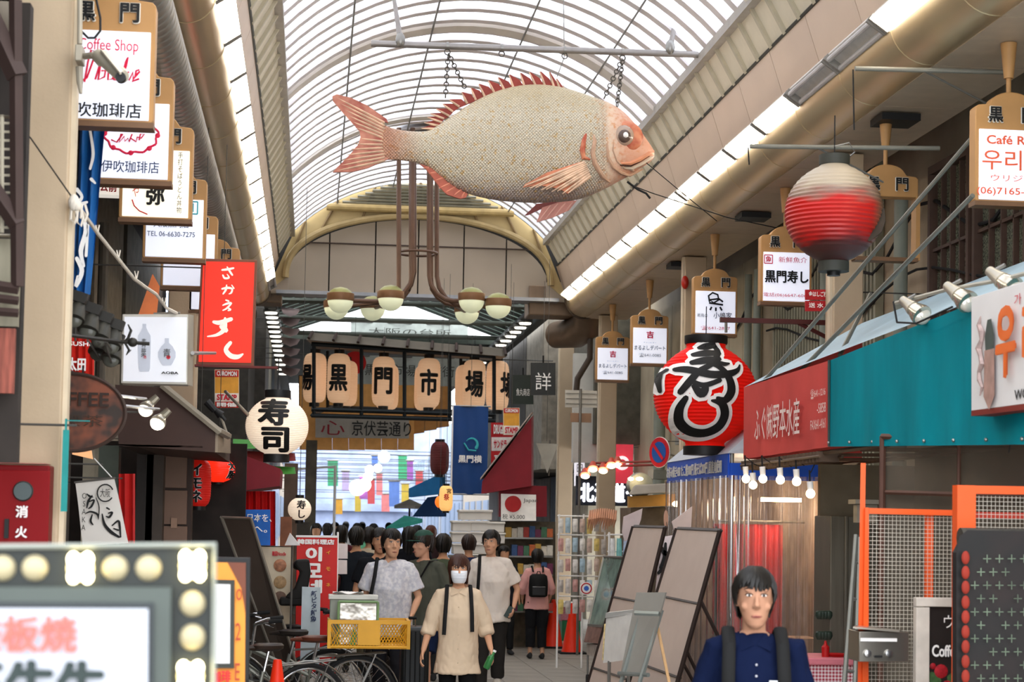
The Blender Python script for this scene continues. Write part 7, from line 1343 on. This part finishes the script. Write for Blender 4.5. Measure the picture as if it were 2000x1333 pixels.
def backpack(t,K,k,sh):
    m_ = MB().loftz([(z*k,0,.175*k,rx*k,ry*k) for z,rx,ry in ((1.00,.12,.05),(1.02,.15,.07),(1.15,.155,.08),(1.27,.15,.07),(1.34,.14,.055),(1.37,.10,.03))],20); p_ = part(t,'backpack',m_,blk_,local=True); part(p_,'pocket',MB().box(K(0,.245,1.10),(.22*k,.03*k,.15*k)),mat('1c1c1c',.4),local=True,bev=.01); part(p_,'handle',MB().tube([K(-.03,.19,1.37),K(-.02,.2,1.41),K(.02,.2,1.41),K(.03,.19,1.37)],.008*k,6),blk_,local=True); part(p_,'zip_pull',MB().tube([K(-.1,.262,1.165),K(.1,.262,1.165)],.004*k,5),M['chrome'],local=True)
def buttons(n, z0, z1, col='d8d4cc'):
    def f(t,K,k,sh):
        for i in range(n): z=z0+(z1-z0)*i/max(n-1,1); part(t,'button',MB().lathe(K(0,-.139 if z<1.33 else -.139+(z-1.33)*.35,z),[(.001,-.006),(.0045,-.005),(.0055,0)],10,'y'),mat(col,.4),local=True)
    return f
# the five people in front
navy = person('man in navy polo shirt with black backpack straps walking nearest on the right',1474,1114,8.2,rz=-.15,vox=.0055,skin='a97d64',hair='short',haircol='15120f',shirt='0b142e',sleeve=.55,hem=.78,loose=1.10,pants='2a2a2c',shoe='1a1a1a',legs=(.18,-.15),collar=True,
  extra=(strap('backpack_strap',[(.115,.10,1.45),(.118,.0,1.495),(.12,-.105,1.43),(.125,-.148,1.28),(.13,-.148,1.12),(.14,-.08,1.0)],.030),strap('backpack_strap',[(-.115,.10,1.45),(-.118,.0,1.495),(-.12,-.105,1.43),(-.125,-.148,1.28),(-.13,-.148,1.12),(-.14,-.08,1.0)],.030),backpack,buttons(3,1.34,1.24,'b4b4bc'),
    lambda t,K,k,sh: part(t,'paper_tag',MB().box(K(.075,-.150,1.235),(.036*k,.006*k,.075*k)),mat('dfe4ea',.6),local=True), lambda t,K,k,sh: part(t,'pocket',MB().box(K(.075,-.146,1.17),(.09*k,.006*k,.10*k)),mat('142244',.8),local=True)))
def bottle(t,K,k,sh):
    A,E,W = sh[1]; c = W+K(.0,-.035,-.09); b_ = part(t,'green_bottle',MB().tube([c+K(.03,-.0,.07),c+K(.015,-.01,.04),c+K(.0,-.015,.02),c+K(-.04,-.02,-.07),c+K(-.045,-.02,-.08)],[.013*k,.014*k,.032*k,.032*k,.026*k],14),mat('3f8a4c',.15,var=.2,trans=.3),local=True); part(b_,'bottle_cap',MB().tube([c+K(.036,0,.085),c+K(.029,0,.068)],.016*k,10),M['white'],local=True)
person('woman in a cream blouse and white face mask with brown bob hair',897,1086,15.7,rz=-.05,vox=.0075,skin='c99878',hair='bob',haircol='3d2218',shirt='cdb79c',sleeve=.65,hem=.70,loose=1.22,pants='151515',wide=.95,fem=True,armR=((-.25,.02,1.13),(-.31,-.04,.90)),armL=((.25,.02,1.13),(.30,-.06,.92)),legs=(.05,-.06),collar=True,
  extra=(mask,bottle,buttons(5,1.30,.80,'b8a488'),strap('backpack_strap',[(.10,.09,1.45),(.105,-.01,1.492),(.11,-.10,1.42),(.12,-.15,1.25),(.125,-.155,1.08)],.018),strap('backpack_strap',[(-.10,.09,1.45),(-.105,-.01,1.492),(-.11,-.10,1.42),(-.12,-.15,1.25),(-.13,-.155,1.05)],.018)))
def phone(t,K,k,sh):
    A,E,W = sh[1]; part(t,'smartphone',MB().box(W+K(-.05,-.05,-.06),(.075*k,.012*k,.13*k),Matrix.Rotation(.5,3,'Y')),mat('1c3028',.3),local=True,bev=.003)
person('tall man in an oversized white t-shirt with dark wide trousers holding a phone',960,1038,21.3,rz=-.08,vox=.0085,skin='c8997c',hair='short',haircol='14110f',shirt='d6cdc2',sleeve=.5,hem=.76,loose=1.32,pants='2c2a28',wide=1.25,shoe='c8c0b4',armL=((.30,.03,1.12),(.26,-.12,.93)),armR=((-.28,.04,1.12),(-.27,-.02,.9)),legs=(-.12,.14),head_turn=-.3,
  extra=(phone,strap('bag_strap',[(-.12,.08,1.46),(-.125,-.02,1.495),(-.13,-.135,1.35),(-.14,-.16,1.15),(-.15,-.165,.95)],.018)))
pat = two_tone('b4b4bc','cfcdce',26,lo=.40,hi=.62,rough=.8,bump=.1)
person('young man in a pale patterned open-collar shirt pulling a black suitcase',765,1036,18.4,rz=-.12,vox=.0075,skin='c89a7c',hair='short',haircol='13100e',shirt='b8b8c0',shirt2=pat,sleeve=.5,hem=.76,loose=1.28,pants='26262a',wide=1.0,armL=((.27,.0,1.13),(.22,-.17,.97)),armR=((-.25,.03,1.13),(-.27,-.04,.9)),legs=(.12,-.14),collar=True,head_turn=.35,
  extra=(buttons(4,1.25,.85),strap('bag_strap',[(-.125,.08,1.46),(-.13,-.02,1.495),(-.14,-.14,1.33),(-.17,-.17,1.15),(-.19,-.17,.97)],.018)))
person('man in a dark green cap and olive t-shirt with a cross-body strap and navy shorts',829,1040,19.8,rz=-.45,vox=.0085,skin='c4957a',hair='cap',haircol='241a14',shirt='4a4c42',sleeve=.5,hem=.78,loose=1.2,pants='16203a',plen=.46,wide=1.15,shoe='8a8a88',armL=((.27,.03,1.13),(.24,-.12,.92)),armR=((-.26,.04,1.13),(-.20,-.14,.95)),legs=(.14,-.12),head_turn=-.6,
  extra=(strap('bag_strap',[(.12,.06,1.47),(.10,-.08,1.46),(.0,-.15,1.25),(-.12,-.15,1.08),(-.17,-.08,1.0)],.016),))
person('woman seen from behind in a pink top with a black backpack',1050,1074,26.2,rz=PI,vox=.009,skin='c09478',hair='short',haircol='171310',shirt='d09a94',sleeve=.6,hem=.80,loose=1.2,pants='1c1c1e',plen=.88,wide=1.2,fem=True,shoe='1c1c1c',legs=(.04,-.05),detail=False,armL=((.24,.02,1.13),(.22,-.12,.95)),armR=((-.24,.02,1.13),(-.22,-.12,.95)),
  extra=(backpack,strap('backpack_strap',[(.08,.13,1.40),(.09,.02,1.495),(.1,-.08,1.40)],.016),strap('backpack_strap',[(-.08,.13,1.40),(-.09,.02,1.495),(-.1,-.08,1.40)],.016)))
crowd = (('woman with dark bun hair in a navy top behind the man in the white t-shirt',916,1046,24.5,PI,'updo','1c2a4a','222222',1,'2a1c16'),('man in a dark t-shirt walking away left of the patterned shirt, broad shouldered',697,1024,23.5,PI,'short','1e2228','4a4638',1,'17130f'),('man with dark hair facing the camera behind the patterned shirt',742,1028,20.5,.1,'short','1a1c20','26221e',1,'120f0d'),('person with long black hair in black right of the patterned shirt',800,1027,25.5,PI,'long','15151a','1a1a1c',1,'120f0d'),('person in a beige top in the crowd left of centre',722,1031,27,PI,'short','b8a890','3a3a3a',0,'1c1612'),('person in dark maroon in the crowd far left',668,1028,30,PI,'bob','4a2024','222222',0,'1a1410'),
 ('person in white walking deep in the crowd left of the middle',698,1010,40,PI,'short','d0d0d0','3a3f4a',0,'15110f'),('person in a pale blue shirt far down the street at the left',655,1012,44,0,'short','8090b4','30343c',0,'15110f'),('person in a green top far down the street',730,1014,38,PI,'short','6ab088','333333',0,'15110f'),('person in grey seen from behind left of the crowd',640,1018,36,PI,'short','6a6e72','30302e',0,'1a1512'),('person in black beside the turquoise parasol',815,1020,32,PI,'bob','1c1c20','1c1c20',0,'0f0d0c'),('person with reddish hair right of the turquoise parasol',842,1022,33,PI,'bob','3a2a2a','222222',0,'5a3020'),
 ('shop keeper in dark clothes looking out of the tax-free stall',985,1068,27,.2,'short','22242a','222222',0,'120f0d'),('person in a camouflage jacket behind the man in the cap',866,1045,22.5,PI,'short','4a5240','2a2a2a',0,'17130f'),('person in dark blue at the left edge of the crowd',618,1022,34,0,'short','28344c','222222',0,'17130f'),('distant walker in white near the bright street end',676,1004,58,PI,'short','dcdcdc','50545c',0,'1c1815'),('distant walker in black near the bright street end',708,1004,55,PI,'short','24262c','24262c',0,'1c1815'),('distant walker in tan right of the bright street end',760,1006,52,PI,'bob','b09878','3c3c3c',0,'1c1815'))
for lb,x,y,Y,rz,hr,sc_,pc2,dt,hcol in crowd:
    tp = S(x,y,Y).z; person(lb,x,y,Y,rz=rz,vox=.016 if dt else .022,hair=hr,haircol=hcol,shirt=sc_,pants=pc2,detail=bool(dt and rz<1),loose=1.15,hgt=max(1.5,min(1.84,tp)),legs=(.12,-.12) if x%2 else (-.1,.12),fem=hr in('bob','long','updo'))
# suitcase
t = thing('suitcase','black hard suitcase with telescopic handle pulled through the crates and bicycles','suitcase',S(815,1390,17.3)); p0 = S(812,1226,17.3); x0,x1 = S(783,1300,17.3).x,S(838,1300,17.3).x
part(t,'shell',MB().bb((x0,17.3,.05),(x1,17.65,p0.z)),mat('1a1c1c',.35,var=.05),bev=.03)
for k in range(5): x = x0+.04+(x1-x0-.08)*k/4; part(t,'rib',MB().bb((x-.006,17.285,.09),(x+.006,17.3,p0.z-.04)),blk_)
for x in (S(800,1226,17.45).x,S(812,1226,17.45).x): part(t,'handle_tube',MB().tube([(x,17.5,p0.z-.01),(x,17.5,1.02)],.008,6),M['chrome'])
part(t,'grip',MB().tube([(S(798,1226,17.45).x,17.5,1.02),(S(814,1226,17.45).x,17.5,1.02)],.014,8),blk_)
for x in (x0+.04,x1-.04):
    for y in (17.36,17.6): part(t,'wheel',MB().lathe((x,y,.035),[(.03,-.012),(.035,0),(.03,.012)],14,'x'),M['rubber'])
# ================================================================ bicycles
def bicycle(label, loc, rz, fcol='3a3a36', saddle='5a3020', basket=True, rear=None, wheelr=.33):
    t = thing('bicycle',label,'bicycle',loc,rz,group='parked bicycles'); fm_ = mat(fcol,.35,.4); R=wheelr; wb=.54
    def wheel(x):
        w_ = part(t,'wheel',MB().tube([(x+R*math.cos(a),0,R+R*math.sin(a)) for a in [2*PI*k/40 for k in range(41)]],.019,8,cap=False),M['rubber'],local=True)
        part(w_,'rim',MB().tube([(x+(R-.025)*math.cos(a),0,R+(R-.025)*math.sin(a)) for a in [2*PI*k/40 for k in range(41)]],.010,6,cap=False),M['chrome'],local=True)
        sp = MB()
        for k in range(28): a=2*PI*k/28; sp.tube([(x+.02*math.cos(a+.5),(.025 if k%2 else -.025),R+.02*math.sin(a+.5)),(x+(R-.03)*math.cos(a),0,R+(R-.03)*math.sin(a))],.0016,4)
        part(w_,'spokes',sp,M['chrome'],kind='stuff',local=True); part(w_,'hub',MB().lathe((x,0,R),[(.018,-.05),(.022,-.03),(.015,0),(.022,.03),(.018,.05)],12,'y'),M['chrome'],local=True)
        return w_
    wheel(-wb); wheel(wb)
    for x,a0,a1 in ((-wb,PI*.05,PI*1.0),(wb,PI*.15,PI*.95)): part(t,'mudguard',MB().tube([(x+(R+.035)*math.cos(a),0,R+(R+.035)*math.sin(a)) for a in [a0+(a1-a0)*k/16 for k in range(17)]],.022,6,flat=.35),mat('8f918c',.3,.6),local=True)
    bb_=(-.08,0,.28); st=(-.16,0,.62); hd=(.36,0,.72); hl=(.39,0,.60)
    for a,b in ((bb_,st),(bb_,hl),((-.13,0,.5),hd),(hd,hl)): part(t,'frame_tube',MB().tube([a,b],.017,8),fm_,local=True)
    for s in (-.045,.045):
        part(t,'stay',MB().tube([bb_,(-wb,s,R)],.010,6),fm_,local=True); part(t,'stay',MB().tube([(-.15,0,.58),(-wb,s,R)],.009,6),fm_,local=True); part(t,'fork_blade',MB().tube([(.39,s*.6,.60),(.43,s,.48),(wb,s,R)],.011,6),fm_,local=True)
    part(t,'seat_post',MB().cyl((-.16,0,.6),(-.20,0,.78),.013,n=10),M['chrome'],local=True)
    part(t,'saddle',MB().loftz([(.78,-.20,0,.09,.05),(.80,-.19,0,.13,.085),(.825,-.19,0,.135,.09),(.84,-.2,0,.11,.07)],18),mat(saddle,.4,var=.15),local=True)
    part(t,'saddle_nose',MB().tube([(-.12,0,.81),(-.02,0,.805),(.03,0,.80)],[.045,.028,.018],10,flat=.7),mat(saddle,.4,var=.15),local=True)
    part(t,'stem',MB().tube([(.355,0,.72),(.33,0,.92)],.014,8),M['chrome'],local=True)
    hb = part(t,'handlebar',MB().tube([(.14,-.27,.97),(.24,-.24,.96),(.33,-.12,.93),(.34,0,.92),(.33,.12,.93),(.24,.24,.96),(.14,.27,.97)],.011,8),M['chrome'],local=True)
    for s in (-1,1): part(hb,'grip',MB().tube([(.10,s*.28,.975),(.21,s*.25,.965)],.017,8),M['rubber'],local=True); part(hb,'brake_lever',MB().tube([(.24,s*.22,.94),(.17,s*.25,.92)],.006,5),M['chrome'],local=True)
    cr = part(t,'chainring',MB().lathe((-.08,-.05,.28),[(.03,-.004),(.085,-.003),(.09,.0),(.085,.003)],24,'y'),M['steel'],local=True); part(cr,'crank',MB().tube([(-.08,-.07,.28),(.03,-.07,.16)],.010,6),M['steel'],local=True); part(cr,'pedal',MB().box((.03,-.11,.16),(.09,.07,.02)),M['rubber'],local=True); part(cr,'crank',MB().tube([(-.08,.07,.28),(-.19,.07,.40)],.010,6),M['steel'],local=True)
    part(t,'chain_guard',MB().tube([(-.08,-.055,.28),(-wb,-.055,R)],[.10,.04],10,flat=.12),mat('9a9c98',.3,.5),local=True)
    part(t,'kickstand',MB().tube([(-wb,-.05,R),(-wb-.06,-.17,.0),(-wb-.02,.12,.0)],.008,6),M['steel'],local=True)
    part(t,'rack',MB().tube([(-.2,-.06,.66),(-.75,-.06,.70),(-.78,0,.70),(-.75,.06,.70),(-.2,.06,.66)],.007,6).tube([(-.7,-.06,.70),(-wb,-.05,R)],.006,5).tube([(-.7,.06,.70),(-wb,.05,R)],.006,5),M['steel'],local=True)
    if basket:
        bk2 = MB(); x0,x1,y0,y1,z0,z1 = .42,.72,-.17,.17,.66,.92
        for k in range(9):
            f=k/8
            for (xa,ya) in ((x0+(x1-x0)*f,y0),(x0+(x1-x0)*f,y1),(x0,y0+(y1-y0)*f),(x1,y0+(y1-y0)*f)): bk2.tube([(xa+(xa-.57)*-.15,ya*.85,z0),(xa,ya,z1)],.003,4)
            bk2.tube([(x0+(x1-x0)*f*.9+.02,y0*.85,z0),(x0+(x1-x0)*f*.9+.02,y1*.85,z0)],.003,4)
        for z in (z0,.75,.84,z1): g=.85+.15*(z-z0)/(z1-z0); bk2.tube([(.57+(x-.57)*g,y*g,z) for x,y in ((x0,y0),(x1,y0),(x1,y1),(x0,y1),(x0,y0))],.004 if z<z1 else .007,5)
        part(t,'basket',bk2,mat('8f9490',.3,.7),local=True)
    return t
BYY = 16.8
def gx(px,Y): return S(px,1333,Y).x
bk1 = bicycle('bicycle with a brown saddle carrying the yellow crate on its rear rack',(gx(590,BYY)+.0,BYY,0),PI,'6c6e64','5a2c1c',True)
bk1.location = (S(690,1333,BYY).x-.54,BYY,0); bk1.rotation_euler=(0,0,PI)
bk2_ = bicycle('bicycle with a wire front basket half hidden behind the first one',(S(655,1333,17.7).x-.6,17.7,0),PI*.93,'8a8c84','2a2420',True)
bk3 = bicycle('dark bicycle with a hooded child seat behind the basket bicycle',(S(600,1333,18.5).x,18.5,0),.12,'2c2c2c','1c1c1c',False)
bk4 = bicycle('bicycle whose handlebars show just right of the orange menu stand',(S(500,1333,15.6).x-.1,15.6,0),PI*1.12,'77786e','2c2018',False)
for b_ in (bk1,bk2_,bk3,bk4): b_.scale = (1.06,1.06,1.06)
t = thing('child_seat','black hooded child seat raised over the dark bicycle','seat',S(590,1180,18.4)); cs_=mat('14120f',.7,var=.15); K=18.4
part(t,'back_shell',MB().poly([S(x,y,K) for x,y in ((573,1102),(578,1094),(604,1093),(607,1120),(602,1150),(595,1172),(570,1176),(556,1168),(575,1150),(586,1118))],(0,.25,0)),cs_,smooth=0,bev=.03); part(t,'hood',MB().ball(S(585,1105,K+.12),(.075,.12,.05),14,8),cs_); part(t,'seat_pan',MB().bb(S(546,1168,K),S(592,1182,K+.28)),cs_,bev=.02); part(t,'support',MB().tube([S(575,1180,K+.14),S(572,1200,K+.14)],.02,8),M['steel'])
# yellow crate with insulated boxes
t = thing('delivery_crate','yellow plastic crate with lattice sides on the rear rack of the first bicycle','crate',S(718,1270,BYY)); yl=mat('d9a02a',.45,var=.06); cx0,cx1=S(643,1240,BYY-.2).x,S(798,1240,BYY-.2).x; zb,zt=S(700,1268,BYY-.2).z,S(700,1212,BYY-.2).z; ya,yb=BYY-.2,BYY+.22
part(t,'base',MB().bb((cx0+.01,ya,zb),(cx1-.01,yb,zb+.02)),yl)
def side(nm,a,b,hf=1.0):   # lattice side from a to b (xy)
    a=V((*a,0)); b=V((*b,0)); d=(b-a).normalized(); nn=V((-d.y,d.x,0))*.008; H_=(zt-zb)*hf; L_=(b-a).length; P_=part(t,nm,MB().hexa([a+V((0,0,zb+H_-.035))-nn*1.6,b+V((0,0,zb+H_-.035))-nn*1.6,b+V((0,0,zb+H_-.035))+nn*1.6,a+V((0,0,zb+H_-.035))+nn*1.6,a+V((0,0,zb+H_))-nn*1.6,b+V((0,0,zb+H_))-nn*1.6,b+V((0,0,zb+H_))+nn*1.6,a+V((0,0,zb+H_))+nn*1.6]).tube([a+V((0,0,zb+.015)),b+V((0,0,zb+.015))],.012,6),yl,smooth=0)
    lt=MB(); n=int(L_/.028)
    for k in range(n+1):
        f0=k/n; 
        for sg_ in (-1,1):
            f1=min(1,max(0,f0+sg_*.09/L_*1.4)); lt.tube([a.lerp(b,f0)+V((0,0,zb+.02)),a.lerp(b,f1)+V((0,0,zb+H_-.03))],.0035,4)
    part(P_,'lattice',lt,yl,kind='stuff'); m_=a.lerp(b,.5); part(P_,'solid_plate',MB().box(m_+V((0,0,zb+H_*.5))-nn*.6,(L_*.28 if abs(d.x)>.5 else .012,.012 if abs(d.x)>.5 else L_*.28,H_*.75)),yl)
    for e in ((a,b) if abs(d.x)>.5 else ()): part(P_,'corner_post',MB().box(e+V((0,0,zb+H_/2)),(.03,.03,H_)),yl)
side('front_side',(cx0,ya),(cx1,ya)); side('back_side',(cx0,yb),(cx1,yb)); side('end_side',(cx0,ya),(cx0,yb)); side('end_side',(cx1,ya),(cx1,yb))
t = thing('insulated_box','silver foil insulated bag with green edging standing in the yellow crate','bag',S(700,1225,BYY)); fo=mat('a8a298',.22,.75,var=.3,scale=7,bump=.5,bscale=9)
bx0,bx1=S(661,1200,BYY-.12).x,S(738,1200,BYY-.12).x; bz0,bz1=zb+.02,S(700,1176,BYY-.12).z
part(t,'foil_body',MB().bb((bx0,BYY-.12,bz0),(bx1,BYY+.17,bz1)),fo,bev=.015)
ge=mat('7c9a6a',.5,var=.2)
for a,b in (((bx0,bz1),(bx1,bz1)),((bx0,bz0),(bx0,bz1)),((bx1,bz0),(bx1,bz1))): part(t,'edge_tape',MB().tube([(a[0],BYY-.125,a[1]),(b[0],BYY-.125,b[1])],.012,6),ge)
part(t,'green_wrap',MB().add([(bx0+.10,BYY-.14,bz0+.02),(bx0+.16,BYY-.14,bz0+.0),(bx0+.17,BYY-.135,bz0+.12),(bx0+.14,BYY-.135,bz0+.16),(bx0+.12,BYY-.135,bz0+.08)],[(0,1,2,3,4)]),mat('4aa05a',.4))
t = thing('insulated_box','grey-green lidded styrofoam box behind the foil bag','box',S(690,1225,BYY+.3)); 
part(t,'box_body',MB().bb((S(644,1200,BYY).x,BYY+.02,bz0),(S(732,1200,BYY).x,BYY+.2,S(690,1170,BYY).z)),mat('8f9488',.6,var=.1),bev=.008); part(t,'lid',MB().bb((S(641,1200,BYY).x,BYY-.0,S(690,1172,BYY).z),(S(738,1200,BYY).x,BYY+.2,S(690,1163,BYY).z)),mat('c4c4bc',.6),bev=.006)
single('paper_sheet','crumpled white paper lying on the lidded box','paper',MB().grid(lambda u,v:V((S(650,1160,BYY).x+.28*u,BYY+.02+.15*v,S(690,1162,BYY).z+.012+.012*math.sin(u*9+v*5))),10,6),M['white'])
t = thing('traffic_cone','small red-orange cone standing low in front of the bicycles','cone',V((S(541,1333,15.4).x,15.4,0))); c=t.location.copy(); hh=S(541,1289,15.4).z
part(t,'cone',MB().lathe(c,[(.15,.03),(.14,.05),(.035,hh-.01),(.03,hh),(.01,hh)],22),mat('e8300f',.45,var=.03)); part(t,'base',MB().box(c+V((0,0,.015)),(.38,.38,.03)),mat('e8300f',.5),bev=.01)
# ================================================================ fixings: cords, span wires and wall arms that carry what hangs
bpy.context.view_layer.update()
def bounds(o):
    P_ = []
    for c in [o]+list(o.children_recursive):
        if c.type == 'MESH': P_ += [c.matrix_world @ V(q) for q in c.bound_box]
    return V([min(p[i] for p in P_) for i in range(3)]), V([max(p[i] for p in P_) for i in range(3)])
wire_m = mat('4a4844',.6)
def each(prefix): return [o for o in list(COL.objects) if o.parent is None and (o.name == prefix or o.name.startswith(prefix+'.')) and 'category' in o]
def up(o, z):
    a,b = bounds(o); c = (a+b)/2; part(o,'hanging_cord',MB().tube([(c.x,c.y,b.z-.02),(c.x,c.y,z)],.0035,4),wire_m)
def arm(o, x, f=.9):
    a,b = bounds(o); z = a.z+(b.z-a.z)*f; c = (a+b)/2
    if abs(c.x-x) > (2.7 if x < 0 else 1.9): return up(o, 5.9 if c.y > 32 else 5.55 if abs(c.x-CX) > 2.5 else 6.0)
    part(o,'wall_arm',MB().tube([(c.x,b.y-.005,z),(x,b.y-.005,z)],.007,6),wire_m)
def span(o, x0, x1):
    a,b = bounds(o); c = (a+b)/2; part(o,'span_wire',MB().tube([(x0,c.y,b.z-.01),(x1,c.y,b.z-.01)],.012,5),wire_m)
for o in each('paper_lantern'):
    l = o['label']
    if 'big round red' in l or 'two black sushi' in l or 'weathered' in l: continue
    y = o.location.y; up(o, 5.9 if y > 32.2 else 6.0 if o.location.x > -.4 else 5.6)
for o in each('gate_lantern'): up(o, bounds(o)[1].z+.18)
for o in each('street_banner')+each('globe_lamp'):
    a,b = bounds(o); span(o, *((-1.22,7.22) if a.y > 71.5 else (-.96,4.76) if b.z > 3.1 else (-1.71,5.61)))
for o in each('cloth_banner'): span(o, -1.0, 4.9)
for o in each('scalloped_awning'): arm(o, -1.145, .97)
for o in each('poster'): arm(o, -1.75 if o.location.x < 0 else 5.95, .97)
for o in each('floodlight'): a,b = bounds(o); part(o,'clip',MB().tube([((a.x+b.x)/2,(a.y+b.y)/2,a.z+.02),((a.x+b.x)/2,11.0,S(200,668,11).z)],.006,5),wire_m)
for nm_ in ('wall_sign','oval_sign','lightbox_sign','tilted_sign','banner_strip','road_sign','triangle_plate','celebration_disc','round_mirror_pair','vertical_sign','paper_notice'):
    for o in each(nm_):
        x = o.location.x
        if nm_ == 'paper_notice': continue
        arm(o, -2.66 if x < .5 else 5.95, .93)
for o in each('hanging_banner'):
    if 'navy blue' in o['label']: arm(o, 5.95, .985)
    else: arm(o, -1.4, .97)

for o in each('shop_awning'):
    if 'long fabric' in o['label'] or 'brown steel' in o['label']: continue
    a,b = bounds(o); x = -2.66 if (a.x+b.x)/2 < 1.0 else 5.95
    arm(o, x, .8)
for o in each('twin_spotlights'): arm(o, -2.66, .5)
for o in each('light_bulb'):
    a,b = bounds(o); c = (a+b)/2; part(o,'drop_cord',MB().tube([(c.x,c.y,b.z-.02),(XV+.05,c.y,2.44)],.005,5),M['rubber'])
for o in each('placard')+each('round_placard')+each('calligraphy_board')+each('pennant'):
    a,b = bounds(o); c = (a+b)/2; part(o,'post',MB().tube([(c.x,c.y+.02,a.z+.05),(c.x,c.y+.02,0)],.012,6),M['steel'])
fa,fb_ = S(880,1085,27.25),S(958,1085,27.8)
t = thing('trolley','grey flat trolley carrying the pile of styrofoam boxes','trolley',((fa.x+fb_.x)/2,27.5,0))
part(t,'deck',MB().bb((fa.x,27.25,fa.z-.04),(fb_.x,27.8,fa.z-.003)),M['grey'])
for x in (fa.x+.04,fb_.x-.04):
    for y in (27.3,27.75): part(t,'leg',MB().bb((x-.02,y-.02,0),(x+.02,y+.02,fa.z-.04)),M['steel'])
